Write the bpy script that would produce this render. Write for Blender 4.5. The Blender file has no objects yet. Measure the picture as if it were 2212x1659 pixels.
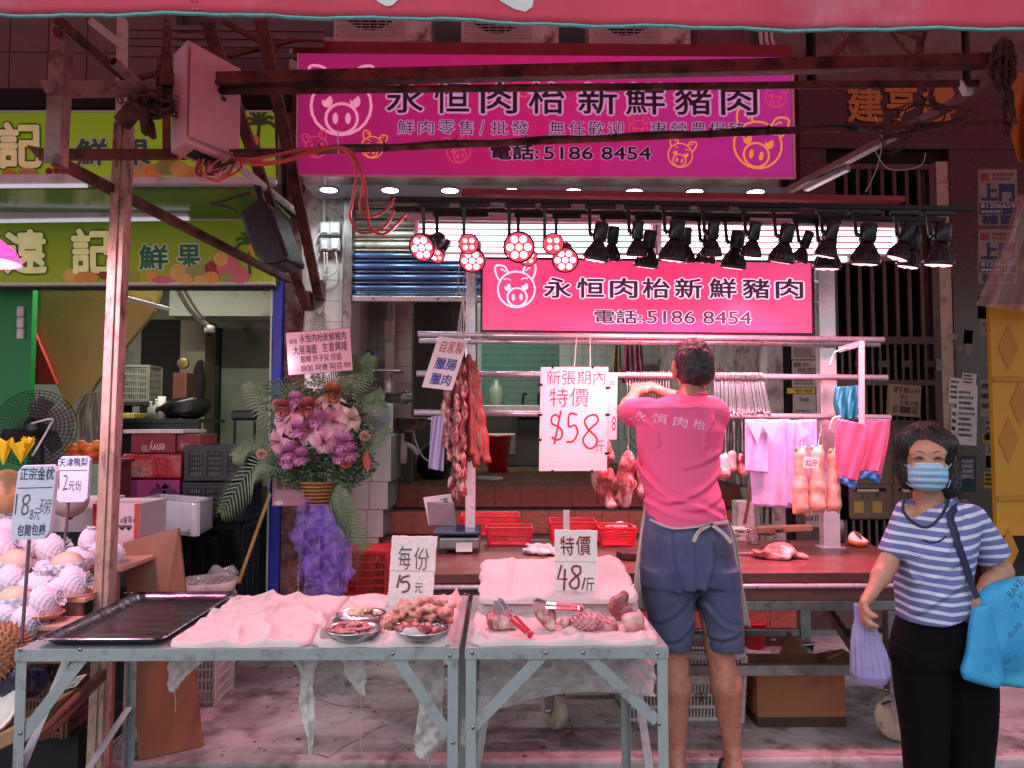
import bpy,bmesh,math,random
import numpy as np
from mathutils import Vector,Matrix
random.seed(5)
C=bpy.context.scene.collection
sc=bpy.context.scene
rad=math.radians
# ---------------------------------------------------------------- camera
CAMH=1.48
cam=bpy.data.objects.new('camera',bpy.data.cameras.new('camera'))
C.objects.link(cam);sc.camera=cam
cam.location=(0,0,CAMH)
cam.rotation_euler=(rad(90+3.05),0,rad(-0.96))
cam.data.sensor_width=36;cam.data.lens=36*1671/2212
cam.data.clip_start=.05;cam.data.clip_end=500
CR=cam.rotation_euler.to_matrix()
# ---------------------------------------------------------------- world, sun, exposure
W=bpy.data.worlds.new('World');sc.world=W;W.use_nodes=True
nt=W.node_tree;bg=nt.nodes['Background']
sky=nt.nodes.new('ShaderNodeTexSky');sky.sky_type='NISHITA';sky.sun_disc=False
SUN_EL,SUN_AZ=rad(48),rad(200)
sky.sun_elevation=SUN_EL;sky.sun_rotation=SUN_AZ
nt.links.new(sky.outputs[0],bg.inputs[0]);bg.inputs[1].default_value=0.15
sun=bpy.data.lights.new('sun','SUN');sun.energy=.9;sun.angle=rad(60);sun.color=(1,.93,.86)
so=bpy.data.objects.new('sun',sun);C.objects.link(so)
sd=Vector((math.sin(SUN_AZ)*math.cos(SUN_EL),math.cos(SUN_AZ)*math.cos(SUN_EL),math.sin(SUN_EL)))
so.rotation_euler=sd.to_track_quat('Z','Y').to_euler();so.location=(0,-3,9)
v=sc.view_settings;v.view_transform='Standard';v.look='None';v.exposure=.4;v.gamma=1;v.use_curve_mapping=False
cy=sc.cycles;cy.use_denoising=True;cy.adaptive_threshold=.02;cy.max_bounces=6;cy.diffuse_bounces=3
cy.glossy_bounces=3;cy.transmission_bounces=4;cy.transparent_max_bounces=8;cy.sample_clamp_indirect=4
cy.caustics_reflective=False;cy.caustics_refractive=False;cy.time_limit=900
cy.use_light_tree=True
# ---------------------------------------------------------------- where a ray of the photo meets a plane of the place
def ray(x,y):return CR@Vector(((x-1106)/1671,(829.5-y)/1671,-1))
def P(x,y,d):
 r=ray(x,y);return Vector((0,0,CAMH))+r*(d/r.y)
def PZ(x,y,z):
 r=ray(x,y);return Vector((0,0,CAMH))+r*((z-CAMH)/r.z)
def S(d):return d/1671
# ---------------------------------------------------------------- materials
def L(h):
 h=h.lstrip('#');o=[]
 for i in(0,2,4):
  c=int(h[i:i+2],16)/255;o.append(c/12.92 if c<.04045 else((c+.055)/1.055)**2.4)
 return tuple(o)
MATS={}
def M(name,col=(.5,.5,.5),rough=.6,metal=0,var=.18,sc_=9,bump=.15,bs=60,dirt_or_wash=None,emit=0,ecol=None,
trans=0,alpha=1,transl=0,coat=0,sss=0,ds=4,dt=.55,stretch=None,spec=None):
 if name in MATS:return MATS[name]
 if isinstance(col,str):col=L(col)
 m=bpy.data.materials.new(name);m.use_nodes=True;MATS[name]=m
 t=m.node_tree;N=t.nodes.new;K=t.links.new;b=t.nodes['Principled BSDF']
 b.inputs['Roughness'].default_value=rough;b.inputs['Metallic'].default_value=metal
 if trans:b.inputs['Transmission Weight'].default_value=trans
 if alpha<1 and not transl:b.inputs['Alpha'].default_value=alpha
 if coat:b.inputs['Coat Weight'].default_value=coat;b.inputs['Coat Roughness'].default_value=.15
 if spec is not None:b.inputs['Specular IOR Level'].default_value=spec
 if sss:
  b.inputs['Subsurface Weight'].default_value=sss;b.inputs['Subsurface Radius'].default_value=(.02,.008,.005)
  b.inputs['Subsurface Scale'].default_value=.5
 tc=N('ShaderNodeTexCoord');vec=tc.outputs['Object']
 if stretch:
  mp=N('ShaderNodeMapping');mp.inputs['Scale'].default_value=stretch;K(vec,mp.inputs[0]);vec=mp.outputs[0]
 no=N('ShaderNodeTexNoise');no.inputs['Scale'].default_value=sc_;no.inputs['Detail'].default_value=6;K(vec,no.inputs[0])
 mr=N('ShaderNodeMapRange');mr.inputs[1].default_value=.25;mr.inputs[2].default_value=.75
 mr.inputs[3].default_value=1-var;mr.inputs[4].default_value=1+var;K(no.outputs[0],mr.inputs[0])
 mx=N('ShaderNodeVectorMath');mx.operation='SCALE';mx.inputs[0].default_value=col;K(mr.outputs[0],mx.inputs['Scale'])
 out=mx.outputs[0]
 if dirt_or_wash:
  dc=L(dirt_or_wash)if isinstance(dirt_or_wash,str)else dirt_or_wash
  n2=N('ShaderNodeTexNoise');n2.inputs['Scale'].default_value=ds;n2.inputs['Detail'].default_value=9;n2.inputs['Roughness'].default_value=.65
  K(vec,n2.inputs[0]);r2=N('ShaderNodeMapRange');r2.inputs[1].default_value=dt-.08;r2.inputs[2].default_value=dt+.1
  K(n2.outputs[0],r2.inputs[0]);m2=N('ShaderNodeMix');m2.data_type='RGBA'
  K(r2.outputs[0],m2.inputs[0]);K(out,m2.inputs[6]);m2.inputs[7].default_value=(*dc,1);out=m2.outputs[2]
 K(out,b.inputs['Base Color'])
 mrr=N('ShaderNodeMapRange');mrr.inputs[3].default_value=max(.03,rough-.12);mrr.inputs[4].default_value=min(1,rough+.12)
 K(no.outputs[0],mrr.inputs[0]);K(mrr.outputs[0],b.inputs['Roughness'])
 if bump:
  nb=N('ShaderNodeTexNoise');nb.inputs['Scale'].default_value=bs;nb.inputs['Detail'].default_value=4;K(vec,nb.inputs[0])
  bp=N('ShaderNodeBump');bp.inputs['Strength'].default_value=bump;bp.inputs['Distance'].default_value=.01
  K(nb.outputs[0],bp.inputs['Height']);K(bp.outputs[0],b.inputs['Normal'])
 if emit:
  b.inputs['Emission Color'].default_value=(*(ecol if ecol else col),1);b.inputs['Emission Strength'].default_value=emit
 if transl:
  tl=N('ShaderNodeBsdfTranslucent');K(out,tl.inputs[0]);ms=N('ShaderNodeMixShader');ms.inputs[0].default_value=transl
  K(b.outputs[0],ms.inputs[1]);K(tl.outputs[0],ms.inputs[2]);K(ms.outputs[0],t.nodes['Material Output'].inputs[0])
  if alpha<1:
   tp=N('ShaderNodeBsdfTransparent');m3=N('ShaderNodeMixShader');m3.inputs[0].default_value=alpha;K(tp.outputs[0],m3.inputs[1]);K(ms.outputs[0],m3.inputs[2]);K(m3.outputs[0],t.nodes['Material Output'].inputs[0])
 return m
 # ---------------------------------------------------------------- objects
WL={}
def wloc(o):return WL.get(o.name,Vector((0,0,0)))
def tag(o,label=None,cat=None,group=None,kind=None):
 if label:o['label']=label
 if cat:o['category']=cat
 if group:o['group']=group
 if kind:o['kind']=kind
 return o
def thing(name,label,cat,loc=(0,0,0),group=None,kind=None):
 o=bpy.data.objects.new(name,None);C.objects.link(o);o.location=loc;o.empty_display_size=.05
 WL[o.name]=Vector(loc);return tag(o,label,cat,group,kind)
def link(name,me,mat,parent=None,smooth=False,mods=None):
 vs=np.empty(len(me.vertices)*3,np.float32);me.vertices.foreach_get('co',vs);vs=vs.reshape(-1,3)
 o=bpy.data.objects.new(name,me);C.objects.link(o)
 if parent is not None:org=wloc(parent)
 elif len(vs):a,b=vs.min(0),vs.max(0);org=Vector((float(a[0]+b[0])/2,float(a[1]+b[1])/2,float(a[2])))
 else:org=Vector((0,0,0))
 vs-=np.array(org,np.float32);me.vertices.foreach_set('co',vs.ravel());me.update()
 if parent is not None:o.parent=parent;WL[o.name]=org
 else:o.location=org;WL[o.name]=org
 if mat:
  for q in(mat if isinstance(mat,(list,tuple))else[mat]):me.materials.append(q)
 if smooth:me.polygons.foreach_set('use_smooth',[True]*len(me.polygons))
 return o
def shift(o,parent):
 return o
def ortho(d):
 d=d.normalized();a=Vector((0,0,1))if abs(d.z)<.9 else Vector((1,0,0))
 u=d.cross(a).normalized();return u,d.cross(u).normalized()
class B:
 def __init__(s):s.v=[];s.f=[];s.m=[];s.mi=0
 def add(s,v,f):
  n=len(s.v);s.v+=[tuple(q)for q in v];s.f+=[tuple(i+n for i in q)for q in f];s.m+=[s.mi]*len(f);return s
 def box(s,x0,x1,y0,y1,z0,z1):
  v=[(x,y,z)for x in(x0,x1)for y in(y0,y1)for z in(z0,z1)]
  return s.add(v,[(0,1,3,2),(4,6,7,5),(0,4,5,1),(2,3,7,6),(0,2,6,4),(1,5,7,3)])
 def ob(s,c,X,Y,Z):
  c,X,Y,Z=map(Vector,(c,X,Y,Z));v=[c+a*X+b*Y+d*Z for a in(-1,1)for b in(-1,1)for d in(-1,1)]
  return s.add(v,[(0,1,3,2),(4,6,7,5),(0,4,5,1),(2,3,7,6),(0,2,6,4),(1,5,7,3)])
 def beam(s,a,b,w,h,up=(0,0,1)):
  a,b=Vector(a),Vector(b);d=b-a;u=d.cross(Vector(up))
  if u.length<1e-6:u=Vector((1,0,0))
  u.normalize();n=u.cross(d).normalized()
  return s.ob((a+b)/2,d/2,u*w/2,n*h/2)
 def tube(s,pts,r,n=8,closed=False,cap=True):
  pts=[Vector(p)for p in pts];m=len(pts);R=r if isinstance(r,(list,tuple))else[r]*m;v=[];f=[]
  u=None
  for i,p in enumerate(pts):
   a=pts[(i-1)%m]if(closed or i)else p;b=pts[(i+1)%m]if(closed or i<m-1)else p
   d=(b-a)
   if d.length<1e-9:d=Vector((0,0,1))
   d.normalize()
   if u is None:u,w=ortho(d)
   else:
    u=(u-d*u.dot(d))
    if u.length<1e-6:u,w=ortho(d)
    u.normalize();w=d.cross(u)
   for k in range(n):
    t=2*math.pi*k/n;v.append(p+(u*math.cos(t)+w*math.sin(t))*R[i])
  for i in range(m if closed else m-1):
   for k in range(n):
    j=(i+1)%m;f.append((i*n+k,i*n+(k+1)%n,j*n+(k+1)%n,j*n+k))
  if cap and not closed:f.append(tuple(range(n))[::-1]);f.append(tuple((m-1)*n+k for k in range(n)))
  return s.add(v,f)
 def lathe(s,prof,o=(0,0,0),ax=(0,0,1),n=20,fin=0,nf=0,caps=True):
  ax=Vector(ax).normalized();u,w=ortho(ax);o=Vector(o);v=[];f=[]
  for r,z in prof:
   for k in range(n):
    t=2*math.pi*k/n;rr=r
    if nf:rr=r*(1+fin*(1 if k%2 else-1))
    v.append(o+ax*z+(u*math.cos(t)+w*math.sin(t))*rr)
  for i in range(len(prof)-1):
   for k in range(n):f.append((i*n+k,i*n+(k+1)%n,(i+1)*n+(k+1)%n,(i+1)*n+k))
  if caps and prof[0][0]>1e-5:f.append(tuple(range(n))[::-1])
  if caps and prof[-1][0]>1e-5:f.append(tuple((len(prof)-1)*n+k for k in range(n)))
  return s.add(v,f)
 def ball(s,c,r,n=10,sq=(1,1,1)):
  v=[];f=[];m=n//2+1
  for i in range(m+1):
   a=math.pi*i/m
   for k in range(n):
    t=2*math.pi*k/n
    v.append((c[0]+r*sq[0]*math.sin(a)*math.cos(t),c[1]+r*sq[1]*math.sin(a)*math.sin(t),c[2]+r*sq[2]*math.cos(a)))
  for i in range(m):
   for k in range(n):f.append((i*n+k,(i+1)*n+k,(i+1)*n+(k+1)%n,i*n+(k+1)%n))
  return s.add(v,f)
 def grid(s,fn,nu,nv):
  v=[fn(i/nu,j/nv)for j in range(nv+1)for i in range(nu+1)]
  f=[(j*(nu+1)+i,j*(nu+1)+i+1,(j+1)*(nu+1)+i+1,(j+1)*(nu+1)+i)for j in range(nv)for i in range(nu)]
  return s.add(v,f)
 def prism(s,pts,off):
  n=len(pts);off=Vector(off);v=[Vector(p)for p in pts]+[Vector(p)+off for p in pts]
  return s.add(v,[tuple(range(n))[::-1],tuple(range(n,2*n))]+[(i,(i+1)%n,n+(i+1)%n,n+i)for i in range(n)])
 def build(s,name,mat,parent=None,smooth=False,bevel=0,solid=0,sub=0):
  me=bpy.data.meshes.new(name);me.from_pydata(s.v,[],s.f)
  if isinstance(mat,(list,tuple)):me.polygons.foreach_set('material_index',s.m)
  o=link(name,me,mat,parent,smooth)
  if solid:q=o.modifiers.new('solid','SOLIDIFY');q.thickness=solid;q.offset=0
  if bevel:
   q=o.modifiers.new('bevel','BEVEL');q.width=bevel;q.segments=2;q.limit_method='ANGLE';q.angle_limit=rad(40)
  if sub:q=o.modifiers.new('sub','SUBSURF');q.levels=q.render_levels=sub
  return o
def copy_tree(o,parent=None):
 c=o.copy();C.objects.link(c);c.parent=parent;WL[c.name]=wloc(o)
 for ch in list(o.children):copy_tree(ch,c)
 return c
 # ---------------------------------------------------------------- flat frames for boards and signs
class F:
 def __init__(s,TL,TR,BL,d,d2=None,d3=None):
  s.O=P(*TL,d);s.U=P(*TR,d2 or d)-s.O;s.V=P(*BL,d3 or d)-s.O
  s.N=s.U.cross(s.V).normalized()
  if s.N.y<0:s.N=-s.N
 @classmethod
 def rect(c,x0,y0,x1,y1,d):
  s=c.__new__(c);cx,cy=(x0+x1)/2,(y0+y1)/2;o=P(cx,cy,d)
  a,b=P(x0,cy,d),P(x1,cy,d);k=P(cx,y0,d).z-P(cx,y1,d).z
  s.O=Vector((a.x,d,o.z+k/2));s.U=Vector((b.x-a.x,0,0));s.V=Vector((0,0,-k));s.N=Vector((0,1,0));return s
 def p(s,u,v,t=0):return s.O+s.U*u+s.V*v+s.N*t
 def box(s,mb,u0,v0,u1,v1,t0,t1):
  c=s.p((u0+u1)/2,(v0+v1)/2,(t0+t1)/2)
  mb.ob(c,s.U*(u1-u0)/2,s.N*(t1-t0)/2,s.V*(v1-v0)/2);return mb
_tc={}
def glyphs(s,off):
 k=(s,off)
 if k not in _tc:
  c=bpy.data.curves.new('t','FONT');c.body=s;c.size=1;c.offset=off;c.resolution_u=3
  o=bpy.data.objects.new('t',c);C.objects.link(o)
  dg=bpy.context.evaluated_depsgraph_get();me=bpy.data.meshes.new_from_object(o.evaluated_get(dg))
  v=np.empty(len(me.vertices)*3,np.float32);me.vertices.foreach_get('co',v);v=v.reshape(-1,3)[:,:2].copy()
  f=[tuple(p.vertices)for p in me.polygons];bpy.data.objects.remove(o);bpy.data.meshes.remove(me);bpy.data.curves.remove(c)
  _tc[k]=(v,f)
 return _tc[k]
def txt(fr,s,u0,v0,u1,v1,mat,parent,off=0,outline=None,hand=0,t=-.0015,name='lettering',shear=0):
 base,_=glyphs(s,0);a,b=base.min(0),base.max(0)
 out=[];W_=(b-a)
 for(o_,mt,tt,nm)in([(off+outline[1],outline[0],t,'lettering_outline')]if outline else[])+[(off,mat,t-(.0015 if outline else 0),name)]:
  v,f=glyphs(s,min(o_,0));q=(v-a)/W_;q=q.copy();nv_=len(q);rr=[]
  if o_>0:rr=[(o_*math.cos(k*.7854),o_*math.sin(k*.7854))for k in range(8)]
  if shear:q[:,0]+=shear*(q[:,1]-.5)
  if hand:
   w=(b-a)[0]/(b-a)[1];X=q[:,0]*w;Y=q[:,1]
   q[:,0]+=hand*(np.sin(Y*6+X*2.3)*.5+np.sin(Y*11+X*5+1)*.3)/w
   q[:,1]+=hand*(np.sin(X*4.7+2)*.6+np.sin(X*9.1+Y*4)*.4)
  vv=[fr.p(u0+(u1-u0)*(x+dx/W_[0]),v1+(v0-v1)*(y+dy/W_[1]),tt+.00012*j)for j,(dx,dy)in enumerate([(0,0)]+rr)for x,y in q]
  f=[tuple(i+nv_*j for i in g_)for j in range(len(rr)+1)for g_ in f]
  me=bpy.data.meshes.new(nm);me.from_pydata([tuple(p)for p in vv],[],f);out.append(link(nm,me,mt,parent))
 return out[-1]
def stroke(fr,pts,w,mat,parent,name='lettering',closed=False,t=-.001,smooth=True):
 pts=[fr.p(u,v_,t)for u,v_ in pts]
 if smooth and len(pts)>2:pts=crv(pts,5,closed)
 n=len(pts);v_=[];f=[]
 for i,p in enumerate(pts):
  a=pts[(i-1)%n]if closed or i else p;b=pts[(i+1)%n]if closed or i<n-1 else p
  d=(b-a).normalized();s_=d.cross(fr.N)*w/2;v_+=[p+s_,p-s_]
 for i in range(n if closed else n-1):j=(i+1)%n;f.append((2*i,2*i+1,2*j+1,2*j))
 mb=parent if isinstance(parent,B)else B();mb.add(v_,f)
 return mb if isinstance(parent,B)else mb.build(name,mat,parent)
def crv(p,k=6,closed=False):
 p=[Vector(q)for q in p];n=len(p);o=[]
 for i in range(n if closed else n-1):
  g=(lambda j:p[j%n])if closed else(lambda j:p[max(0,min(n-1,j))])
  a,b,c,d=g(i-1),g(i),g(i+1),g(i+2)
  for q in range(k):
   t=q/k;o.append(.5*((2*b)+(c-a)*t+(2*a-5*b+4*c-d)*t*t+(3*b-a-3*c+d)*t**3))
 if not closed:o.append(p[-1])
 return o
 # ---------------------------------------------------------------- soft bodies from signed distances
def _n(a):return np.sqrt(a)
def bbx(g,lo,hi):g.bb=(lo,hi);return g
def cap(a,b,ra,rb=None,sy=1.):
 rb=ra if rb is None else rb
 def g(x,y,z):
  ax,ay,az=a;bx,by,bz=b[0]-ax,(b[1]-ay),b[2]-az
  t=np.clip(((x-ax)*bx+(y-ay)*by+(z-az)*bz)/(bx*bx+by*by+bz*bz+1e-9),0,1)
  return np.sqrt((x-ax-t*bx)**2+((y-ay-t*by)/sy)**2+(z-az-t*bz)**2)-(ra+(rb-ra)*t)
 m=max(ra,rb)*max(1,sy)
 return bbx(g,[min(a[i],b[i])-m for i in range(3)],[max(a[i],b[i])+m for i in range(3)])
def ell(c,r,R=None):
 def g(x,y,z):
  X,Y,Z=x-c[0],y-c[1],z-c[2]
  if R is not None:X,Y,Z=(R[0][0]*X+R[1][0]*Y+R[2][0]*Z,R[0][1]*X+R[1][1]*Y+R[2][1]*Z,R[0][2]*X+R[1][2]*Y+R[2][2]*Z)
  k=np.sqrt((X/r[0])**2+(Y/r[1])**2+(Z/r[2])**2);return(k-1)*min(r)
 m=max(r)if R is not None else None
 return bbx(g,[c[i]-(m or r[i])for i in range(3)],[c[i]+(m or r[i])for i in range(3)])
def loft(secs,e=2.3):
 s=sorted(secs);Z=[q[0]for q in s];A=[[q[i]for q in s]for i in range(1,5)]
 def g(x,y,z):
  i=[np.interp(z.ravel(),Z,a).reshape(z.shape)for a in A]
  k=(np.abs((x-i[0])/i[2])**e+np.abs((y-i[1])/i[3])**e)**(1/e)
  d=(k-1)*np.minimum(i[2],i[3]);return np.maximum(d,np.maximum(Z[0]-z,z-Z[-1]))
 return bbx(g,[min(q[1]-q[3]for q in s),min(q[2]-q[4]for q in s),Z[0]],[max(q[1]+q[3]for q in s),max(q[2]+q[4]for q in s),Z[-1]])
def slab(pts,y0,th,r=.02,bulge=0):
 n=len(pts);cx=sum(p[0]for p in pts)/n;cz=sum(p[1]for p in pts)/n;E=[]
 for i in range(n):
  (ax,az),(bx,bz)=pts[i],pts[(i+1)%n];nx,nz=bz-az,ax-bx;l=math.hypot(nx,nz);nx,nz=nx/l,nz/l
  if(cx-ax)*nx+(cz-az)*nz>0:nx,nz=-nx,-nz
  E.append((ax,az,nx,nz))
 def g(x,y,z):
  d=None
  for ax,az,nx,nz in E:e=(x-ax)*nx+(z-az)*nz;d=e if d is None else np.maximum(d,e)
  t=th+bulge*np.clip(-d/.08,0,1);a=d+r;b=np.abs(y-y0)-t+r
  return np.sqrt(np.maximum(a,0)**2+np.maximum(b,0)**2)+np.minimum(np.maximum(a,b),0)-r
 m=th+bulge;return bbx(g,[min(p[0]for p in pts),y0-m,min(p[1]for p in pts)],[max(p[0]for p in pts),y0+m,max(p[1]for p in pts)])
def U(fs,k=.02):
 def g(x,y,z):
  d=np.full(np.broadcast_shapes(x.shape,y.shape,z.shape),.5,np.float32)
  for f in fs:
   sl=[slice(None)]*3
   if hasattr(f,'bb'):
    for i,a in enumerate((x,y,z)):
     q=a.ravel();lo=np.searchsorted(q,f.bb[0][i]-k-.05);hi=np.searchsorted(q,f.bb[1][i]+k+.05);sl[i]=slice(lo,max(lo,hi))
   xs,ys,zs=x[sl[0]],y[:,sl[1]],z[:,:,sl[2]]
   if 0 in(xs.shape[0],ys.shape[1],zs.shape[2]):continue
   e=f(xs,ys,zs);dd=d[sl[0],sl[1],sl[2]];h=np.clip(.5+.5*(e-dd)/k,0,1);d[sl[0],sl[1],sl[2]]=e+(dd-e)*h-k*h*(1-h)
  return d
 b=[f.bb for f in fs if hasattr(f,'bb')]
 if len(b)==len(fs):bbx(g,[min(q[0][i]for q in b)for i in range(3)],[max(q[1][i]for q in b)for i in range(3)])
 return g
def Imax(f,g):return lambda x,y,z:np.maximum(f(x,y,z),g(x,y,z))
def Sub(f,g):return lambda x,y,z:np.maximum(f(x,y,z),-g(x,y,z))
def wob(f,amp,fr,seed=0,st=(1,1,1)):
 rs=np.random.RandomState(seed);D=rs.normal(size=(7,3));D/=np.linalg.norm(D,axis=1)[:,None];ph=rs.rand(7)*6.28;fk=fr*(.5+rs.rand(7)*1.3)
 def g(x,y,z):
  d=np.array(f(x,y,z));d=np.ascontiguousarray(d+0*(x+y+z));m=np.abs(d)<.03+amp*2;I=np.nonzero(m)
  X,Y,Z=x.ravel()[I[0]]*st[0],y.ravel()[I[1]]*st[1],z.ravel()[I[2]]*st[2];n=0;w=.6*np.sin(Y*fr*.6+Z*fr*.4+seed)
  for i in range(7):n=n+np.sin((X*D[i,0]+Y*D[i,1]+Z*D[i,2])*fk[i]+ph[i]+w)
  d[m]+=(amp*n/2.6).astype(d.dtype);return d
 return g
def sdf(name,f,lo,hi,h,mat,parent=None,post=None):
 lo=np.array(lo,float);hi=np.array(hi,float);n=np.ceil((hi-lo)/h).astype(int)+1
 ax=[(lo[i]+h*np.arange(n[i])).astype(np.float32)for i in range(3)]
 x,y,z=ax[0][:,None,None],ax[1][None,:,None],ax[2][None,None,:]
 v=f(x,y,z)+0*(x+y+z);v=np.ascontiguousarray(v,dtype=np.float32)
 for a in range(3):
  i=[slice(None)]*3;i[a]=0;v[tuple(i)]=np.maximum(v[tuple(i)],h*.1);i[a]=-1;v[tuple(i)]=np.maximum(v[tuple(i)],h*.1)
 s=v<0;m=np.array(v.shape)-1;cs=[(i,j,k)for i in(0,1)for j in(0,1)for k in(0,1)]
 cnt=np.zeros(m,np.int8)
 for c in cs:cnt+=s[c[0]:c[0]+m[0],c[1]:c[1]+m[1],c[2]:c[2]+m[2]]
 act=(cnt>0)&(cnt<8);I=np.argwhere(act);idx=-np.ones(act.shape,np.int64);idx[act]=np.arange(len(I))
 acc=np.zeros((len(I),3));num=np.zeros(len(I))
 for c in cs:
  for a in range(3):
   if c[a]:continue
   e=list(c);e[a]=1;va=v[I[:,0]+c[0],I[:,1]+c[1],I[:,2]+c[2]];vb=v[I[:,0]+e[0],I[:,1]+e[1],I[:,2]+e[2]]
   q=(va<0)!=(vb<0);t=np.where(q,va/np.where(q,va-vb,1),0);p=np.tile(np.array(c,float),(len(I),1));p[:,a]=t
   acc+=p*q[:,None];num+=q
 V=lo+h*(I+acc/num[:,None]);fs=[]
 for a in range(3):
  b,c=(a+1)%3,(a+2)%3
  i0=[slice(None)]*3;i1=[slice(None)]*3;i0[a]=slice(0,-1);i1[a]=slice(1,None)
  ed=s[tuple(i0)]!=s[tuple(i1)];G=np.argwhere(ed);G=G[(G[:,b]>0)&(G[:,c]>0)&(G[:,b]<m[b])&(G[:,c]<m[c])]
  fl=s[G[:,0],G[:,1],G[:,2]]
  def ix(db,dc):
   q=G.copy();q[:,b]-=db;q[:,c]-=dc;return idx[q[:,0],q[:,1],q[:,2]]
  Q=np.stack([ix(0,0),ix(1,0),ix(1,1),ix(0,1)],1);Q[~fl]=Q[~fl][:,::-1];fs.append(Q)
 Q=np.concatenate(fs);Q=Q[(Q>=0).all(1)]
 if post is not None:V=post(V)
 me=bpy.data.meshes.new(name);me.vertices.add(len(V));me.vertices.foreach_set('co',V.astype(np.float32).ravel())
 me.loops.add(Q.size);me.loops.foreach_set('vertex_index',Q.astype(np.int32).ravel());me.polygons.add(len(Q))
 me.polygons.foreach_set('loop_start',np.arange(0,Q.size,4,dtype=np.int32));me.update(calc_edges=True);me.validate()
 return link(name,me,mat,parent,smooth=True)
 # ================================================================ SETTING
mConc=M('concrete_floor','#9c9592',.5,var=.42,sc_=3.2,bump=.6,bs=30,dirt_or_wash='#5b514d',ds=5,dt=.55)
mConcW=M('wet_concrete','#857e7b',.3,var=.38,sc_=1.6,bump=.5,bs=35,dirt_or_wash='#4a4240',ds=4,dt=.54)
mSeam=M('dark_seam','#2a2524',.8)
mWhite=M('white_paint','#c9c8c4',.5,var=.08,dirt_or_wash='#9a9690',ds=6,dt=.66)
mPlast=M('old_plaster','#b9b8b0',.8,var=.15,sc_=12,bump=.5,dirt_or_wash='#5f5a52',ds=9,dt=.57)
mTileW=M('white_tile','#c8c6be',.22,var=.07,sc_=3,bump=.03,dirt_or_wash='#8f8a80',ds=7,dt=.68)
mGrout=M('tile_grout','#5b5750',.9)
mTileG=M('green_tile','#4a7466',.2,var=.08,bump=.02)
mTileGy=M('grey_tile','#8f9992',.22,var=.1,bump=.03)
mTileB=M('brown_step_tile','#94553f',.45,var=.25,sc_=30,bump=.8,bs=120,dirt_or_wash='#8a6c5c',ds=40,dt=.66)
mBrownG=M('brown_grout','#33201b',.9)
mRust=M('rusty_steel','#6a4438',.7,.35,var=.35,sc_=20,bump=.7,bs=50,dirt_or_wash='#2c1712',ds=7,dt=.52)
mRustL=M('pale_rusty_steel','#9a7f78',.6,.2,var=.2,sc_=14,bump=.5,bs=60,dirt_or_wash='#4a2a20',ds=9,dt=.55)
mPole=M('flaking_white_pole','#b2917e',.7,0,var=.3,sc_=14,bump=.6,bs=40,dirt_or_wash='#54302a',ds=16,dt=.57,stretch=(1,1,.4))
mBlack=M('black_plastic','#101012',.35,var=.1,bump=.05)
mBlackM=M('black_paint_metal','#17100f',.4,.2,var=.2,bump=.1)
mSteel=M('stainless_steel','#c4c2c4',.3,1,var=.08,sc_=40,bump=.03,stretch=(1,1,8))
mSteelD=M('dull_steel','#8a8684',.42,.9,var=.2,sc_=15,bump=.1,dirt_or_wash='#5a4038',ds=14,dt=.62)
mGrey=M('grey_enamel_steel','#8e9392',.42,.1,var=.1,sc_=7,bump=.08,dirt_or_wash='#6a625e',ds=18,dt=.62)
mRed=M('red_cloth','#dc5468',.8,var=.14,sc_=3,bump=.15,bs=400,transl=.3,dirt_or_wash='#d88a98',ds=1.6,dt=.6)  # pale patches put the whitish wash of pink light into the cloth colour
mGreenP=M('green_piping','#5f9a94',.8,var=.25,sc_=60)
mGranite=M('red_lit_granite','#4c3029',.3,var=.25,sc_=60,bump=.03,dirt_or_wash='#2e1713',ds=50,dt=.55)  # dark grey stone; the red light on it is put into the colour
mConcP=M('stained_concrete_panel','#76685f',.8,var=.2,sc_=4,bump=.3,dirt_or_wash='#3d2f2a',ds=3,dt=.55)
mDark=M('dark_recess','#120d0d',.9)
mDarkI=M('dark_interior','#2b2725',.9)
mBlue=M('blue_paint','#2536a0',.5,dirt_or_wash='#18204a',ds=8,dt=.66)
mPaper=M('white_paper','#d8d4cc',.8,var=.05,bump=.05)
mInk=M('black_ink','#1b1715',.7)
mBInk=M('blue_ink','#2a2f8c',.7)
mRInk=M('red_ink','#c01830',.7)
def simple(name,boxes,mat,parent=None,bevel=0,**k):
 mb=B()
 for b in boxes:mb.box(*b)
 return mb.build(name,mat,parent,bevel=bevel)
g=B();g.grid(lambda u,w:(-60+120*u,-60+63.36*w,0),60,40)
tag(g.build('street',mConcW),'wet grey concrete street in front of the stalls',None,None,'structure')
g=B();g.box(-30,30,3.36,60,-.3,.06)
pav=tag(g.build('pavement',mConc,bevel=.015),'raised concrete pavement running up to the shop fronts',None,None,'structure')
X0=-1.56
g=B();random.seed(2)
pts=[(X0+random.uniform(-.012,.012),3.38+i*.125)for i in range(16)]
for i in range(15):
 a,b=pts[i],pts[i+1];g.add([(a[0]-.005,a[1],.0615),(a[0]+.005,a[1],.0615),(b[0]+.005,b[1],.0615),(b[0]-.005,b[1],.0615)],[(0,1,2,3)])
 g.add([(a[0]-.155,a[1],.0615),(a[0]-.149,a[1],.0615),(b[0]-.149,b[1],.0615),(b[0]-.155,b[1],.0615)],[(0,1,2,3)])
g.build('joint_line',mSeam,pav)
random.seed(31)
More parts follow.
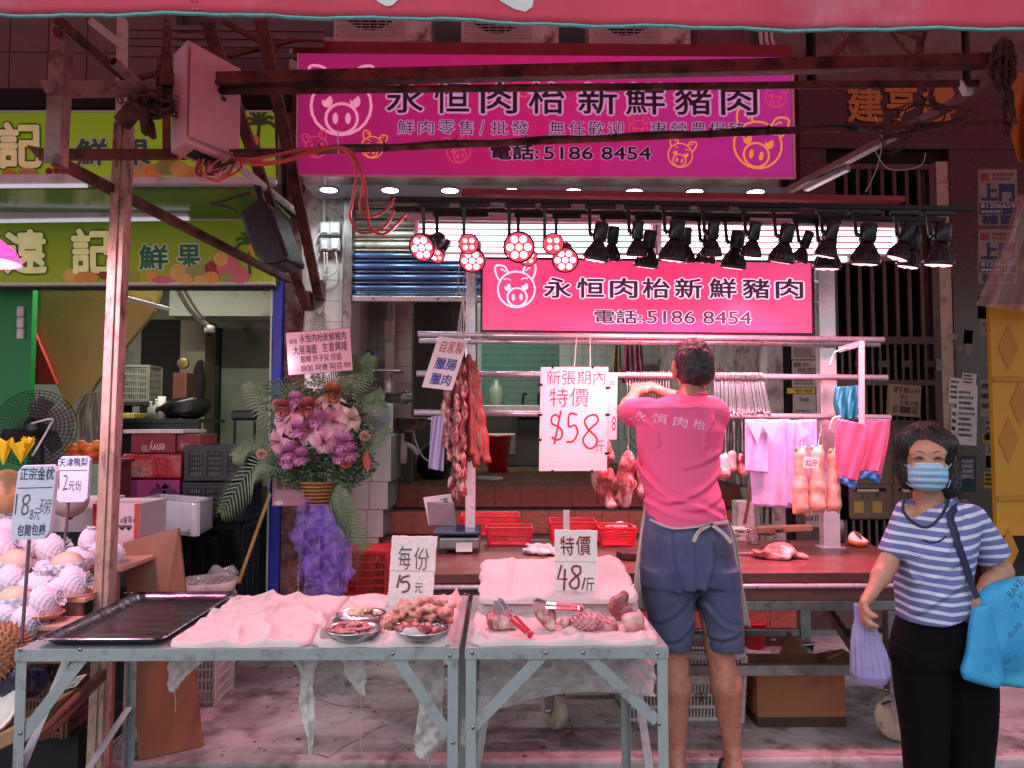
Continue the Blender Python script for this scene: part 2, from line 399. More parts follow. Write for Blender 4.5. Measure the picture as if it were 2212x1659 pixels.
for(x,y,a,n_,z,nm)in((-.9,3.45,.4,16,.0615,pav),(.3,3.6,1.2,12,.0615,pav),(1.6,3.4,.2,14,.0615,pav),(-1.2,4.1,-.2,12,.0615,pav)):
 g=B();w_=.004;last=None
 for i in range(n_):
  a+=random.uniform(-.5,.5);x2,y2=x+.06*math.cos(a),y+.06*math.sin(a)
  if y2<3.38:a=-a;continue
  nx,ny=-math.sin(a)*w_/2,math.cos(a)*w_/2;w_=random.uniform(.002,.006);g.add([(x+nx,y+ny,z),(x-nx,y-ny,z),(x2-nx,y2-ny,z),(x2+nx,y2+ny,z)],[(0,1,2,3)]);x,y=x2,y2
 g.build('crack',mSeam,nm)
g=B();random.seed(8)
for i in range(380):
 x,y=random.uniform(-1.5,2.6),random.uniform(2.6,5.1);z=.0625 if y>3.39 else .003
 a=random.uniform(0,6.3);r=random.uniform(.004,.013);q=[(x+r*random.uniform(.5,1.5)*math.cos(a+k*1.4),y+r*random.uniform(.4,1.2)*math.sin(a+k*1.4),z+random.uniform(0,.003))for k in range(4)]
 g.add(q,[(0,1,2,3)])
tag(g.build('litter',M('dead_leaf','#40271f',.8)),'dark scraps and dead leaves scattered over the concrete',None,None,'stuff')
def tiles(fr,nu,nv,mat,parent,u0=0,v0=0,u1=1,v1=1,gap=.004,th=.008,name='tile',single=True,skip=None,stag=0):
 du,dv=(u1-u0)/nu,(v1-v0)/nv;lu,lv=fr.U.length,fr.V.length;gu,gv=gap/lu/2,gap/lv/2
 me=None;mb=B();n=0
 for j in range(nv):
  for i in range(nu):
   if skip and skip(i,j):continue
   t=random.uniform(-.0012,.0012)
   if single:
    if me is None:
     q=B();X,Y,Z=fr.U*(du/2-gu),fr.N*th/2,fr.V*(dv/2-gv);q.ob((0,0,0),X,Y,Z)
     me=bpy.data.meshes.new(name);me.from_pydata(q.v,[],q.f);me.materials.append(mat)
    o=bpy.data.objects.new(name,me);C.objects.link(o);o.parent=parent
    o.location=fr.p(u0+(i+.5)*du,v0+(j+.5)*dv,t)-wloc(parent)
   else:fr.box(mb,u0+i*du+gu,v0+j*dv+gv,u0+(i+1)*du-gu,v0+(j+1)*dv-gv,t-th/2,t+th/2)
 if not single:o=mb.build(name,mat,parent);o['kind']='stuff'
FY=5.3
def fx(x,d=FY):return P(x,900,d).x
def fz(y,d=FY,x=1106):return P(x,y,d).z
# ---- butcher's shop unit
sh=thing('butcher_shop','white tiled open butcher shop with brown steps rising inside behind the stall','shop',(fx(1150),FY,0))
pl0,pl1=fx(612),fx(752)
simple('pillar',[(pl0,pl1-.02,FY+.012,FY+.45,.06,4.2)],mPlast,sh)
fr=F.rect(655,556,737,1290,FY+.008);tiles(fr,2,16,mTileW,sh)
rough=B();random.seed(4)
zs=[.06+.2*i for i in range(19)]
rough.prism([(fx(612)+.0,FY+.01,.06)]+[(fx(650)+random.uniform(-.02,.03),FY+.01,q)for q in zs[1:-1]]+[(fx(650),FY+.01,3.8),(fx(612),FY+.01,3.8)],(0,-.02,0))
rough.build('bare_mortar_strip',M('bare_mortar','#7b5a50',.9,var=.35,sc_=9,bump=.9,bs=30,dirt_or_wash='#3a221c',ds=6,dt=.5),sh)
simple('shutter_rail',[(fx(739),fx(757),FY-.02,FY+.06,.06,fz(428))],mSteelD,sh)
xs0,xs1=fx(757),fx(1668)
ztop,zb=fz(425),fz(652)
rs=thing('roller_shutter','half raised roller shutter with silver slats above and blue ones below','shutter',((xs0+xs1)/2,FY+.03,zb))
mSlat=M('galvanised_slat','#9c9a8a',.5,.45,var=.15,sc_=6,bump=.1,dirt_or_wash='#55534a',ds=20,dt=.62)
mSlatB=M('blue_slat','#3a5070',.3,.5,var=.2,sc_=4,bump=.05,dirt_or_wash='#1d2d4e',ds=8,dt=.6)
ys=[425+23.6*i for i in range(10)]
for i in range(9):
 a,b=fz(ys[i]),fz(ys[i+1]);h=a-b;mb=B()
 pr=[(0,a-.002),(-.012,a-h*.12),(-.016,a-h*.4),(-.012,a-h*.68),(0,a-h*.74),(-.01,a-h*.8),(-.012,a-h*.9),(-.006,b+.002)]
 v=[(x,FY+.04+q[0]*1.6,q[1])for x in(xs0,xs1)for q in pr];n=len(pr)
 mb.add(v,[(k,k+1,n+k+1,n+k)for k in range(n-1)]);mb.build('slat',mSlat if i<5 else mSlatB,rs,smooth=True)
simple('bottom_bar',[(xs0,xs1,FY-.005,FY+.06,zb-.0,fz(640))],mSteel,rs,bevel=.004)
mb=B()
for x in np.linspace(xs0+.15,xs1-.1,7):mb.lathe([(.012,0),(.009,.006),(0,.008)],(x,FY-.005,(zb+fz(640))/2),(0,-1,0),8)
mb.build('rivet',mSteelD,rs)
zl=1.02;mMesh=M('metal_deck','#7a6046',.45,.5,var=.3,sc_=12,bump=1,bs=150)
xl,xr=fx(815,5.6),fx(1655,5.6)
st=[(5.95,zl),(5.72,zl-.17),(5.49,zl-.34),(5.26,zl-.51),(5.03,zl-.68)]
for k,(yy,zz)in enumerate(st):
 x0_=fx(848-k*10,yy);s_=simple('step',[(x0_,xr,yy,st[k-1][0]if k else 6.3,zz-.17 if k<4 else .06,zz)],mBrownG,sh)
 fr=F.rect(100,100,101,101,3);fr.O=Vector((x0_,yy-.004,zz));fr.U=Vector((xr-x0_,0,0));fr.V=Vector((0,0,-.165));fr.N=Vector((0,1,0))
 tiles(fr,14,1,mTileB,sh,name='step_tile')
simple('shop_floor',[(-2.9,3.2,5.95,9.4,zl-.1,zl-.004)],mMesh,sh)
deck=B()
for i in range(26):
 y=5.99+i*.1;deck.box(xl,xr+.3,y,y+.012,zl-.002,zl+.006)
o=deck.build('deck_rib',mMesh,sh);o['kind']='stuff'
BY=9.0
def bx(x):return fx(x,BY)
simple('back_wall',[(bx(700),bx(1800),BY+.01,BY+.1,zl-.1,4.2)],mTileGy,sh)
fr=F.rect(1040,640,1207,878,BY);fr2=F.rect(1209,640,1436,1000,BY)
tiles(fr,12,17,mTileG,sh,name='green_tile')
tiles(fr2,9,14,M('pale_grey_tile','#98a39c',.2,var=.1,bump=.02),sh,name='grey_tile')
simple('partition_wall',[(fx(890,7),fx(1030,7),7.0,7.1,zl,4.0)],M('grey_green_wall','#67706c',.8,var=.08),sh)
simple('doorway',[(bx(1440),bx(1655),BY-.03,BY,zl,3.0)],M('pale_green_board','#7f9a92',.7,var=.15,sc_=2),sh)
xw=fx(757,5.4)
simple('side_wall',[(xw-.02,xw,5.36,7,.06,4.0)],mGrout,sh)
fr=F.rect(0,0,1,1,3);fr.O=Vector((xw+.004,5.36,2.5));fr.U=Vector((0,1.6,0));fr.V=Vector((0,0,-2.3));fr.N=Vector((-1,0,0))
tiles(fr,6,12,mTileW,sh)
yb=6.2;fr=F.rect(775,640,890,905,yb)
simple('tiled_back_pier',[(fx(765,yb),fx(890,yb),yb+.01,yb+.1,zl-.6,3.4)],mGrout,sh);tiles(fr,3,7,mTileW,sh)
simple('tiled_column',[(fx(832,6),fx(848,6),5.98,6.14,zl,3.2)],mTileW,sh)
for a,b,y0,y1 in((757,845,940,1040),(757,838,1040,1100),(757,828,1100,1160),(757,818,1160,1215),(757,806,1215,1290)):
 yy=5.34;z1,z0=fz(y0,yy),max(.06,fz(y1,yy));simple('plinth',[(fx(a,yy),fx(b,yy),yy,5.9,z0,z1-.003)],mGrout,sh)
 f_=F.rect(a,y0,b,y1,yy-.004);f_.V=Vector((0,0,z0-z1));f_.O.z=z1;tiles(f_,2,1,mTileW,sh)
simple('shop_ceiling',[(fx(612),fx(1700),FY+.1,BY+.1,3.4,3.5)],mWhite,sh)
simple('right_pier',[(fx(1658),fx(1692),FY-.01,9,.06,3.6)],M('pink_stained_plaster','#a79a94',.7,var=.2,dirt_or_wash='#5d4640',ds=8,dt=.56),sh)
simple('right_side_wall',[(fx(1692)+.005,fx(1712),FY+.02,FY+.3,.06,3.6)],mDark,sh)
SY=4.9;zs_=fz(392,SY)
simple('soffit',[(fx(642,SY),fx(1728,SY),SY,FY+.1,zs_,zs_+.05)],M('pale_blue_soffit','#b7c3cc',.4,var=.05,bump=.02),sh)
mLampW=M('downlight_lens','#ffffff',.5,emit=9,ecol=(.85,.95,1),bump=0)
dls=[710,843,972,1105,1238,1369,1500,1632]
for i,x in enumerate(dls):
 p=Vector((P(x,409,SY+.17).x,SY+.17,zs_-.001))
 t=thing('downlight',['leftmost','second','third','fourth','fifth','sixth','seventh','rightmost'][i]+' of the round white downlights in the ceiling strip below the magenta sign','ceiling light',p,'downlights under the shop sign')
 q=B();q.lathe([(.068,0),(.07,-.006),(.055,-.01)],p,(0,0,1),20);q.build('trim_ring',mWhite,t,smooth=True)
 q=B();q.lathe([(0,-.0105),(.055,-.0105),(.055,-.004)],p,(0,0,1),20);q.build('lens',mLampW,t)
 l=bpy.data.lights.new('downlight_beam','SPOT');l.energy=18;l.color=(.82,.94,1);l.spot_size=rad(130);l.spot_blend=.6;l.shadow_soft_size=.05
 lo=bpy.data.objects.new('downlight_beam',l);C.objects.link(lo);lo.parent=t;lo.location=(0,0,-.015)
def tube_light(name,label,a,b,r,energy,col,parent=None,size=(1,.05),es=12,aim=(0,0,-1),mat=None):
 t=thing(name,label,'tube light',(Vector(a)+Vector(b))/2)
 mb=B();mb.beam(Vector(a)+Vector((0,0,.03)),Vector(b)+Vector((0,0,.03)),.06,.04);mb.build('housing',mWhite,t)
 mb=B();mb.tube([a,b],r,8);mb.build('tube',mat or M('tube_'+name,'#ffffff',.5,emit=es,ecol=col,bump=0),t)
 l=bpy.data.lights.new('tube_glow','AREA');l.shape='RECTANGLE';l.size=size[0];l.size_y=size[1];l.energy=energy;l.color=col
 lo=bpy.data.objects.new('tube_glow',l);C.objects.link(lo);lo.parent=t;lo.location=(0,0,-.03)
 lo.rotation_euler=Vector(aim).to_track_quat('-Z','Y').to_euler()
 return t
tube_light('kitchen_tube_light','white tube light on the ceiling inside the butcher shop',(-.8,7.6,3.3),(.8,7.6,3.3),.018,38,(1,.95,.9),es=6)
# ---- dark red fascia, canopy, air conditioners
fa=thing('shop_fascia','dark red metal fascia framing the big magenta shop sign','fascia',(0,SY+.1,zs_))
simple('lower_panel',[(fx(735,SY),fx(1726,SY),SY,SY+.04,zs_+.052,zs_+.12)],M('crimson_panel','#7c1526',.3,var=.15),fa)
simple('upper_panel',[(fx(620,5),fx(1726,5),5.0,5.05,fz(128,5),fz(92,5))],M('crimson_panel'),fa)
simple('back_wall',[(fx(330,5.6),fx(1800,5.6),5.6,5.7,3.3,6.5)],M('upper_wall','#5b474a',.8,var=.2,sc_=3),fa)
AY=5.15
mAC=M('aircon_casing','#c9c4bc',.5,var=.1,dirt_or_wash='#6a4c44',ds=6,dt=.6)
def aircon(x0,x1,xg0,xg1,yb_,lab):
 z0=fz(yb_,AY);z1=z0+.58;X0_,X1=fx(x0,AY),fx(x1,AY);t=thing('air_conditioner',lab,'air conditioner',((X0_+X1)/2,AY,z0),'outdoor units above the shop sign')
 simple('casing',[(X0_,X1,AY,AY+.28,z0,z1)],mAC,t,bevel=.008)
 gx0,gx1=fx(xg0,AY),fx(xg1,AY);cx_=(gx0+gx1)/2
 mb=B();mb.lathe([(0,0),(.21,0),(.21,-.012)],(cx_,AY-.001,z0+.30),(0,-1,0),32);mb.build('fan_well',mDark,t)
 mb=B()
 for k in range(5):
  a=k*1.2566;mb.prism([(cx_,AY-.004,z0+.3),(cx_+.19*math.cos(a),AY-.004,z0+.3+.19*math.sin(a)),(cx_+.18*math.cos(a+.6),AY-.004,z0+.3+.18*math.sin(a+.6))],(0,-.003,0))
 mb.build('fan_blades',M('grey_fan','#3b3838',.5),t)
 for k in range(26):
  mb=B();z=z0+.05+k*.02;mb.box(gx0,gx1,AY-.022,AY-.017,z,z+.004);mb.build('grille_bar',mAC,t)
 mb=B()
 for k in range(9):x=gx0+(gx1-gx0)*k/8;mb.box(x-.002,x+.002,AY-.0165,AY-.013,z0+.05,z1-.03)
 mb.build('grille_upright',mAC,t)
 simple('side_panel',[(gx1+.015,X1-.01,AY-.006,AY,z0+.02,z1-.02)],mAC,t)
 simple('foot',[(X0_+.1,X0_+.16,AY,AY+.25,z0-.03,z0),(X1-.16,X1-.1,AY,AY+.25,z0-.03,z0)],mDark,t)
aircon(710,927,718,863,96,'left air conditioner outdoor unit above the magenta sign')
aircon(993,1210,1002,1145,101,'middle air conditioner outdoor unit above the magenta sign')
aircon(1276,1503,1287,1430,103,'right air conditioner outdoor unit above the magenta sign, with a white pipe at its side')
z0=fz(102,AY);simple('unit_shelf',[(fx(700,AY),fx(1660,AY),AY-.05,AY+.45,z0-.075,z0-.032)],M('shelf_red','#5a1a20',.6),fa)
mb=B();mb.box(fx(1508,AY),fx(1650,AY),AY+.1,AY+.35,fz(108,AY),fz(-40,AY))
tag(mb.build('metal_cabinet',M('dusky_metal','#6e5358',.5,.3,var=.15),bevel=.06),'rounded dusky metal cabinet right of the air conditioners','cabinet')
for k,(x,r)in enumerate(((1640,.014),(1652,.014),(1664,.012))):
 mb=B();mb.tube(crv([P(x,-20,5.1),P(x+2,40,5.1),P(x+4,90,5.1),P(x+10+5*k,112,5.1)]),r,8);tag(mb.build('conduit_pipe',mAC,smooth=True),['left','middle','right'][k]+' of three pale conduit pipes beside the metal cabinet at top','pipe','conduit pipes by the cabinet')
 # ---- right-hand entrance of the flats
en=thing('flats_entrance','red lit dark granite entrance of the flats with gilt characters over the gate','building entrance',(fx(1950),FY,0))
GX0,GX1=fx(1795),fx(2036);gtop=fz(318)
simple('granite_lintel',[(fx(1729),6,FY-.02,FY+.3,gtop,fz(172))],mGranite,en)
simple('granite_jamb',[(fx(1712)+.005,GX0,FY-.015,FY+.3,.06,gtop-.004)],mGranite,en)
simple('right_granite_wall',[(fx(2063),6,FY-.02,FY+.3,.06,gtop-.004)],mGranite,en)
simple('cream_jamb',[(fx(2036),fx(2063)-.003,FY-.012,FY+.2,.06,fz(345))],M('cream_tile_strip','#b8a58e',.5,var=.15,dirt_or_wash='#6d5c50',ds=9,dt=.6),en)
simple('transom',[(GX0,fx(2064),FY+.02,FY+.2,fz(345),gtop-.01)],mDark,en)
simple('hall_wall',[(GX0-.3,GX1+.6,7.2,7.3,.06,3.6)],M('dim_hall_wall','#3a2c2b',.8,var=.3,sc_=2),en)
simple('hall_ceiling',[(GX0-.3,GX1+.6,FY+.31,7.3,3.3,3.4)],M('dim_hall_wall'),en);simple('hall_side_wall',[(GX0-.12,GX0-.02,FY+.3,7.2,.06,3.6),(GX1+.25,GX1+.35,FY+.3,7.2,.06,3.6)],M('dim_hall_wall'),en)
mGilt=M('gilt_letter','#c08a3c',.5,.3,var=.35,sc_=40,dirt_or_wash='#5a3a22',ds=40,dt=.6)
for ch,a,b,c,d in(('建',1831,190,1906,263),('亨',1914,183,1980,263),('樓',1994,185,2062,266)):
 fr=F.rect(a,b,c,d,FY-.034);txt(fr,ch,0,0,1,1,mGilt,en,off=.025,name='gilt_character')
up=thing('upper_facade','stained concrete panels of the upper floors over the entrance','building',(fx(1950),FY,3.6))
simple('concrete_panel',[(fx(1786),fx(2112),FY+.05,FY+.2,fz(168),6),],mConcP,up);simple('concrete_panel',[(fx(1690),fx(1764),FY+.05,FY+.2,fz(172),6)],mConcP,up)
simple('concrete_panel',[(fx(2131),fx(2400),FY+.05,FY+.2,fz(172),6)],mConcP,up)
simple('dark_joint',[(fx(1764),fx(1786),FY+.12,FY+.2,fz(170),6)],mDark,up);simple('dark_joint',[(fx(2112),fx(2131),FY+.12,FY+.2,fz(170),6)],mDark,up)
simple('left_upper_wall',[(fx(-80,5.4),fx(360,5.4),5.4,5.5,fz(203,5.4),6)],M('brown_grey_panel','#6d5f57',.7,var=.12),up)
fr=F.rect(-60,-60,356,202,5.395);tiles(fr,5,3,M('brown_grey_panel'),up,gap=.012,name='wall_panel')
simple('gap_shade_strip',[(fx(-80,5.3),fx(620,5.3),5.25,5.5,fz(245,5.3),fz(205,5.3))],mDark,up)  # dark strip standing in for the shade of an open gap
gt=thing('security_gate','brown metal security gate with upright bars across the flats entrance','gate',((GX0+GX1)/2,FY,.06))
mGate=M('gate_brown','#5a4340',.42,.4,var=.15,sc_=12,dirt_or_wash='#33211f',ds=12,dt=.62)
def gz(y):return fz(y,FY)
simple('gate_frame',[(GX0,GX0+.045,FY-.01,FY+.04,.06,gz(350)),(GX1-.05,GX1,FY-.01,FY+.04,.06,gz(350))],mGate,gt)
simple('rail',[(GX0+.045,GX1-.05,FY-.008,FY+.038,gz(742),gz(726))],mGate,gt);simple('rail',[(GX0+.045,GX1-.05,FY-.008,FY+.038,gz(832),gz(820))],mGate,gt)
simple('rail',[(GX0+.045,GX1-.05,FY-.008,FY+.038,gz(362),gz(350))],mGate,gt);simple('rail',[(GX0+.045,GX1-.05,FY-.008,FY+.038,gz(920),gz(908))],mGate,gt)
for x in(1812,1839,1865,1892,1919,1946,1973,2000):
 q=B();q.box(fx(x)-.012,fx(x)+.012,FY,FY+.024,gz(726),gz(362));q.build('bar',mGate,gt)
for k in range(13):
 x=1806+16.5*k;q=B();q.box(fx(x)-.008,fx(x)+.008,FY,FY+.02,gz(908),gz(742));q.build('short_bar',mGate,gt)
for k in range(4):x=1850+50*k;q=B();q.box(fx(x),fx(x+24),FY-.004,FY+.0,gz(792),gz(778));q.build('cross_plate',mGate,gt)
simple('hinge',[(fx(2020),fx(2034),FY-.03,FY-.012,gz(800),gz(775))],mSteelD,gt);simple('hinge',[(fx(2020),fx(2034),FY-.03,FY-.012,gz(1210),gz(1185))],mSteelD,gt)
simple('kick_panel',[(GX0+.045,GX1-.05,FY-.002,FY+.02,.1,gz(1260))],mGate,gt)
for k in range(13):
 x=1806+16.5*k;q=B();q.box(fx(x)-.008,fx(x)+.008,FY,FY+.02,gz(1258),gz(1125));q.build('short_bar',mGate,gt)
mbx=thing('mailbox_bank','brown bank of mailboxes with letter slots mounted on the gate','mailboxes',(fx(1930),FY-.03,gz(1120)))
simple('cabinet',[(fx(1830),fx(2030),FY-.03,FY-.0085,gz(1122),gz(920))],M('mailbox_brown','#5a4033',.45,.3,var=.12),mbx)
mMB=M('mailbox_door','#6b4f3f',.4,.3,var=.12);mSlotM=M('paper_slot','#b9a890',.7)
cells=[(1834,925,1926,975),(1930,925,2026,975),(1834,980,1926,1044),(1930,980,2026,1044),(1834,1048,1926,1118),(1930,1048,2026,1118)]
for i,(a,b,c,d)in enumerate(cells):
 fr=F.rect(a,b,c,d,FY-.036);q=B();fr.box(q,0,0,1,1,0,.005);dr=q.build('mailbox_door',mMB,mbx)
 q=B();fr.box(q,.12,.08,.88,.2,-.001,-.0002);q.build('slot',mDark,dr)
 q=B();fr.box(q,.2,.12,.7,.2,-.0025,-.0012);q.build('letter',mSlotM,dr)
 for u in(.12,.55):q=B();fr.box(q,u,.5,u+.22,.85,-.002,-.0005);q.build('sticker',M('yellow_sticker','#a5832c',.7),dr)
 txt(fr,['A','B','3','B','B','B'][i],.62,.24,.7,.4,mInk,dr);txt(fr,['4 F','4 F','3 F','3 F','2 F','2 F'][i],.28,.28,.5,.42,mInk,dr)
fr=F((1925,829),(1991,834),(1921,897),FY-.06);t=thing('letter_box','brown tin letter box with hand painted characters hung on the gate bars','letter box',fr.p(.5,1))
q=B();fr.box(q,0,0,1,1,0,.05);q.build('tin_box',M('tin_board','#8d7158',.5,.2,var=.1),t,bevel=.004)
q=B();fr.box(q,.33,.68,.68,.9,-.002,0);q.build('photo_window',M('dark_photo','#2b1512',.4),t)
txt(fr,'建亨樓63-65',.08,.07,.94,.26,mInk,t,off=.01);txt(fr,'業主',.32,.32,.58,.46,mInk,t,off=.01)
txt(fr,'立案法團',.3,.5,.92,.64,mInk,t,off=.01);txt(fr,'信',.08,.66,.27,.9,mInk,t,off=.01);txt(fr,'箱',.72,.66,.92,.92,mInk,t,off=.01)
# ================================================================ SIGNS
def grad(name,c0,c1,axis=2,lo=-.5,hi=.5,rough=.35,emit=0,coat=0,third=None,nz=.25):
 """printed colour gradient along an object axis"""
 if name in MATS:return MATS[name]
 m=bpy.data.materials.new(name);m.use_nodes=True;MATS[name]=m;t=m.node_tree;N=t.nodes.new;K=t.links.new
 b=t.nodes['Principled BSDF'];b.inputs['Roughness'].default_value=rough;b.inputs['Coat Weight'].default_value=coat
 tc=N('ShaderNodeTexCoord');sx=N('ShaderNodeSeparateXYZ');K(tc.outputs['Object'],sx.inputs[0])
 no=N('ShaderNodeTexNoise');no.inputs['Scale'].default_value=2.2;K(tc.outputs['Object'],no.inputs[0])
 a=N('ShaderNodeMath');a.operation='MULTIPLY_ADD';K(no.outputs[0],a.inputs[0]);a.inputs[1].default_value=nz*(hi-lo);K(sx.outputs[axis],a.inputs[2])
 mr=N('ShaderNodeMapRange');mr.inputs[1].default_value=lo+nz*(hi-lo)/2;mr.inputs[2].default_value=hi+nz*(hi-lo)/2;K(a.outputs[0],mr.inputs[0])
 cr=N('ShaderNodeValToRGB');e=cr.color_ramp.elements;e[0].color=(*L(c0),1);e[1].color=(*L(c1),1)
 if third:q=cr.color_ramp.elements.new(.5);q.color=(*L(third),1)
 K(mr.outputs[0],cr.inputs[0]);K(cr.outputs[0],b.inputs['Base Color'])
 nb=N('ShaderNodeTexNoise');nb.inputs['Scale'].default_value=4;K(tc.outputs['Object'],nb.inputs[0]);bp=N('ShaderNodeBump');bp.inputs['Strength'].default_value=.35;bp.inputs['Distance'].default_value=.03;K(nb.outputs[0],bp.inputs['Height']);K(bp.outputs[0],b.inputs['Normal'])
 if emit:K(cr.outputs[0],b.inputs['Emission Color']);b.inputs['Emission Strength'].default_value=emit
 return m
def pig(fr,cx,cy,r,w,mat,parent,rot=0,asp=1.0,name='pig_emblem'):
 """line drawing of a pig's head; r in u units, asp = u/v length ratio"""
 ca,sa=math.cos(rad(rot)),math.sin(rad(rot))
 def T(x,y):X,Y=x*ca-y*sa,x*sa+y*ca;return(cx+X*r,cy+Y*r*asp)
 mb=B();circ=lambda ox,oy,rx,ry,a0=0,a1=360,n=20:[T(ox+rx*math.cos(rad(a0+(a1-a0)*k/n)),oy+ry*math.sin(rad(a0+(a1-a0)*k/n)))for k in range(n+(a1-a0<360))]
 stroke(fr,circ(0,.1,.95,.92),w,mat,mb,closed=True,t=-.0022,smooth=False)
 stroke(fr,circ(.02,.5,.5,.47),w,mat,mb,closed=True,t=-.0026,smooth=False)
 for s in(-1,1):
  stroke(fr,[T(s*.38,-.74),T(s*.55,-1.1),T(s*.98,-1.15),T(s*1.02,-.8),T(s*.86,-.4)],w,mat,mb,t=-.003)
  stroke(fr,[T(s*.52,-.82),T(s*.7,-.98),T(s*.74,-.9)],w*.6,mat,mb,t=-.0032)
  stroke(fr,[T(s*.62,-.42),T(s*.42,-.46),T(s*.26,-.38)],w*.6,mat,mb,t=-.003)
  mb.add([fr.p(*q,-.0028)for q in[T(s*.2+.02,.5)]+circ(s*.2+.02,.5,.09,.18,0,360,12)],[tuple([0,k+1,(k+1)%12+1])for k in range(12)])
  q=[T(s*.44-.1,-.04)]+circ(s*.44,-.04,.17,.2,-60,200,12);mb.add([fr.p(*a,-.0028)for a in q],[(0,k,k+1)for k in range(1,len(q)-1)])
 return mb.build(name,mat,parent)
mMag=grad('glowing_magenta_print','#a3156e','#b42a96',0,-1.6,1.6,.35,third='#c21870',coat=.3,emit=.36)  # emission added to brighten the printed board
mLetD=M('dark_plum_letter','#2e0f33',.4,var=.03,bump=0);mLetO=M('lilac_outline','#d8a8de',.4,var=.03,bump=0,emit=.3)  # outline glow is added so the letters stand out
mPinkL=M('pink_line','#f0a3c8',.4,bump=0,emit=.4);mOrL=M('orange_line','#f0a04c',.4,bump=0,emit=.4);mRosL=M('rose_line','#e8527c',.4,bump=0,emit=.3)  # added glow brightens the pig drawings
t=thing('shop_sign','wide magenta sign board with pig heads and dark characters 永恒肉枱新鮮豬肉 over the butcher shop','shop sign',P(1180,380,SY-.1))
fr=F.rect(645,119,1710,379,SY-.1)
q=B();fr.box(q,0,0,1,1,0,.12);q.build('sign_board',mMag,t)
q=B();fr.box(q,1.0005,0,1.006,1,-.004,.16);fr.box(q,-.004,0,-.0005,1,-.004,.16);fr.box(q,-.004,1.001,1.006,1.02,-.004,.16);q.build('edge_trim',M('chrome_trim','#c9b4ba',.15,1,bump=0),t)
q=B();fr.box(q,1.0065,.01,1.0155,1.03,.0,.16);q.build('side_box',M('mirror_side','#3a1018',.12,.8,bump=.2,bs=12),t)
def su(x):return(x-645)/1065
def sv(y):return(y-119)/260
chars=[('永',828,917),('恒',931,1016),('肉',1031,1119),('枱',1134,1222),('新',1241,1336),('鮮',1344,1439),('豬',1450,1540),('肉',1551,1640)]
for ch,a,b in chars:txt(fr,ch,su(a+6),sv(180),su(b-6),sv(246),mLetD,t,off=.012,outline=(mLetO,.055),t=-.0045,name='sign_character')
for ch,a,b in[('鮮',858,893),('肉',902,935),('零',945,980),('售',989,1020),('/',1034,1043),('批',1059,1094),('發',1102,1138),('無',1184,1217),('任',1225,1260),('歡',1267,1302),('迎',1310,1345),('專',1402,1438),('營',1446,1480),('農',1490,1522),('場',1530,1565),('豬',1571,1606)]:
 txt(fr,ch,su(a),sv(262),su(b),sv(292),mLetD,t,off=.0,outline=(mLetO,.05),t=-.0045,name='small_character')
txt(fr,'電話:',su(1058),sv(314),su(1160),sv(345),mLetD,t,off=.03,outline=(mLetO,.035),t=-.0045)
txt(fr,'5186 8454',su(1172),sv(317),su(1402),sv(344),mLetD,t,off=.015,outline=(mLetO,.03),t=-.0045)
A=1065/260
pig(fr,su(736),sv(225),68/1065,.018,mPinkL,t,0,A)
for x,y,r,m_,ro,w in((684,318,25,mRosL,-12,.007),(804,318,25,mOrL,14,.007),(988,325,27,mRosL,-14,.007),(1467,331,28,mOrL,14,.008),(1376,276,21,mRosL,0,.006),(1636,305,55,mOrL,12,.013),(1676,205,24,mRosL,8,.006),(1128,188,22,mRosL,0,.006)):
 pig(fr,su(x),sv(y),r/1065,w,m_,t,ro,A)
LY=4.15
t=thing('light_box_sign','smaller bright pink light box with white pig head and phone number above the rails','light box',P(1398,720,LY))
fr=F((1043,560),(1752,568),(1042,713),LY)
mLB=grad('pink_light_box','#f84e86','#f85a92',0,-1,1,.3,emit=.5,third='#f53f7c')
q=B();fr.box(q,0,0,1,1,0,.06);q.build('glowing_panel',mLB,t)
q=B();fr.box(q,-.006,-.03,1.006,0,-.012,.07);fr.box(q,-.006,1,1.006,1.03,-.012,.07);fr.box(q,-.006,0,0,1,-.012,.07);fr.box(q,1,0,1.006,1,-.012,.07)
q.build('frame',M('dark_plum_frame','#3a1624',.3,.4),t)
mLBd=M('plum_letter_lit','#5a2248',.4,var=.02,bump=0,emit=.25);mLBo=M('white_outline_lit','#f6dcf4',.4,var=.02,bump=0,emit=.7)
def lu(x):return(x-1043)/709
def lv(y):return(y-562)/152
for k,ch in enumerate('永恒肉枱新鮮豬肉'):
 x=[1175,1246,1317,1387,1457,1531,1603,1675][k];txt(fr,ch,lu(x),lv(601-.5*k),lu(x+57),lv(643-.5*k),mLBd,t,off=.02,outline=(mLBo,.05),t=-.0035,name='sign_character')
txt(fr,'電話:',lu(1283),lv(668),lu(1384),lv(697),mLBd,t,off=.02,outline=(mLBo,.04),t=-.0035)
txt(fr,'5186 8454',lu(1396),lv(669),lu(1620),lv(696),mLBd,t,off=.012,outline=(mLBo,.03),t=-.0035)
pig(fr,lu(1115),lv(622),42/709,.010,mLBo,t,-3,709/152)
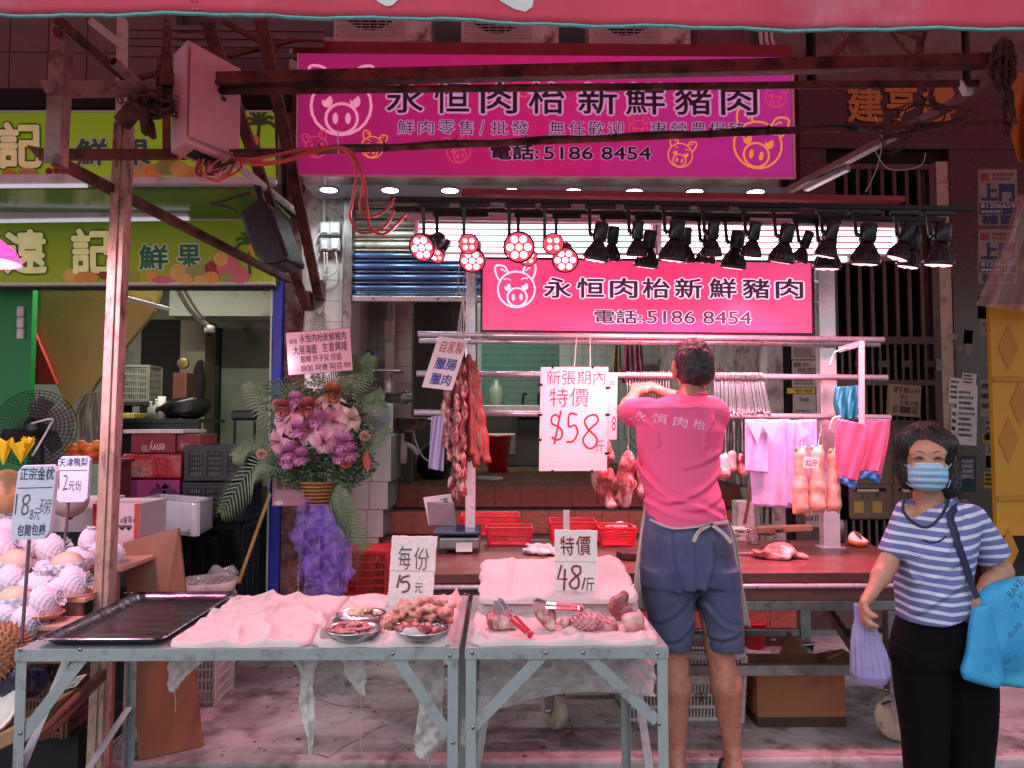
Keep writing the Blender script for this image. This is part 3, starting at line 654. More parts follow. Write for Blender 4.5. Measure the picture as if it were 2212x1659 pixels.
# ---- fruit shop signs
UY=4.45;zg=P(0,403,UY).z;LYs=5.15
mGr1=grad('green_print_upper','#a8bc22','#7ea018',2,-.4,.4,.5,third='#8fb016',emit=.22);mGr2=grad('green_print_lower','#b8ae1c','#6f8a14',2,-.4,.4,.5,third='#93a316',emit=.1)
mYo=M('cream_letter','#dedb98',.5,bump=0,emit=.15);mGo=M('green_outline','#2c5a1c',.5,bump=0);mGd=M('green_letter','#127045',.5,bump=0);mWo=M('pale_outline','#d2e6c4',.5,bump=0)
mFr={k:M('fruit_print_'+k,c,.5,bump=0,var=.12)for k,c in dict(orange='#d89a3c',red='#8e2c34',green='#8fa04a',yellow='#d2b45c',pink='#c76a6e',dark='#5a2830').items()}
def fruit(fr,u,v_,r,asp,k,parent,sq=1):
 mb=B();n=16;q=[fr.p(u,v_,-.003)]+[fr.p(u+r*math.cos(2*math.pi*i/n),v_+r*asp*sq*math.sin(2*math.pi*i/n),-.003)for i in range(n)]
 mb.add(q,[(0,i+1,(i+1)%n+1)for i in range(n)]);o=mb.build('printed_fruit',mFr[k],parent)
 for vtx in o.data.vertices:vtx.co.y-=_fo[0]*.0004
 _fo[0]+=1
_fo=[0]
def fruit_sign(fr,parent,a,b,items,palm=None):
 W_,H_=b[0]-a[0],b[1]-a[1];u=lambda x:(x-a[0])/W_;v_=lambda y:(y-a[1])/H_;asp=W_/H_
 for it in items:
  if it[0]=='t':
   _,s_,x0,y0,x1,y1,big=it
   txt(fr,s_,u(x0),v_(y0),u(x1),v_(y1),mYo if big else mGd,parent,off=.035 if big else .025,outline=(mGo if big else mWo,.035 if big else .05),t=-.008,name='sign_character')
  else:_,k,x,y,r,sq=it;fruit(fr,u(x),v_(y),r/W_,asp,k,parent,sq)
 if palm:
  for(x,y,s_)in palm:
   mb=B()
   for a_ in range(7):
    an=rad(190-a_*32);stroke(fr,[(u(x),v_(y)),(u(x+s_*.6*math.cos(an)),v_(y-s_*.6*math.sin(an)-s_*.1)),(u(x+s_*math.cos(an)),v_(y-s_*math.sin(an)+s_*.2))],.022,mGo,mb,t=-.0025-a_*.0002)
   stroke(fr,[(u(x),v_(y)),(u(x-4),v_(y+s_)),(u(x-2),v_(y+s_*2))],.02,mGo,mb,t=-.0025)
   mb.build('printed_palm',mGo,parent)
t=thing('fruit_shop_sign','upper green and yellow fruit shop sign board behind the rusty frame','shop sign',P(250,400,UY))
fr=F((-150,243),(588,243),(-150,384),UY);q=B();fr.box(q,0,0,1,1,0,.05);q.build('sign_board',mGr1,t)
q=B();fr.box(q,0,-.03,1,-.002,-.004,.05);fr.box(q,0,1.002,1,1.1,-.01,.05);q.build('white_trim',mWhite,t)
fi=[('f','green',470,360,24,1),('f','yellow',300,366,26,1),('f','orange',330,372,22,.8),('f','green',362,362,30,.6),('f','orange',405,376,26,.6),('f','yellow',385,366,20,.8),('f','red',122,368,9,1),('f','red',105,371,8,1),('f','red',137,371,8,1),('f','orange',545,305,14,1),('f','pink',455,368,16,1),('f','yellow',60,374,22,.5),('f','orange',20,376,16,.6)]
fruit_sign(fr,t,(-150,243),(588,384),fi+[('t','記',0,268,88,362,1),('t','鮮',166,302,230,358,0),('t','果',262,304,322,358,0)],palm=[(560,268,36)])
mGlG=M('glossy_green_soffit','#4d7a22',.18,.1,var=.3,sc_=3,bump=.15,bs=5)
zs2=P(300,404,UY).z
q=B();q.box(fx(-200,UY),fx(588,4.8),UY+.055,LYs,zs2,zs2+.02);q.build('green_soffit',mGlG,t)
def tube_fix(name,lab,a,b,en_,w=.06):
 tt=thing(name,lab,'tube light',(a+b)/2);q=B();q.beam(a,b,w,.05);q.build('housing',mWhite,tt,bevel=.006)
 q=B();o=Vector((0,-.01,-.038));q.tube([a+o,b+o],.012,8);q.build('tube',M('cold_tube','#eef4ff',.3,emit=en_,ecol=(.85,.93,1),bump=0),tt);return tt
tube_fix('sign_tube_light','white tube light housing under the upper fruit shop sign, cut off by the left edge',P(-120,390,UY-.09),P(190,388,UY-.09),.25)
tube_fix('sign_tube_light','white tube light housing just above the lower fruit shop sign',P(-120,468,LYs-.12),P(410,461,LYs-.12),.2)
t=thing('fruit_shop_sign','lower yellow green fruit shop sign board with the characters 遠記 鮮果 and printed fruit','shop sign',P(250,612,LYs))
fr=F((-150,478),(588,476),(-150,612),LYs);q=B();fr.box(q,0,0,1,1,0,.05);q.build('sign_board',mGr2,t)
q=B();fr.box(q,0,-.04,1,-.002,-.004,.05);fr.box(q,0,1.002,1,1.04,-.01,.05);q.build('white_trim',mWhite,t)
fi=[('f','yellow',150,598,16,1),('f','orange',185,602,26,.6),('f','red',222,596,10,1),('f','green',285,600,12,1),('f','orange',325,600,14,.8),('f','pink',350,607,24,.35),('f','yellow',385,592,20,1),('f','green',425,590,28,.6),('f','red',458,583,18,.9),('f','pink',492,580,26,.9),('f','orange',455,603,17,.8),('f','yellow',430,608,15,.7),('f','pink',515,598,22,.8),('f','green',490,602,12,.9),('f','yellow',476,562,16,1),('f','orange',548,540,13,1),('f','yellow',400,606,14,.9)]
fruit_sign(fr,t,(-150,478),(588,612),fi+[('t','遠',12,500,98,590,1),('t','記',156,498,238,590,1),('t','鮮',300,532,361,584,0),('t','果',382,532,432,584,0)],palm=[(540,528,34)])
# ================================================================ FRUIT SHOP INTERIOR
fs=thing('fruit_shop','dim fruit shop interior with green wall, slanted yellow panel and pale back wall','shop',(fx(250),FY,.06))
zt=P(200,622,5.2).z
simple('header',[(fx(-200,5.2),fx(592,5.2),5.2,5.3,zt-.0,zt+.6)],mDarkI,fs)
mCream=M('cream_wall','#a5a694',.8,var=.08,sc_=2,dirt_or_wash='#6b6a58',ds=2,dt=.65)
simple('back_wall',[(fx(-400,8),fx(720,8),8,8.1,.06,3.6)],mCream,fs)
simple('right_wall',[(fx(592,5.35),fx(600,5.35),5.33,8,.06,3.6)],mCream,fs)
simple('ceiling',[(fx(-400,8),fx(600,5.3),5.31,8,3.05,3.15)],M('grey_ceiling','#6f726c',.8),fs)
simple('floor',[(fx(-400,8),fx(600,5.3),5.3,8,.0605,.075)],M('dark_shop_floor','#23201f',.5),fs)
simple('door_frame',[(fx(450,7.9),fx(472,7.9),7.88,7.99,.06,fz(710,7.9))],M('dark_green_frame','#18352d',.5),fs)
simple('door',[(fx(474,7.9),fx(640,7.9),7.93,7.98,.06,fz(716,7.9))],M('pale_green_door','#7b8170',.6,var=.06),fs)
simple('beam',[(fx(360,7),fx(640,7),7,7.3,fz(684,7),3.1)],mCream,fs)
simple('recess',[(fx(300,7.95),fx(385,7.95),7.96,7.99,.9,fz(690,7.9))],M('recess_brown','#2a1d1b',.8),fs)
simple('inner_pillar',[(fx(386,7.6),fx(440,7.6),7.6,7.9,.06,fz(684,7.3))],M('cream_pillar','#8e826c',.7,var=.1),fs)
simple('green_wall',[(fx(-300,5.5),fx(62,5.5),5.5,5.56,.06,3.0)],M('green_wall','#0f7a34',.5,var=.06),fs)
q=B();q.prism([P(62,600,5.9),P(355,600,5.9),P(332,672,5.9),P(205,830,5.9),P(160,915,5.9),P(122,830,5.9),P(62,690,5.9)],(0,.05,0));q.build('slanted_panel',M('ochre_panel','#a8904c',.7,var=.12,sc_=2),fs)
q=B();q.prism([P(62,690,5.85),P(122,830,5.85),P(60,830,5.85)],(0,.04,0));q.build('red_slope',M('red_slope','#a12c22',.6,var=.2),fs)
simple('white_partition',[(fx(-60,5.7),fx(150,5.7),5.7,5.74,.5,fz(885,5.7))],M('dull_white_board','#8f8a86',.7),fs)
q=B();q.beam(P(250,638,5.8),P(365,668,5.8),.05,.03);tag(q.build('ceiling_lamp',mWhite,bevel=.005),'unlit white tube lamp slanting across the yellow panel','tube light')
q=B();q.tube(crv([P(385,625,5.6),P(405,660,5.8),P(430,690,6.0),P(448,702,6.1)]),.02,8);q.tube(crv([P(398,625,5.6),P(418,660,5.8),P(440,690,6.0)]),.012,6)
tag(q.build('ceiling_conduit',mCream,smooth=True),'cream pipe bending down from the fruit shop ceiling to the camera dome','pipe')
p=P(453,713,6.1);t=thing('dome_camera','small white security camera at the end of the cream pipe','camera',p);q=B();q.lathe([(.0,.04),(.035,.035),(.04,0),(.035,-.02)],p,(0,0,1),14);q.build('housing',mWhite,t,smooth=True)
q=B();q.ball((p.x,p.y-.005,p.z-.02),.03);q.build('dome',mBlack,t,smooth=True)
for k in range(3):
 fr=F.rect(38,662+24*k,52,684+24*k,5.49);t=thing('wall_switch',['top','middle','bottom'][k]+' one of three white switches on the green wall','switch',fr.p(.5,.5),'switches on the green wall');q=B();fr.box(q,0,0,1,1,-.012,.009);q.build('plate',mWhite,t,bevel=.003)
 q=B();fr.box(q,.3,.3,.7,.7,-.017,-.0125);q.build('rocker',mPaper,t)
dk=thing('desk','black desk against the back of the fruit shop','desk',P(355,1000,6.4))
dz=P(350,905,6.4).z
simple('desk_top',[(fx(250,6.4),fx(430,6.4),6.4,7,dz-.03,dz)],mBlack,dk);simple('front_panel',[(fx(255,6.4),fx(425,6.4),6.45,6.5,.08,dz-.03)],mBlack,dk)
def bottle(x,y,r,h,mat,lab,d=6.6,z=None):
 p=P(x,y,d);z=p.z if z is None else z;t=thing('bottle',lab,'bottle',(p.x,d,z));q=B();q.lathe([(r,0),(r,h*.62),(r*.4,h*.78),(r*.4,h*.9)],(p.x,d,z),n=12);q.build('body',mat,t,smooth=True)
 q=B();q.lathe([(r*.45,h*.9),(r*.45,h),(0,h)],(p.x,d,z),n=10);q.build('cap',mPaper,t,smooth=True)
bottle(338,903,.035,.17,M('clear_bottle','#a7a79c',.2),'clear bottle on the desk, left of the white cylinder',z=dz)
bottle(326,903,.03,.15,M('grey_bottle','#84857c',.3),'grey bottle on the desk beside the clear one',z=dz)
p=P(349,900,6.55);q=B();q.lathe([(.032,0),(.032,.19),(0,.19)],(p.x,6.55,dz),n=14);tag(q.build('paper_roll',mPaper,smooth=True),'upright white roll on the desk beside the bottles','roll')
q=B();q.box(fx(255,6.5),fx(296,6.5),6.45,6.8,dz,dz+.05);tag(q.build('tray',M('yellow_tray','#b09a4e',.5),bevel=.01),'flat yellow tray on the left of the desk','tray')
sdf('bag',wob(U([ell((fx(390,6.5),6.6,dz+.09),(.2,.12,.09)),ell((fx(405,6.5),6.6,dz+.13),(.1,.1,.07))],.04),.012,30,2),(fx(350,6.5)-.1,6.4,dz),(fx(430,6.5)+.1,6.8,dz+.25),.012,mBlack)
tag(bpy.data.objects['bag'],'crumpled black bag lying on the right end of the desk','bag')
def mesh_box(t,x0,x1,y0,y1,z0,z1,mat,nx=8,nz=4,th=.006,floor=True,rim=.012,slot=.55,margin=.03,taper=0):
 """open crate with slotted walls: real bars between real holes"""
 q=B();tp=lambda z:taper*(1-(z-z0)/(z1-z0))
 def wall(a,b,n):
  a,b=Vector((*a,0)),Vector((*b,0));d=b-a;ln=d.length;d.normalize()
  cen=Vector(((x0+x1)/2,(y0+y1)/2,0))
  def pt(s_,z):p_=a+d*s_;p_=p_+(cen-p_).normalized()*tp(z);p_.z=z;return p_
  for k in range(n+1):
   s_=margin+(ln-2*margin)*k/n;w=(ln-2*margin)/n*(1-slot);q.beam(pt(s_,z0),pt(s_,z1),w,th,up=d)
  for k in range(nz+1):
   z=z0+margin*.6+(z1-z0-margin)*k/nz;q.beam(pt(0,z),pt(ln,z),th*1.1,(z1-z0)/nz*.22)
  for s_ in(0,ln):q.beam(pt(s_,z0),pt(s_,z1),margin,th*1.3,up=d)
 wall((x0,y0),(x1,y0),nx);wall((x1,y0),(x1,y1),max(3,int(nx*(y1-y0)/(x1-x0))));wall((x0,y0),(x0,y1),max(3,int(nx*(y1-y0)/(x1-x0))));wall((x0,y1),(x1,y1),nx)
 o=q.build('slotted_wall',mat,t)
 q=B();r=rim
 for a,b in(((x0,y0),(x1,y0)),((x1,y0),(x1,y1)),((x1,y1),(x0,y1)),((x0,y1),(x0,y0))):q.beam((*a,z1),(*b,z1),r*1.6,r*1.8)
 q.build('rim',mat,t,bevel=.003)
 if floor:q=B();q.box(x0+taper,x1-taper,y0+taper,y1-taper,z0,z0+.006);q.build('base',mat,t)
t=thing('wire_basket','pale slotted basket standing on the back shelf of the fruit shop','basket',P(280,868,6.7));mesh_box(t,fx(258,6.7),fx(318,6.7),6.7,6.95,fz(868,6.7),fz(792,6.7),M('pale_grey_plastic','#8b8a7c',.5),9,5)
simple('shelf_rack',[(fx(250,6.7),fx(400,6.7),6.65,7,fz(876,6.7),fz(869,6.7)),(fx(250,6.7),fx(256,6.7),6.7,6.95,dz,fz(876,6.7)),(fx(394,6.7),fx(400,6.7),6.7,6.95,dz,fz(876,6.7))],mDarkI)
tag(bpy.data.objects['shelf_rack'],'dark shelf rack on the desk carrying baskets','shelf')
t=thing('display_box','brown wooden box with a small round clock on top on the back shelf','box',P(388,868,6.7));q=B();q.box(fx(372,6.7),fx(402,6.7),6.7,6.9,fz(868,6.7),fz(806,6.7));q.build('case',M('brown_wood_case','#6a3c2a',.4),t)
q=B();q.lathe([(.05,0),(.05,.02),(.04,.025),(0,.025)],(fx(388,6.7),6.76,fz(785,6.7)),(0,-1,0),20);q.build('clock',M('brass','#8d7d4c',.35,.7),t,smooth=True)
sdf('hanging_garment',wob(ell((fx(420,7.4),7.5,fz(830,7.4)),(.06,.05,.2)),.01,30,4),(fx(420,7.4)-.2,7.3,fz(830,7.4)-.3),(fx(420,7.4)+.2,7.7,fz(830,7.4)+.3),.015,M('dark_cloth','#2b2422',.9));tag(bpy.data.objects['hanging_garment'],'dark garment hanging on the cream pillar','garment')
t=thing('chair','black metal chair with padded back against the pale door','chair',P(530,1050,5.9));q=B();p=P(528,897,5.9);q.ob((p.x,p.y,p.z),(.1,0,0),(0,.02,0),(0,0,.04));q.build('backrest',mBlack,t,bevel=.02)
for s_ in(-1,1):q=B();q.tube([(p.x+s_*.075,p.y+.01,p.z-.03),(p.x+s_*.075,p.y+.01,.08)],.01,8);q.build('leg',mBlackM,t)
q=B();q.box(p.x-.16,p.x+.16,p.y-.34,p.y,p.z-.42,p.z-.37);q.build('seat',mBlack,t,bevel=.02)
tube_light('fruit_shop_tube','dim tube light on the ceiling of the fruit shop',(-3.4,5.9,2.98),(-2.2,5.9,2.98),.014,26,(1,.97,.85),es=3)
q=B();q.box(fx(590),fx(610),FY-.05,FY+.05,.06,fz(560));tag(q.build('blue_post',mBlue,bevel=.004),'tall blue painted post between the two shops','post')
q=B();q.box(fx(586),fx(589),FY-.06,FY-.05,.06,fz(615));tag(q.build('white_edging',mWhite),'thin white edging strip beside the blue post','edging')
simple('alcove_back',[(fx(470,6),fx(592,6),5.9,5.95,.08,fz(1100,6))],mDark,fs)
# ================================================================ CANOPY AND RUSTY FRAME
def pipe(name,lab,cat,a,b,r,mat,n=10,mid=None):
 q=B();pts=[P(*a)]+([P(*m_)for m_ in mid]if mid else[])+[P(*b)];q.tube(crv(pts,5)if mid else pts,r,n);return tag(q.build(name,mat,smooth=True),lab,cat)
def angle(name,lab,cat,a,b,w,mat,side=1,th=.005,flip=False):
 """angle iron: two flat flanges"""
 a,b=(P(*a)if len(a)==3 and not isinstance(a,Vector)else a),(P(*b)if not isinstance(b,Vector)else b);d=(b-a).normalized();u=d.cross(Vector((0,1,0))).normalized()*side;n=Vector((0,1,0))
 q=B();q.ob((a+b)/2,(b-a)/2,u*w/2,n*th/2);q.ob((a+b)/2+u*(w/2-th/2)+n*(w/2+th/2),(b-a)/2,u*th/2,n*w/2)
 return tag(q.build(name,mat,bevel=.0015),lab,cat)
VY=2.15
aw=thing('awning','red cloth awning with green piped lower edge and a white printed character overhead','awning',P(1106,30,VY))
xa,xb=-2.1,2.1
def val(u,w):
 x=xa+(xb-xa)*u;zb_=P(1106,43+12*u,VY).z;s=.006*math.sin(x*9)+.004*math.sin(x*23+1);return(x,VY+.02*math.sin(x*2.1)+s*(1-w)-w*.03,zb_+w*.22)
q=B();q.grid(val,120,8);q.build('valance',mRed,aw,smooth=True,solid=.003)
q=B();q.tube([Vector(val(i/120,0))+Vector((0,-.003,-.001+.001*math.sin(i*2.3)))for i in range(121)],.0052,7);q.build('piping',mGreenP,aw,smooth=True)
q=B()
for i in range(420):
 a=Vector(val(i/420,.028));b=Vector(val((i+.55)/420,.028));q.beam(a+Vector((0,-.0035,0)),b+Vector((0,-.0035,0)),.0012,.0012)
o=q.build('stitching',M('dark_thread','#2f4a48',.9),aw);o['kind']='stuff'
def canop(u,w):
 x=-5.5+11.5*u;return(x,VY-.03+w*3.2,CAMH+1.35+w*2.05+.03*math.sin(w*9)*math.sin(x*2))
q=B();q.grid(canop,40,20);q.build('canopy_cloth',M('red_canopy','#c9787c',.8,var=.1,bump=.2,transl=.7),aw,smooth=True)  # unseen cloth, widened beyond the valance to keep sky light off the walls
def vblob(c,rx,ry,pts):
 q=B();n=len(pts);f0=[]
 ctr=None;P_=[]
 for(x,y)in pts:r=ray(x,y);u=((Vector((0,0,CAMH))+r*(VY/r.y)).x-xa)/(xb-xa);z=P(x,y,VY).z;zb_=P(1106,43+12*u,VY).z;k=Vector(val(u,(z-zb_)/.22));P_.append((k.x,k.y-.004,k.z))
 c=Vector((sum(p[0]for p in P_)/n,sum(p[1]for p in P_)/n,sum(p[2]for p in P_)/n));q.add([tuple(c)]+P_,[(0,i+1,(i+1)%n+1)for i in range(n)]);q.build('white_print',mPaper,aw)
vblob(0,0,0,[(795,-20),(806,2),(822,16),(838,23),(850,20),(866,6),(885,-4),(890,-20)])
vblob(0,0,0,[(1030,-20),(1066,-2),(1085,8),(1110,20),(1135,26),(1150,16),(1153,0),(1154,-20)])
for x in(425,434):
 q=B()
 for k in range(9):a=Vector(val((P(x,20,VY).x-xa)/(xb-xa),.05+k*.11));q.ball((a.x+.002*(-1)**k,a.y-.004,a.z),.0035,6)
 q.build('seam_stitch',M('pink_thread','#d0647a',.8),aw)
mBeam=M('dark_rusty_beam','#6a3a30',.6,.4,var=.3,sc_=14,bump=.5,bs=60,dirt_or_wash='#22100d',ds=9,dt=.55)
BYm=2.95
q=B();a,b=P(352,177,BYm),P(2176,131,BYm);q.beam(a,b,.05,.05);q.beam(a+Vector((0,-.027,-.018)),b+Vector((0,-.027,-.018)),.004,.014)
bm=tag(q.build('roof_beam',mBeam,bevel=.003),'thick dark rusty steel beam crossing in front of the magenta sign','beam')
pipe('scaffold_pipe','rusty round pipe running just under the thick beam across the sign','pipe',(345,198,BYm),(2112,180,BYm),.0145,mRust)
pipe('cable_pipe','thin rusty pipe carrying a tied black cable across the sign','pipe',(505,334,BYm+.05),(2195,262,BYm+.05),.0125,mRust)
q=B();n=40;pts=[]
for i in range(n+1):
 x=470+(1730-470)*i/n;pts.append(P(x,334-(x-505)*.0426-7.5-2*math.sin(i*.9),BYm+.045))
pts+=[P(1790,270,BYm+.04),P(1840,270,BYm+.03),P(1880,282,BYm+.02),P(1962,301,BYm)]
q.tube(crv(pts,3),.0055,6);bc=tag(q.build('black_cable',mBlack,smooth=True),'black cable tied along the thin pipe in front of the sign, sagging at right','cable')
q=B()
for x in(690,830,985,1135,1330,1535,1660,1835):
 q=B();c=P(x,334-(x-505)*.0426-3,BYm+.05);q.lathe([(.021,-.003),(.021,.003)],c,(1,0,0),10);q.beam(c+Vector((0,0,.02)),c+Vector((.004,0,.035)),.002,.002);q.build('cable_tie',mBlack,bc)
pole=thing('frame_pole','tall flaking white and rust pole standing left of the tables','pole',(P(203,1659,3.2).x,3.2,0))
top,bot=P(261,262,3.15),P(203,1640,3.2);d_=(bot-top);bot=bot+d_*(-(bot.z)/d_.z)
q=B();uu=Vector((1,0,0));q.ob((top+bot)/2,(bot-top)/2,uu*.030,Vector((0,.002,0)));q.ob((top+bot)/2+uu*.0275+Vector((0,.032,0)),(bot-top)/2,uu*.0025,Vector((0,.03,0)))
q.ob((top+bot)/2+uu*.005+Vector((0,-.006,0)),(bot-top)/2,uu*.003,Vector((0,.004,0)))
q.build('pole_shaft',mPole,pole,bevel=.002)
q=B();q.beam(P(262,268,3.14),P(308,215,3.12),.06,.05,up=(0,1,0));q.build('bent_head',mRust,pole,bevel=.004)
angle('frame_upright','short rusty angle iron hanging down at upper left','angle iron',(127,40,2.7),(111,352,2.7),.055,mRustL)
t_=B();t_.lathe([(.018,0),(.018,.01),(0,.012)],P(126,70,2.69),(0,-1,0),6);tag(t_.build('rusty_bolt',mRust),'big rusty bolt at the top of the hanging angle iron','bolt')
angle('frame_crossbar','rusty angle iron bar crossing the hanging upright at upper left','angle iron',(92,187,2.68),(300,186,2.9),.048,mRustL,side=-1)
pipe('rusty_brace','long rusty pipe brace running from the awning down to the knot of chains','pipe',(122,40,2.6),(268,168,2.95),.018,mRust)
pipe('open_pipe','open ended rusty pipe pointing left above the pole head','pipe',(245,133,2.75),(330,212,2.95),.020,mRustL)
q=B();p0=P(245,133,2.75);dd=(p0-P(330,212,2.95)).normalized();q.lathe([(.016,.001),(0,.001)],p0,dd,12);tag(q.build('pipe_mouth',mDark),'dark open mouth of the rusty pipe','pipe end')
q=B();q.beam(P(265,40,3.6),P(262,255,3.6),.055,.03);tag(q.build('white_post',M('white_rusty_paint','#b5b0a4',.6,dirt_or_wash='#5f3a2c',ds=9,dt=.62),bevel=.003),'white painted post behind the knot of chains','post')
q=B();q.beam(P(196,45,3.55),P(272,105,3.58),.03,.03);tag(q.build('white_brace',MATS['white_rusty_paint'],bevel=.002),'short white brace leaning on the white post','brace')
q=B();q.beam(P(82,334,2.75),P(403,334,3.05),.036,.036);q.prism([P(56,312,2.74),P(84,318,2.74),P(98,352,2.74),P(76,338,2.74)],(0,.01,0));tag(q.build('short_bar',mBeam,bevel=.002),'dark horizontal bar behind the pole in front of the upper fruit sign','bar')
q=B();q.beam(P(122,348,2.85),P(625,606,5.0),.045,.035);tag(q.build('long_brace',mRust,bevel=.002),'long brown brace slanting down from the pole to the shop pillar','brace')
q=B();q.beam(P(362,332,3.4),P(560,332,3.6),.03,.03);tag(q.build('short_pipe',mBeam,bevel=.002),'dark stub of bar behind the pink junction box','bar')
q=B();q.beam(P(563,40,3.5),P(687,636,5.1),.06,.03);tag(q.build('roof_strut',mBeam,bevel=.002),'dark steel strut dropping to the tiled pillar, the right one of the pair','strut')
q=B();q.beam(P(447,45,3.2),P(660,660,5.15),.055,.03);tag(q.build('roof_strut',mBeam,bevel=.002),'dark steel strut dropping to the tiled pillar, the left one of the pair','strut')
for(x,y)in((687,625),(660,648)):
 q=B();c=P(x,y,5.2);q.box(c.x-.03,c.x+.03,5.18,5.3,c.z-.06,c.z+.06);tag(q.build('wall_bracket',mRust),('upper' if y<640 else 'lower')+' rusty bracket fixing a strut to the pillar','bracket')
q=B();q.beam(P(1700,414,4.4),P(2170,166,3.0),.045,.035);q.beam(P(1700,414,4.4)+Vector((0,0,.024)),P(2170,166,3.0)+Vector((0,0,.024)),.01,.004)
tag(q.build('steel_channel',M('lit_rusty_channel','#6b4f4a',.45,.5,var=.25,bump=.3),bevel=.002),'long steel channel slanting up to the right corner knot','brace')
q=B();q.beam(P(1740,408,4.2),P(1832,362,3.95),.04,.03);tag(q.build('tube_fitting',mSteelD,bevel=.004),'grey light fitting strapped under the right channel','light fitting')
q=B();q.beam(P(1905,300,3.05),P(2080,258,3.0),.02,.015);tag(q.build('flat_bar',mRust),'short flat bar beside the right channel','bar')
for k,(a,b,w,lab)in enumerate((((1800,50,3.5),(1838,115,3.55),.02,'small brace under the canopy at upper right, left one'),((1868,50,3.4),(1795,125,3.5),.025,'small brace under the canopy at upper right, right one'),((360,60,4.2),(360,330,4.3),.04,'dark upright behind the chain'),((480,45,4.4),(600,110,4.5),.03,'thin dark rod above the pink junction box'),((150,205,4.6),(640,85,4.8),.03,'dark rod crossing behind the frame at upper left'))):
 q=B();q.beam(P(*a),P(*b),w,w*.8);tag(q.build('roof_rod',mBeam),lab,'rod')
for k,y in enumerate((60,78,95,118)):q=B();q.beam(P(280,y,4.9),P(700,y+4,4.9),.02,.03);tag(q.build('ledge_pipe',M('dusty_pipe','#6b5f5a',.7)),['highest','second','third','lowest'][k]+' dusty horizontal pipe at the upper left of the magenta sign','pipe','dusty pipes left of the sign')
q=B();random.seed(9)
def ragged(pts,r,jit=.004):
 c=crv([P(*p)for p in pts],8);return[p+Vector([random.uniform(-jit,jit)for _ in range(3)])for p in c]
for pts,r in(([(1910,50,3.3),(1960,75,3.3),(1985,88,3.3),(1978,118,3.3)],.012),([(1915,60,3.3),(1945,95,3.3),(1968,120,3.3)],.010),([(1997,66,3.3),(1990,118,3.3)],.009),([(1990,150,3.25),(2010,175,3.2),(2010,215,3.2),(2035,235,3.2)],.012)):
 q.tube(ragged(pts,r),r,7)
tag(q.build('dusty_bracket',mRust),'dust furred bent rods above the gilt characters','bracket')
def chain(name,lab,pts,lr=.018,r=.0045,mat=mRust):
 t=thing(name,lab,'chain',P(*pts[-1]));c=crv([P(*p)for p in pts],12);L_=0;last=c[0];k=0
 for i in range(1,len(c)):
  L_+=(c[i]-c[i-1]).length
  if L_>lr*1.5:
   L_=0;d=(c[i]-last).normalized();last=c[i];u,w=ortho(d);s_=u if k%2 else w;k+=1
   q=B();q.tube([c[i]+d*lr*1.05*math.cos(a)+s_*lr*.55*math.sin(a)for a in[6.283*j/10 for j in range(10)]],r,5,closed=True);q.build('link',mat,t,smooth=True)
chain('rusty_chain','rusty chain hanging from the roof to the knot over the pole',[(362,40,3.0),(358,90,2.98),(345,140,2.95),(340,175,2.93),(352,210,2.93),(350,235,2.93)])
chain('rusty_chain','rusty chain wound round the pipe joint beside the junction box',[(310,225,2.88),(330,240,2.86),(355,238,2.86),(375,245,2.88),(360,228,2.9),(330,215,2.9)])
q=B();random.seed(3)
def knot(q,cx,cy,d,rx,ry,n,r):
 for k in range(n):
  a=random.uniform(0,6.28);pts=[]
  for j in range(6):a+=random.uniform(.6,1.6);pts.append((cx+rx*random.uniform(.2,1)*math.cos(a),cy+ry*random.uniform(.2,1)*math.sin(a),d+random.uniform(-.05,.05)))
  q.tube(crv([P(*p)for p in pts],5),r*random.uniform(.6,1.5),6)
knot(q,335,225,2.9,46,34,16,.006);knot(q,270,215,2.9,24,22,5,.0018);knot(q,385,215,2.9,30,20,5,.0015)
tag(q.build('rope_knot',mRust,smooth=True),'rusty knot of wire and rope binding pipes at the left pole head','wire knot')
q=B();q.beam(P(312,245,2.9),P(318,290,2.9),.045,.03);q.beam(P(325,262,2.92),P(330,298,2.92),.035,.02);tag(q.build('pipe_clamp',mRust,bevel=.004),'rusty clamp plates hanging under the left wire knot','clamp')
q=B();knot(q,2165,140,2.9,32,60,18,.007);knot(q,2178,250,2.9,16,60,7,.005);knot(q,2010,250,3.0,110,45,9,.0018);knot(q,1925,300,3.0,45,50,6,.0016)
tag(q.build('rope_tangle',M('dusty_rope','#4a3029',.95,var=.4,sc_=50),smooth=True),'tangle of dusty rope and cord at the upper right corner','rope')
q=B();q.ob(P(2085,190,3.0),(.05,.06,0.028),(0,.02,0),(-.015,0,.03));tag(q.build('white_wrapping',mPaper,bevel=.012),'torn white wrapping round the right end of the channel','wrapping')
q=B();q.tube(crv([P(1870,415,3.4),P(1895,360,3.4),P(1905,300,3.35),P(1890,250,3.3)],6),.0015,5);q.tube(crv([P(1890,325,3.3),P(1920,365,3.3),P(1985,360,3.3),P(2000,330,3.3)],6),.0015,5)
tag(q.build('hanging_string',mPaper),'thin pale strings looping below the right channel','string')
jb=thing('junction_box','pink lit metal junction box with cables spilling from its underside','junction box',P(430,330,2.9))
X_,Y_=Vector((.045,-.075,0)),Vector((-.066,-.038,-.0));Zv=Vector((0,0,.195))
c0=P(447,238,3.0)
q=B();q.ob(c0,Vector((.052,-.06,0)),Vector((.088,.06,0))*.0+Vector((.10,.03,0))*.0+Vector((.06,.12,0)),Zv);q.build('box_body',M('pink_lit_metal','#c99a9c',.45,var=.06),jb,bevel=.006)  # pink lamplight is put into the base colour of the metal
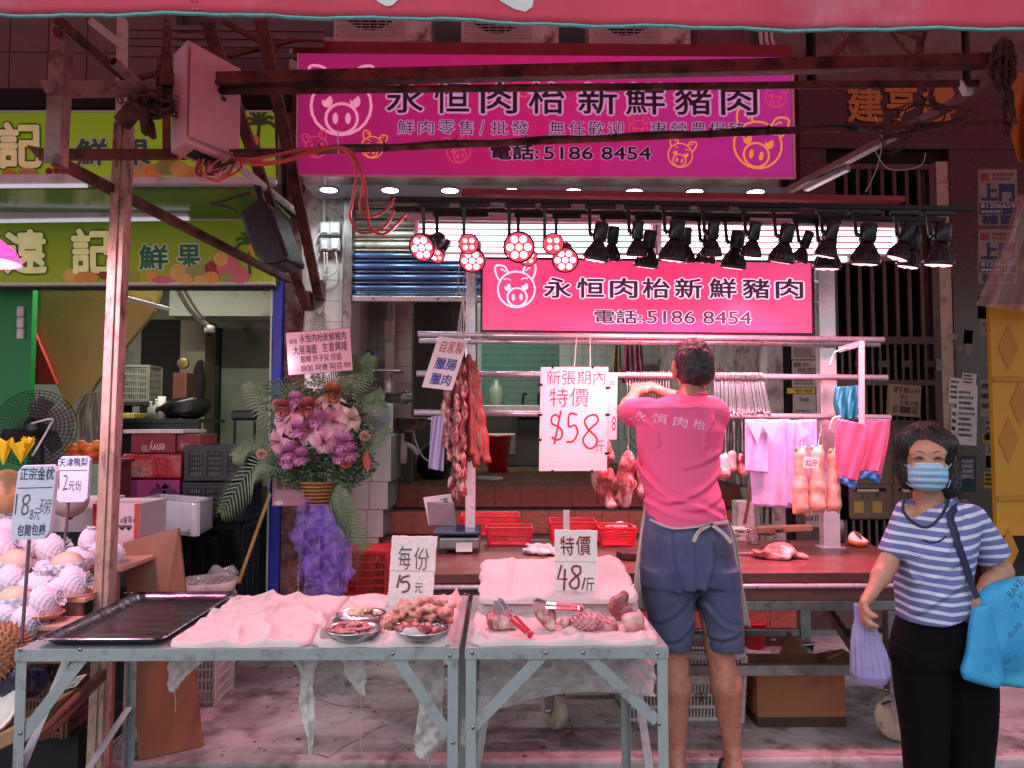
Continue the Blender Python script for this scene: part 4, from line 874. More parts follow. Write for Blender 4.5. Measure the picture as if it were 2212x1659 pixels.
fr=F((468,152),(512,152),(468,348),2.86);q=B();fr.O=c0+Vector((.052,-.06,0))*1.03-Vector((.06,.12,0))+Vector((0,0,.18));fr.U=Vector((.12,.24,0));fr.V=Vector((0,0,-.36));fr.N=Vector((-.65,.75,0)).normalized();fr.box(q,.04,.02,.96,.98,-.012,-.002);q.build('lid',M('pink_lit_metal'),jb,bevel=.003)
q=B();fr.box(q,.6,.28,.66,.36,-.016,-.012);fr.box(q,.6,.40,.68,.44,-.016,-.012);q.build('latch',mBlackM,jb)
q=B();c=c0-Vector((.09,.0,0));q.ob(c+Vector((-.005,.0,.01)),Vector((.022,-.026,0)),Vector((.004,.004,0)),Zv*1.02);q.build('mounting_flange',M('pink_lit_metal'),jb)
q=B();q.ob(c0-Zv*1.004,Vector((.03,-.035,0)),Vector((.035,.07,0)),(0,0,.001));q.build('cable_opening',mDark,jb)
random.seed(12)
for k in range(9):
 a=c0-Zv+Vector((random.uniform(-.03,.04),random.uniform(-.05,.05),.02));x,y=random.uniform(430,500),random.uniform(355,408)
 q=B();q.tube(crv([a,a+Vector((random.uniform(-.03,.03),0,-.08)),P(x,y,2.95),P(x+random.uniform(10,40),y-random.uniform(5,40),3.0),P(505+random.uniform(-10,15),335,3.0)],6),.005 if k%2 else .0035,6)
 q.build('wire',[mBlack,M('red_wire','#b8402c',.5),M('pink_wire','#c98a84',.5)][k%3],jb,smooth=True)
rc=thing('red_cables','three red power cables looping from the junction box over the pipe to the lamp tracks','cables',P(740,330,2.95))
mRC=M('red_cable','#b5413a',.5,var=.1)
for k,mid in enumerate(([(560,350),(620,345),(690,320),(740,322),(768,360),(760,440),(757,470),(780,503),(830,490),(850,455)],
[(540,355),(600,352),(660,335),(720,318),(760,330),(786,385),(792,440),(800,490),(832,505),(878,462)],
[(560,342),(640,325),(700,318),(748,325),(775,352),(784,400),(778,450),(800,468),(836,452),(852,428)])):
 q=B();q.tube(crv([P(510,340+k*3,3.0)]+[P(x,y,2.93+.06*(i>4)+.05*max(0,i-5))for i,(x,y)in enumerate(mid)],7),.006,7);q.build('cable',mRC,rc,smooth=True)
q=B();q.tube([P(731,280,2.93),P(730,300,2.93),P(732,332,2.93)],.002,5);q.build('plastic_tie',mPaper,rc)
sp=thing('loudspeaker','black loudspeaker tilted under the roof struts left of the pillar','speaker',P(555,500,4.0))
q=B();d=4.0;pts=[P(514,460,d),P(538,440,d),P(560,424,d),P(585,452,d),P(624,560,d),P(600,568,d),P(570,570,d),P(548,550,d)];q.prism(pts,(.03,.26,.0));q.build('cabinet',mBlack,sp,bevel=.02)
q=B();q.beam(P(560,424,d),P(578,470,d),.03,.02);q.beam(P(556,400,d),P(568,440,d),.035,.03);q.build('bracket',mBlackM,sp)
q=B();q.tube(crv([P(515,458,d),P(490,446,d),P(455,440,d),P(480,434,d),P(540,415,d)]),.006,6);q.build('cable',mBlack,sp,smooth=True)
pipe('slanting_channel','white cable channel slanting under the roof struts above the loudspeaker','cable channel',(510,355,3.6),(655,470,5.1),.02,mWhite)
for k,(x,y)in enumerate(((702,494),(724,494),(702,529),(724,529))):
 t=thing('switch_box',['upper left','upper right','lower left','lower right'][k]+' of four clear covered weatherproof switches on the tiled pillar','switch',P(x,y,FY-.02),'switch boxes on the pillar')
 fr=F.rect(x-11,y-14,x+11,y+14,FY-.03);q=B();fr.box(q,0,0,1,1,-.015,.03);q.build('cover',M('grey_clear_cover','#9fa39f',.15,var=.04),t,bevel=.008)
 q=B();fr.box(q,.22,.2,.78,.85,-.022,-.016);q.build('rocker',mWhite,t,bevel=.005)
cw=thing('switch_wires','white conduit and looping wires above and below the pillar switches','wires',P(715,590,FY-.03))
for pts in([(700,430),(700,482)],[(690,548),(683,570),(692,590),(700,585),(700,545)],[(725,545),(728,580),(712,595),(692,590),(680,560),(680,520),(690,505)],[(706,545),(706,575),(698,590)]):
 q=B();q.tube(crv([P(x,y,FY-.035)for x,y in pts],6)if len(pts)>2 else[P(x,y,FY-.02)for x,y in pts],.013 if len(pts)==2 else .005,7);q.build('wire' if len(pts)>2 else 'conduit',mWhite,cw,smooth=True)
 # ================================================================ LAMP TRACKS
mTrk=M('black_track','#141012',.4,.3,var=.1,bump=0)
Ya,Yb=3.5,3.72
for k,(a,b,Y_,lab)in enumerate((((845,431),(2100,452),Ya,'front black lamp track hung under the red channel'),((853,452),(2040,476),Yb,'rear black lamp track behind the front one'))):
 q=B();q.beam(P(*a,Y_),P(*b,Y_),.035,.022);tag(q.build('lamp_track',mTrk,bevel=.002),lab,'lamp track')
q=B();q.beam(P(997,416,Ya+.05),P(1950,432,Ya+.05),.05,.026);tag(q.build('red_channel',M('red_channel','#8e3038',.5,var=.1),bevel=.002),'dark red steel channel above the lamp tracks','channel')
q=B();q.beam(P(878,470,4.1),P(1940,486,4.1),.04,.028);tag(q.build('pink_valance_bar',M('pink_panel','#b0828a',.5),bevel=.004),'pinkish flat panel behind the lamp tracks','panel')
mLens=M('led_lens','#ffd0d6',.3,emit=1.9,ecol=(1,.52,.6),bump=0);mLensR=M('led_lens_red','#ff5040',.3,emit=2.2,ecol=(1,.3,.25),bump=0)
mLampB=M('lamp_black','#1a1114',.28,.2,var=.1,bump=.05);mRim=M('lamp_rim','#3c2a30',.25,.4,bump=0);mFace=M('lamp_face','#c02840',.3,emit=.55,ecol=(1,.1,.18),bump=0)
PINK=(1,.27,.40)
lamps=[
(911,535,30,0,(-.42,-.85,-.45),'lit pink'),(943,552,18,1,(-.3,-.7,-.6),'small lit pink'),(1012,527,22,0,(-.12,-.9,-.3),'small lit red and white'),(1020,563,28,1,(-.05,-.8,-.62),'lit pink'),
(1121,534,33,0,(-.1,-.93,-.38),'large lit bright pink'),(1141,557,20,1,(.1,-.75,-.6),'small lit'),(1195,527,23,0,(-.05,-.9,-.35),'small four lens lit red'),(1221,562,28,1,(-.1,-.82,-.5),'lit pink'),
(1286,562,28,0,(-.18,-.12,-1),'black'),(1318,561,23,1,(-.1,0,-1),'small black'),(1375,552,23,0,(-.02,-.05,-1),'small black'),(1395,576,27,1,(-.12,-.05,-1),'black'),
(1452,562,31,0,(-.12,-.08,-1),'large black'),(1478,565,24,1,(0,0,-1),'black'),(1536,552,23,0,(-.03,0,-1),'small black'),(1523,566,22,1,(-.1,0,-1),'small black'),
(1583,578,28,1,(-.12,-.05,-1),'black'),(1621,553,23,0,(-.1,0,-1),'small black'),(1686,565,28,0,(-.15,0,-1),'black'),(1725,563,19,1,(-.3,.1,-1),'small grey'),
(1783,553,24,0,(-.2,-.05,-1),'small black'),(1786,580,30,1,(-.05,-.15,-1),'large'),(1868,570,32,0,(-.06,-.12,-1),'large black'),(1938,558,25,0,(-.35,-.1,-1),'tilted black'),(1961,576,25,1,(-.18,-.12,-1),'black'),(2027,572,33,0,(-.08,-.15,-1),'large black')]
def track_y(x,k):return(431+(x-845)*.0167)if k==0 else(452+(x-853)*.0202)
for i,(x,y,rp,k,aim,desc)in enumerate(lamps):
 Y_=(Ya,Yb)[k];aim=aim if aim[1]<-.5 else(aim[0],aim[1]+.28,aim[2]);d=Vector(aim).normalized();R_=rp*S(Y_);hc=P(x,y,Y_-(.07 if aim[1]<-.5 else 0));LH=R_*1.5
 nm='reflector lamp';ordn=['1st','2nd','3rd']+['%dth'%j for j in range(4,40)]
 t=thing('track_lamp',f'{desc} track lamp, {ordn[i]} from the left, on the '+('front' if k==0 else 'rear')+' track','lamp',hc,'track lamps over the stall')
 back=hc-d*LH
 q=B();nf=36;q.lathe([(R_*.34,-LH-R_*.25),(R_*.36,-LH),(R_*.62,-LH*.72),(R_*.88,-LH*.4),(R_*.97,-LH*.18)],hc,d,nf,fin=.035,nf=1);q.build('finned_body',mLampB,t)
 q=B();q.lathe([(R_*.97,-LH*.18),(R_*1.02,-LH*.16),(R_*1.04,0),(R_*.96,.004),(R_*.92,0)],hc,d,28,caps=False);q.build('rim',mRim,t,smooth=True)
 q=B();q.lathe([(R_*.92,-.001),(0,-.001)],hc,d,24);q.build('lamp_face',mFace,t)
 u,w=ortho(d);lit=aim[1]<-.5;n4=4 if rp<24 else 7
 pos=[(0,0)]+[(.58,a)for a in range(0,360,60)]if n4==7 else[(.46,a)for a in range(45,405,90)]
 for j,(rr,an)in enumerate(pos):
  c=hc+(u*math.cos(rad(an))+w*math.sin(rad(an)))*rr*R_;q=B();q.lathe([(R_*.25,.0),(R_*.24,.003),(R_*.12,.006),(0,.0065)],c,d,10)
  q.build('led',mLensR if(n4==4 and j%2)or(i==4 and j==0)else mLens,t,smooth=True)
 q=B();q.lathe([(R_*.5,0),(R_*.56,.006),(R_*.56,.075),(R_*.46,.085)],back,-d,16);q.build('socket',mBlack,t,smooth=True)
 ty=track_y(x+12,k);tp_=P(x-rp*.35,ty,Y_);tp_.y=Y_;side=back-d*.03+Vector((-R_*.8,0,0));top_=Vector((side.x,Y_,tp_.z-.02))
 q=B();q.beam(top_,side,.016,.010,up=(0,1,0));q.lathe([(.012,0),(.012,.01)],side,(1,0,0),10);q.beam(side,back-d*.03,.012,.012);q.build('arm',mBlack,t,bevel=.002)
 q=B();q.box(top_.x-.02,top_.x+.12,Y_-.014,Y_+.014,tp_.z-.032,tp_.z-.011);q.build('track_adapter',mBlack,t,bevel=.002)
 l=bpy.data.lights.new('lamp_beam','SPOT');l.energy=14 if lit else 24;l.color=PINK if n4==7 else(1,.24,.33);l.spot_size=rad(125 if lit else 110);l.spot_blend=.7;l.shadow_soft_size=R_*.8
 lo=bpy.data.objects.new('lamp_beam',l);C.objects.link(lo);lo.parent=t;lo.location=d*.02;lo.rotation_euler=d.to_track_quat('-Z','Y').to_euler()
mTubeP=M('pinkish_tube','#ffffff',.3,emit=3,ecol=(1,.86,.95),bump=0);mHous=M('pink_lit_housing','#e0bcc8',.4,.1,bump=0);mLouv=M('pink_reflector','#5a2844',.5,bump=0)
TY=4.45
for k,(x0,x1)in enumerate(((905,1408),(1434,1940))):
 t=thing('louvre_light',['left','right'][k]+' long fluorescent fixture with five glowing tubes behind the lamps','tube light',P((x0+x1)/2,510,TY),'fluorescent fixtures over the stall')
 q=B();q.box(fx(x0,TY),fx(x1,TY),TY+.03,TY+.1,P(0,541,TY).z,P(0,474,TY).z);q.build('reflector',mLouv,t)
 q=B();z0_,z1_=P(0,545,TY).z,P(0,470,TY).z;a_,b_=fx(x0-4,TY),fx(x1+4,TY);q.box(a_,b_,TY-.02,TY+.1,z1_,z1_+.02);q.box(a_,b_,TY-.02,TY+.1,z0_-.01,z0_);q.box(a_-.02,a_,TY-.02,TY+.1,z0_-.01,z1_+.02);q.box(b_,b_+.02,TY-.02,TY+.1,z0_-.01,z1_+.02);q.build('housing',mHous,t)
 for y in(484,497,510,523,536):
  z=P(0,y,TY).z;q=B();q.tube([(a_+.01,TY,z),(b_-.01,TY,z)],.0115,8);q.build('tube',mTubeP,t)
 pass
t=thing('strip_light','lower cool white tube light just above the pink light box','tube light',P(1380,552,TY-.1));z=P(0,551,TY-.1).z
q=B();q.box(fx(930,TY-.1),fx(1850,TY-.1),TY-.06,TY-.02,z-.015,z+.02);q.build('housing',mWhite,t)
q=B();q.box(fx(940,TY-.1),fx(1840,TY-.1),TY-.08,TY-.061,z-.012,z+.014);q.build('tube',M('cyan_white_tube','#ffffff',.3,emit=5,ecol=(.8,.97,1),bump=0),t)
p=P(-47,566,2.75);t=thing('pendant_lamp','glowing pink pendant lamp shade at the left edge over the fruit','lamp',p)
q=B();q.lathe([(.03,.10),(.06,.09),(.11,.05),(.135,0),(.13,0),(.1,.045),(.03,.085)],p,(0,0,1),28);q.build('lamp_shade',M('pink_shade','#ff3f96',.25,emit=1.4,ecol=(1,.12,.42),transl=.4,bump=0),t,smooth=True)
q=B();q.ball((p.x,p.y,p.z+.02),.035);q.build('bulb',M('warm_bulb','#ffffff',.3,emit=20,ecol=(1,.85,.9),bump=0),t,smooth=True)
q=B();q.tube([(p.x,p.y,p.z+.1),(p.x,p.y,p.z+1.2)],.004,6);q.build('flex',mBlack,t)
l=bpy.data.lights.new('bulb_light','POINT');l.energy=45;l.color=(1,.55,.78);l.shadow_soft_size=.05;lo=bpy.data.objects.new('bulb_light',l);C.objects.link(lo);lo.parent=t;lo.location=(0,0,-.04)
# ================================================================ BUTCHER'S COUNTER
CZ=.82
mWood=M('bloodied_wood_top','#633a30',.45,var=.3,sc_=6,bump=.4,bs=30,dirt_or_wash='#4a2620',ds=6,dt=.55,stretch=(1,6,1),coat=.15)
mWoodF=M('dark_wood_apron','#6a3a30',.5,var=.25,sc_=5,bump=.2,stretch=(1,1,9))
ct=thing('butcher_counter','long wooden butcher counter on a steel wheeled frame behind the tables','counter',(.8,3.9,.06))
cx0,cx1,cy0,cy1=-.42,2.06,3.49,4.46
for k in range(5):
 y0=cy0+(cy1-cy0)*k/5;simple('plank',[(cx0,cx1,y0+.002,y0+(cy1-cy0)/5-.002,CZ-.045,CZ-random.uniform(0,.002))],mWood,ct,bevel=.004)
q=B();q.tube([(cx0,cy0-.012,CZ-.058),(cx1,cy0-.012,CZ-.058)],.011,10);q.build('front_tube',M('polished_rail','#d6c6ca',.3,.55,var=.06,sc_=30,bump=.03),ct,smooth=True)
simple('apron_board',[(cx0+.02,cx1-.02,cy0+.01,cy0+.03,CZ-.125,CZ-.047)],mWoodF,ct)
simple('frame_beam',[(cx0,cx1,cy0+.002,cy0+.05,CZ-.17,CZ-.127)],mSteelD,ct,bevel=.003);simple('frame_beam',[(cx0,cx1,cy1-.08,cy1-.03,CZ-.17,CZ-.127)],mSteelD,ct)
lx=P(1927,1400,3.52).x
for x,y in((lx,3.52),(P(1736,1330,4.4).x,4.4),(P(1200,1400,3.6).x,3.7),(P(1200,1400,4.4).x,4.4)):simple('leg',[(x-.03,x+.03,y-.03,y+.03,.28,CZ-.172)],mSteelD,ct,bevel=.003)
simple('low_rail',[(-.3,lx-.035,3.52,3.56,.355,.4)],mSteelD,ct,bevel=.003);simple('rear_low_rail',[(-.3,1.9,4.38,4.41,.3,.33)],mSteelD,ct)
q=B();q.beam((P(1736,1312,4.4).x,4.37,.64),(P(1851,1394,3.6).x,3.6,.43),.03,.045);q.build('diagonal_brace',mSteelD,ct,bevel=.002)
def caster(x,y,r,ang=0,z=.06):
 q=B();ax=Vector((math.cos(ang),math.sin(ang),0));c=Vector((x,y,z+r));q.lathe([(r*.3,-.024),(r*.9,-.024),(r,-.014),(r,.014),(r*.9,.024),(r*.3,.024)],c,ax,28);q.build('wheel',M('cream_wheel','#b7a58c',.45,var=.1,dirt_or_wash='#6d5a4a',ds=20,dt=.62),ct,smooth=True)
 q=B()
 f=Vector((-math.sin(ang),math.cos(ang),0))
 for s_ in(-1,1):q.prism([c+ax*s_*.031+f*.05+Vector((0,0,r*1.2)),c+ax*s_*.031-f*.05+Vector((0,0,r*1.2)),c+ax*s_*.031-f*.018-Vector((0,0,.015)),c+ax*s_*.031+f*.018-Vector((0,0,.015))],ax*s_*.004)
 q.ob(c+Vector((0,0,r*1.2+.004)),ax*.045,f*.06,(0,0,.004));q.lathe([(.012,0),(.012,.015),(0,.018)],c-ax*.034,-ax,8);q.build('fork',mSteel,ct,bevel=.002)
 q=B();q.ob(c+f*-.0+Vector((-.06,-.03,r*.75)),(.03,0,.01),(0,.012,0),(0,0,.003));q.build('brake_pedal',mSteelD,ct)
caster(lx+.03,3.53,.105,rad(70));caster(P(1736,1400,4.4).x,4.4,.09,rad(15));caster(P(1200,1400,3.6).x,3.7,.09,rad(30))
mRail=M('polished_rail','#d6c6ca',.3,.55,var=.06,sc_=30,bump=.03)
rk=thing('hanging_rack','stainless steel hanging rack of three rails between two posts on the counter','rack',(.8,4.1,CZ))
PY=4.2
for x in(1017,1787):
 X_=fx(x,PY);w=.027 if x<1100 else .045;simple('post',[(X_-w,X_+w,PY-.03,PY+.03,CZ,2.52)],mRail,rk,bevel=.003)
 simple('post_foot',[(X_-w-.02,X_+w+.02,PY-.05,PY+.05,CZ+.0005,CZ+.006)],mRail,rk)
RY=4.08;rails=[]
for(a,b)in(((903,722),(1909,734)),((900,807),(1916,816)),((895,891),(1924,902))):
 A_,B_=P(*a,RY),P(*b,RY);rails.append((A_,B_));q=B();q.tube([A_,B_],.0155,12);q.build('rail',mRail,rk,smooth=True)
A_,B_=P(905,736,RY+.06),P(1900,745,RY+.06);q=B();q.tube([A_,B_],.013,12);q.build('rail',mRail,rk,smooth=True)
def rail_pt(k,x):
 a,b=rails[k];A0,B0=(903,900,895)[k],(1909,1916,1924)[k];return a+(b-a)*((x-A0)/(B0-A0))
for k in range(3):
 for x in(1017,1787):p=rail_pt(k,x);q=B();q.beam(p,(p.x,PY-.03,p.z),.012,.012,up=(1,0,0));q.build('standoff',mRail,rk)
bk=thing('hook_bracket','flat steel bar bracket with hooks at the right end of the rails','bracket',P(1830,930,3.85))
q=B();a=[P(1800,768,4.0),P(1812,756,3.95),P(1861,742,3.85),P(1861,922,3.85),P(1806,908,3.98)]
q.beam(a[1],a[2],.012,.03);q.beam(a[2]+Vector((0,0,.012)),a[3]-Vector((0,0,.012)),.03,.008,up=(0,1,0));q.beam(a[3],a[4],.012,.028);q.build('flat_bar',mRail,bk,bevel=.002)
q=B();q.tube(crv([P(1830,752,3.9),P(1805,760,3.9),P(1797,775,3.9),P(1792,790,3.88)]),.005,7);q.tube(crv([P(1815,900,3.9),P(1800,905,3.9),P(1793,925,3.9),P(1800,935,3.9)]),.007,7);q.build('hook',mRail,bk,smooth=True)
def hook(q,top,L_,r=.0025,w=.012):
 x,y,z=top;q.tube(crv([(x-w,y-.016,z-.02),(x-w*.3,y-.02,z+.014),(x,y,z+.019),(x+w*.2,y+.014,z),(x+.002,y,z-.06),(x,y-.004,z-L_*.8),(x-w*.3,y-.014,z-L_),(x-w,y-.018,z-L_+.02)],4),r,6)
hb=thing('meat_hooks','row of long bare steel meat hooks hung along the middle rail right of the man','hooks',rail_pt(1,1600));random.seed(6)
for i in range(46):
 x=1540+i*2.35+random.uniform(-1,1);p=rail_pt(1,x);q=B();hook(q,(p.x,p.y,p.z),.20+random.uniform(-.01,.012),.0024,.008+random.uniform(-.004,.008))
 for j,v_ in enumerate(q.v):q.v[j]=(v_[0]+(v_[2]-p.z)*-.25*(i/46-.2)+random.uniform(-.0002,.0002),v_[1],v_[2])
 q.build('hook',mSteel,hb,smooth=True)
hb=thing('meat_hooks','short row of bare hooks on the middle rail between the price sheet and the man','hooks',rail_pt(1,1410))
for i in range(16):
 x=1352+i*6+random.uniform(-1,1);p=rail_pt(1,x);q=B();hook(q,(p.x,p.y,p.z),.15,.0024);q.build('hook',mSteel,hb,smooth=True)
 # ================================================================ HANGING MEAT
mMeat=M('raw_pork','#93383c',.28,var=.4,sc_=26,bump=.8,bs=90,dirt_or_wash='#e2c4ba',ds=15,dt=.54,coat=.5,stretch=(1,1,.5))
mMeatP=M('pale_pork','#cfa69c',.32,var=.2,sc_=18,bump=.5,bs=80,dirt_or_wash='#a84f4c',ds=11,dt=.53,sss=.1,coat=.3)
mFat=M('pork_fat','#e0bdaa',.35,var=.08,sc_=10,bump=.3,bs=60,dirt_or_wash='#c9837a',ds=12,dt=.58,sss=.1,coat=.3)
mSkin=M('trotter_skin','#dba08a',.4,var=.12,sc_=12,bump=.2,bs=80,dirt_or_wash='#b5705c',ds=14,dt=.62,sss=.1,coat=.15)
def lump(name,lab,cat,parts,h=.007,amp=.006,fr_=38,seed=1,mat=None,k=.02,group=None,parent=None,st=(1,1,1),cut=None,faces=0):
 """parts: list of (centre, radii) ellipsoids or cap tuples"""
 fs_=[];lo=np.array([9.]*3);hi=-lo
 for p in parts:
  if len(p)==2:fs_.append(ell(p[0],p[1]));lo=np.minimum(lo,np.array(p[0])-p[1]);hi=np.maximum(hi,np.array(p[0])+p[1])
  else:
   fs_.append(cap(*p));
   for e,r in((p[0],p[2]),(p[1],p[3])):lo=np.minimum(lo,np.array(e)-r);hi=np.maximum(hi,np.array(e)+r)
 f=U(fs_,k)
 if faces:
  rs=random.Random(seed*7+1);c0=(lo+hi)/2;hs=(hi-lo)/2;pl=[]
  for _ in range(faces):n_=Vector((rs.uniform(-1,1),rs.uniform(-1,.1),rs.uniform(-.3,1))).normalized();pl.append((n_,rs.uniform(.5,.72)*(abs(n_.x)*hs[0]+abs(n_.y)*hs[1]+abs(n_.z)*hs[2])))
  f0_=f
  def f(x,y,z):
   d=f0_(x,y,z)
   for n_,o_ in pl:d=np.maximum(d,(x-c0[0])*n_.x+(y-c0[1])*n_.y+(z-c0[2])*n_.z-o_)
   return d
 f=wob(f,amp,fr_,seed,st)
 if cut:f=Imax(f,cut)
 o=sdf(name,f,lo-.02-amp,hi+.02+amp,h,mat or mMeat,parent)
 if parent is None:tag(o,lab,cat,group)
 return o
def V3(x,y,d):p=P(x,y,d);return(p.x,p.y,p.z)
HY=4.05
def hung(x,y0,d=HY,lab='',k=2):
 p=rail_pt(k,x);q=B();z1=P(x,y0,d).z;hook(q,(p.x,p.y,p.z),p.z-z1+.03,.0028,.01);return tag(q.build('meat_hook',mSteel,smooth=True),lab,'hook')
s_=S(HY)
lump('hanging_pork','dark red lean pork cut hanging just right of the $58 price sheet','meat',[(V3(1312,985,HY),V3(1312,985,HY)and(.038,.034,.085)),(V3(1302,1000,HY),(.016,.02,.05)),(V3(1322,1020,HY),(.02,.03,.05)),(V3(1306,1035,HY),(.06,.045,.085)),(V3(1290,1020,HY),(.03,.03,.06)),(V3(1318,1070,HY),(.035,.03,.06))],amp=.01,fr_=55,seed=2,faces=2,group='pork hanging on the lowest rail')
lump('hanging_pork','big glossy red pork piece hanging second right of the $58 sheet','meat',[(V3(1354,1000,HY-.02),(.042,.04,.075)),(V3(1350,1045,HY-.02),(.05,.045,.09)),(V3(1342,1078,HY-.02),(.025,.025,.04))],amp=.01,fr_=50,seed=3,faces=2,group='pork hanging on the lowest rail')
lump('hanging_pork','narrow pork piece half hidden behind the left side of the man','meat',[(V3(1385,1000,HY),(.032,.03,.07)),(V3(1386,1050,HY),(.028,.03,.08))],amp=.008,fr_=50,seed=4,mat=mMeatP,group='pork hanging on the lowest rail')
lump('hanging_pork','pale pork slab hanging just right of the man','meat',[(V3(1562,1008,HY),(.038,.03,.075))],amp=.007,fr_=60,seed=5,faces=2,mat=mMeatP,group='pork hanging on the lowest rail')
lump('hanging_pork','orange pink pork slice hanging on a hook right of the man, middle of three','meat',[(V3(1581,1008,HY-.01),(.032,.02,.062))],amp=.006,fr_=60,faces=1,seed=6,mat=mMeatP,group='pork hanging on the lowest rail')
lump('hanging_pork','small dark pork scrap hanging nearest the lilac apron','meat',[(V3(1600,990,HY),(.018,.02,.04)),(V3(1604,1018,HY),(.036,.03,.035))],amp=.007,seed=7,group='pork hanging on the lowest rail')
for x,y,l_ in((1312,955,'dark red pork beside the price sheet'),(1354,960,'big glossy pork piece'),(1564,972,'pale slab'),(1582,976,'orange pink pork slice'),(1600,965,'small dark scrap')):hung(x,y,HY,'thin steel hook holding the '+l_)
hb=thing('hook_bunch','bunch of dark hooks hanging behind the meat right of the man','hooks',P(1590,1000,4.3))
for i in range(16):
 q=B();x=1570+i*2.6;q.tube(crv([P(x,900,4.25),P(x-4+random.uniform(-3,3),960,4.25),P(x+random.uniform(-6,3),1040,4.25),P(x+4,1052,4.25),P(x+5,1046,4.25)],4),.002,5);q.build('hook',mBlackM,hb)
def trotter(x,y0,y1,w,lab,seed,mirror=1,d=3.92):
 s=S(d);c=lambda dx,t:V3(x+dx*mirror,y0+(y1-y0)*t,d)
 r=w*s/2
 prts=[(c(-w*.22,.0),c(-w*.16,.12),r*.26,r*.42),(c(w*.24,.0),c(w*.18,.12),r*.26,r*.42),(c(0,.12),c(0,.35),r*.78,r*.66),(c(0,.35),c(-w*.02,.6),r*.66,r*.88),(c(-w*.02,.6),c(0,.86),r*.9,r*.98),(c(w*.25,.82),c(w*.32,1.0),r*.4,r*.2),(c(-w*.3,.8),c(-w*.32,.96),r*.35,r*.25)]
 o=lump('pig_trotter',lab,'trotter',prts,h=.0045,amp=.0025,fr_=60,seed=seed,mat=mSkin,k=.012,group='trotters hanging on the rack')
 q=B()
 for dx in(-.23,.25):cc=Vector(c(w*dx,.01));q.lathe([(r*.28,-.012),(r*.24,.004),(r*.1,.012),(0,.013)],cc+Vector((0,-.004,.0)),(0,0,1),10)
 q.build('hoof',M('yellow_hoof','#a08458',.4),o,smooth=True)
 cc=Vector(c(0,.06));q=B();p=rail_pt(2,x);q.tube(crv([(p.x,p.y-.02,p.z),(p.x,p.y,p.z+.02),(p.x,p.y+.016,p.z),(p.x,p.y-.05,p.z-.05),tuple(cc)],5),.0028,6);tag(q.build('meat_hook',mSteel,smooth=True),'steel hook holding the '+lab.replace(' hanging',''),'hook')
trotter(1729,968,1112,36,'left pig trotter with a cut hole near its lower end',21);trotter(1764,966,1110,38,'middle pig trotter behind the small price card',22,-1);trotter(1801,973,1108,32,'right pig trotter hanging apart in front of the steel post',23)
fr=F((1738,986),(1770,988),(1736,1010),3.84);t=thing('price_card','small pink price card 32/斤 on the trotters','price card',fr.p(.5,1));q=B();fr.box(q,0,0,1,1,0,.008);q.build('card',mPaper,t);txt(fr,'32/斤',.1,.2,.92,.85,mRInk,t,off=.015,hand=.04)
mSau=M('dried_sausage','#74201e',.35,var=.25,sc_=30,bump=.5,bs=90,dirt_or_wash='#e8b4a4',ds=42,dt=.55,coat=.4,stretch=(1,1,.55))
mSauM=M('orange_cured_meat','#94402e',.4,var=.25,sc_=20,bump=.4,bs=40,dirt_or_wash='#7c261c',ds=10,dt=.55,coat=.3)
sa=thing('sausage_bundle','bundle of mottled dried sausages in strings hanging from the left post','sausages',P(985,1060,3.95));random.seed(14)
SY_=3.95
cols=[(962,830,940,.02),(986,770,1050,.03),(999,830,1058,-.04),(968,800,990,0),(981,790,1040,-.03),(993,775,1062,-.01),(1003,785,1050,.02),(988,850,1030,-.05),(1010,800,985,.05),(975,850,955,.03)]
for x,y0,y1,dy in cols:
 y=y0
 while y<y1:
  L_=random.uniform(34,44);xx=x+random.uniform(-3,3)+(y1-y)*.004;bow=random.uniform(-5,5);r=random.uniform(.015,.0185)
  q=B();c=crv([P(xx,y,SY_+dy),P(xx+bow*.6,y+L_*.3,SY_+dy),P(xx+bow,y+L_*.65,SY_+dy),P(xx+1,min(y1+6,y+L_),SY_+dy)],3);n=len(c)
  q.tube(c,[r*(.25+.75*min(1,3.2*min(i,n-1-i)/n+.05))*random.uniform(.93,1.07)for i in range(n)],9);q.build('sausage',mSau,sa,smooth=True);y+=L_*.88
q=B()
for k in range(22):x,y=random.choice(cols)[0]+random.uniform(-4,4),random.uniform(820,1050);q.tube(crv([P(x,y,SY_-.03),P(x+random.uniform(-6,6),y+8,SY_-.04),P(x+random.uniform(-8,8),y+random.uniform(10,26),SY_-.03)]),.0009,4)
for dx in(-8,-3,2,6):q.tube([P(1000,640,3.98),P(1000+dx*1.2,700,3.97),P(988+dx,790,SY_)],.002,5)
q.build('string',M('pale_string','#cdbfae',.8),sa)
hk=B();hk.tube(crv([P(985,640,3.98),P(992,632,3.98),P(1006,640,3.98),P(1022,628,3.97)]),.003,6);hk.tube(crv([P(1008,470,3.72),P(994,560,3.9),P(990,615,3.97),P(1000,640,3.98)]),.0025,6);hk.tube(crv([P(1014,560,3.7),P(1002,600,3.9),P(1000,640,3.98)]),.0025,6)
for k in range(5):hk.tube(crv([P(1000,638,3.98),P(1000-6+k*3.5,690,3.98),P(1003-14+k*7,745,3.97),P(1003-10+k*7,752,3.96)]),.002,5)
tag(hk.build('wire_hooks',mSteel,smooth=True),'wires and hooks knotted in front of the left post holding the sausages','hooks')
cm=thing('cured_meat','orange cured pork strips hanging right of the sausages','meat',P(1035,1000,SY_))
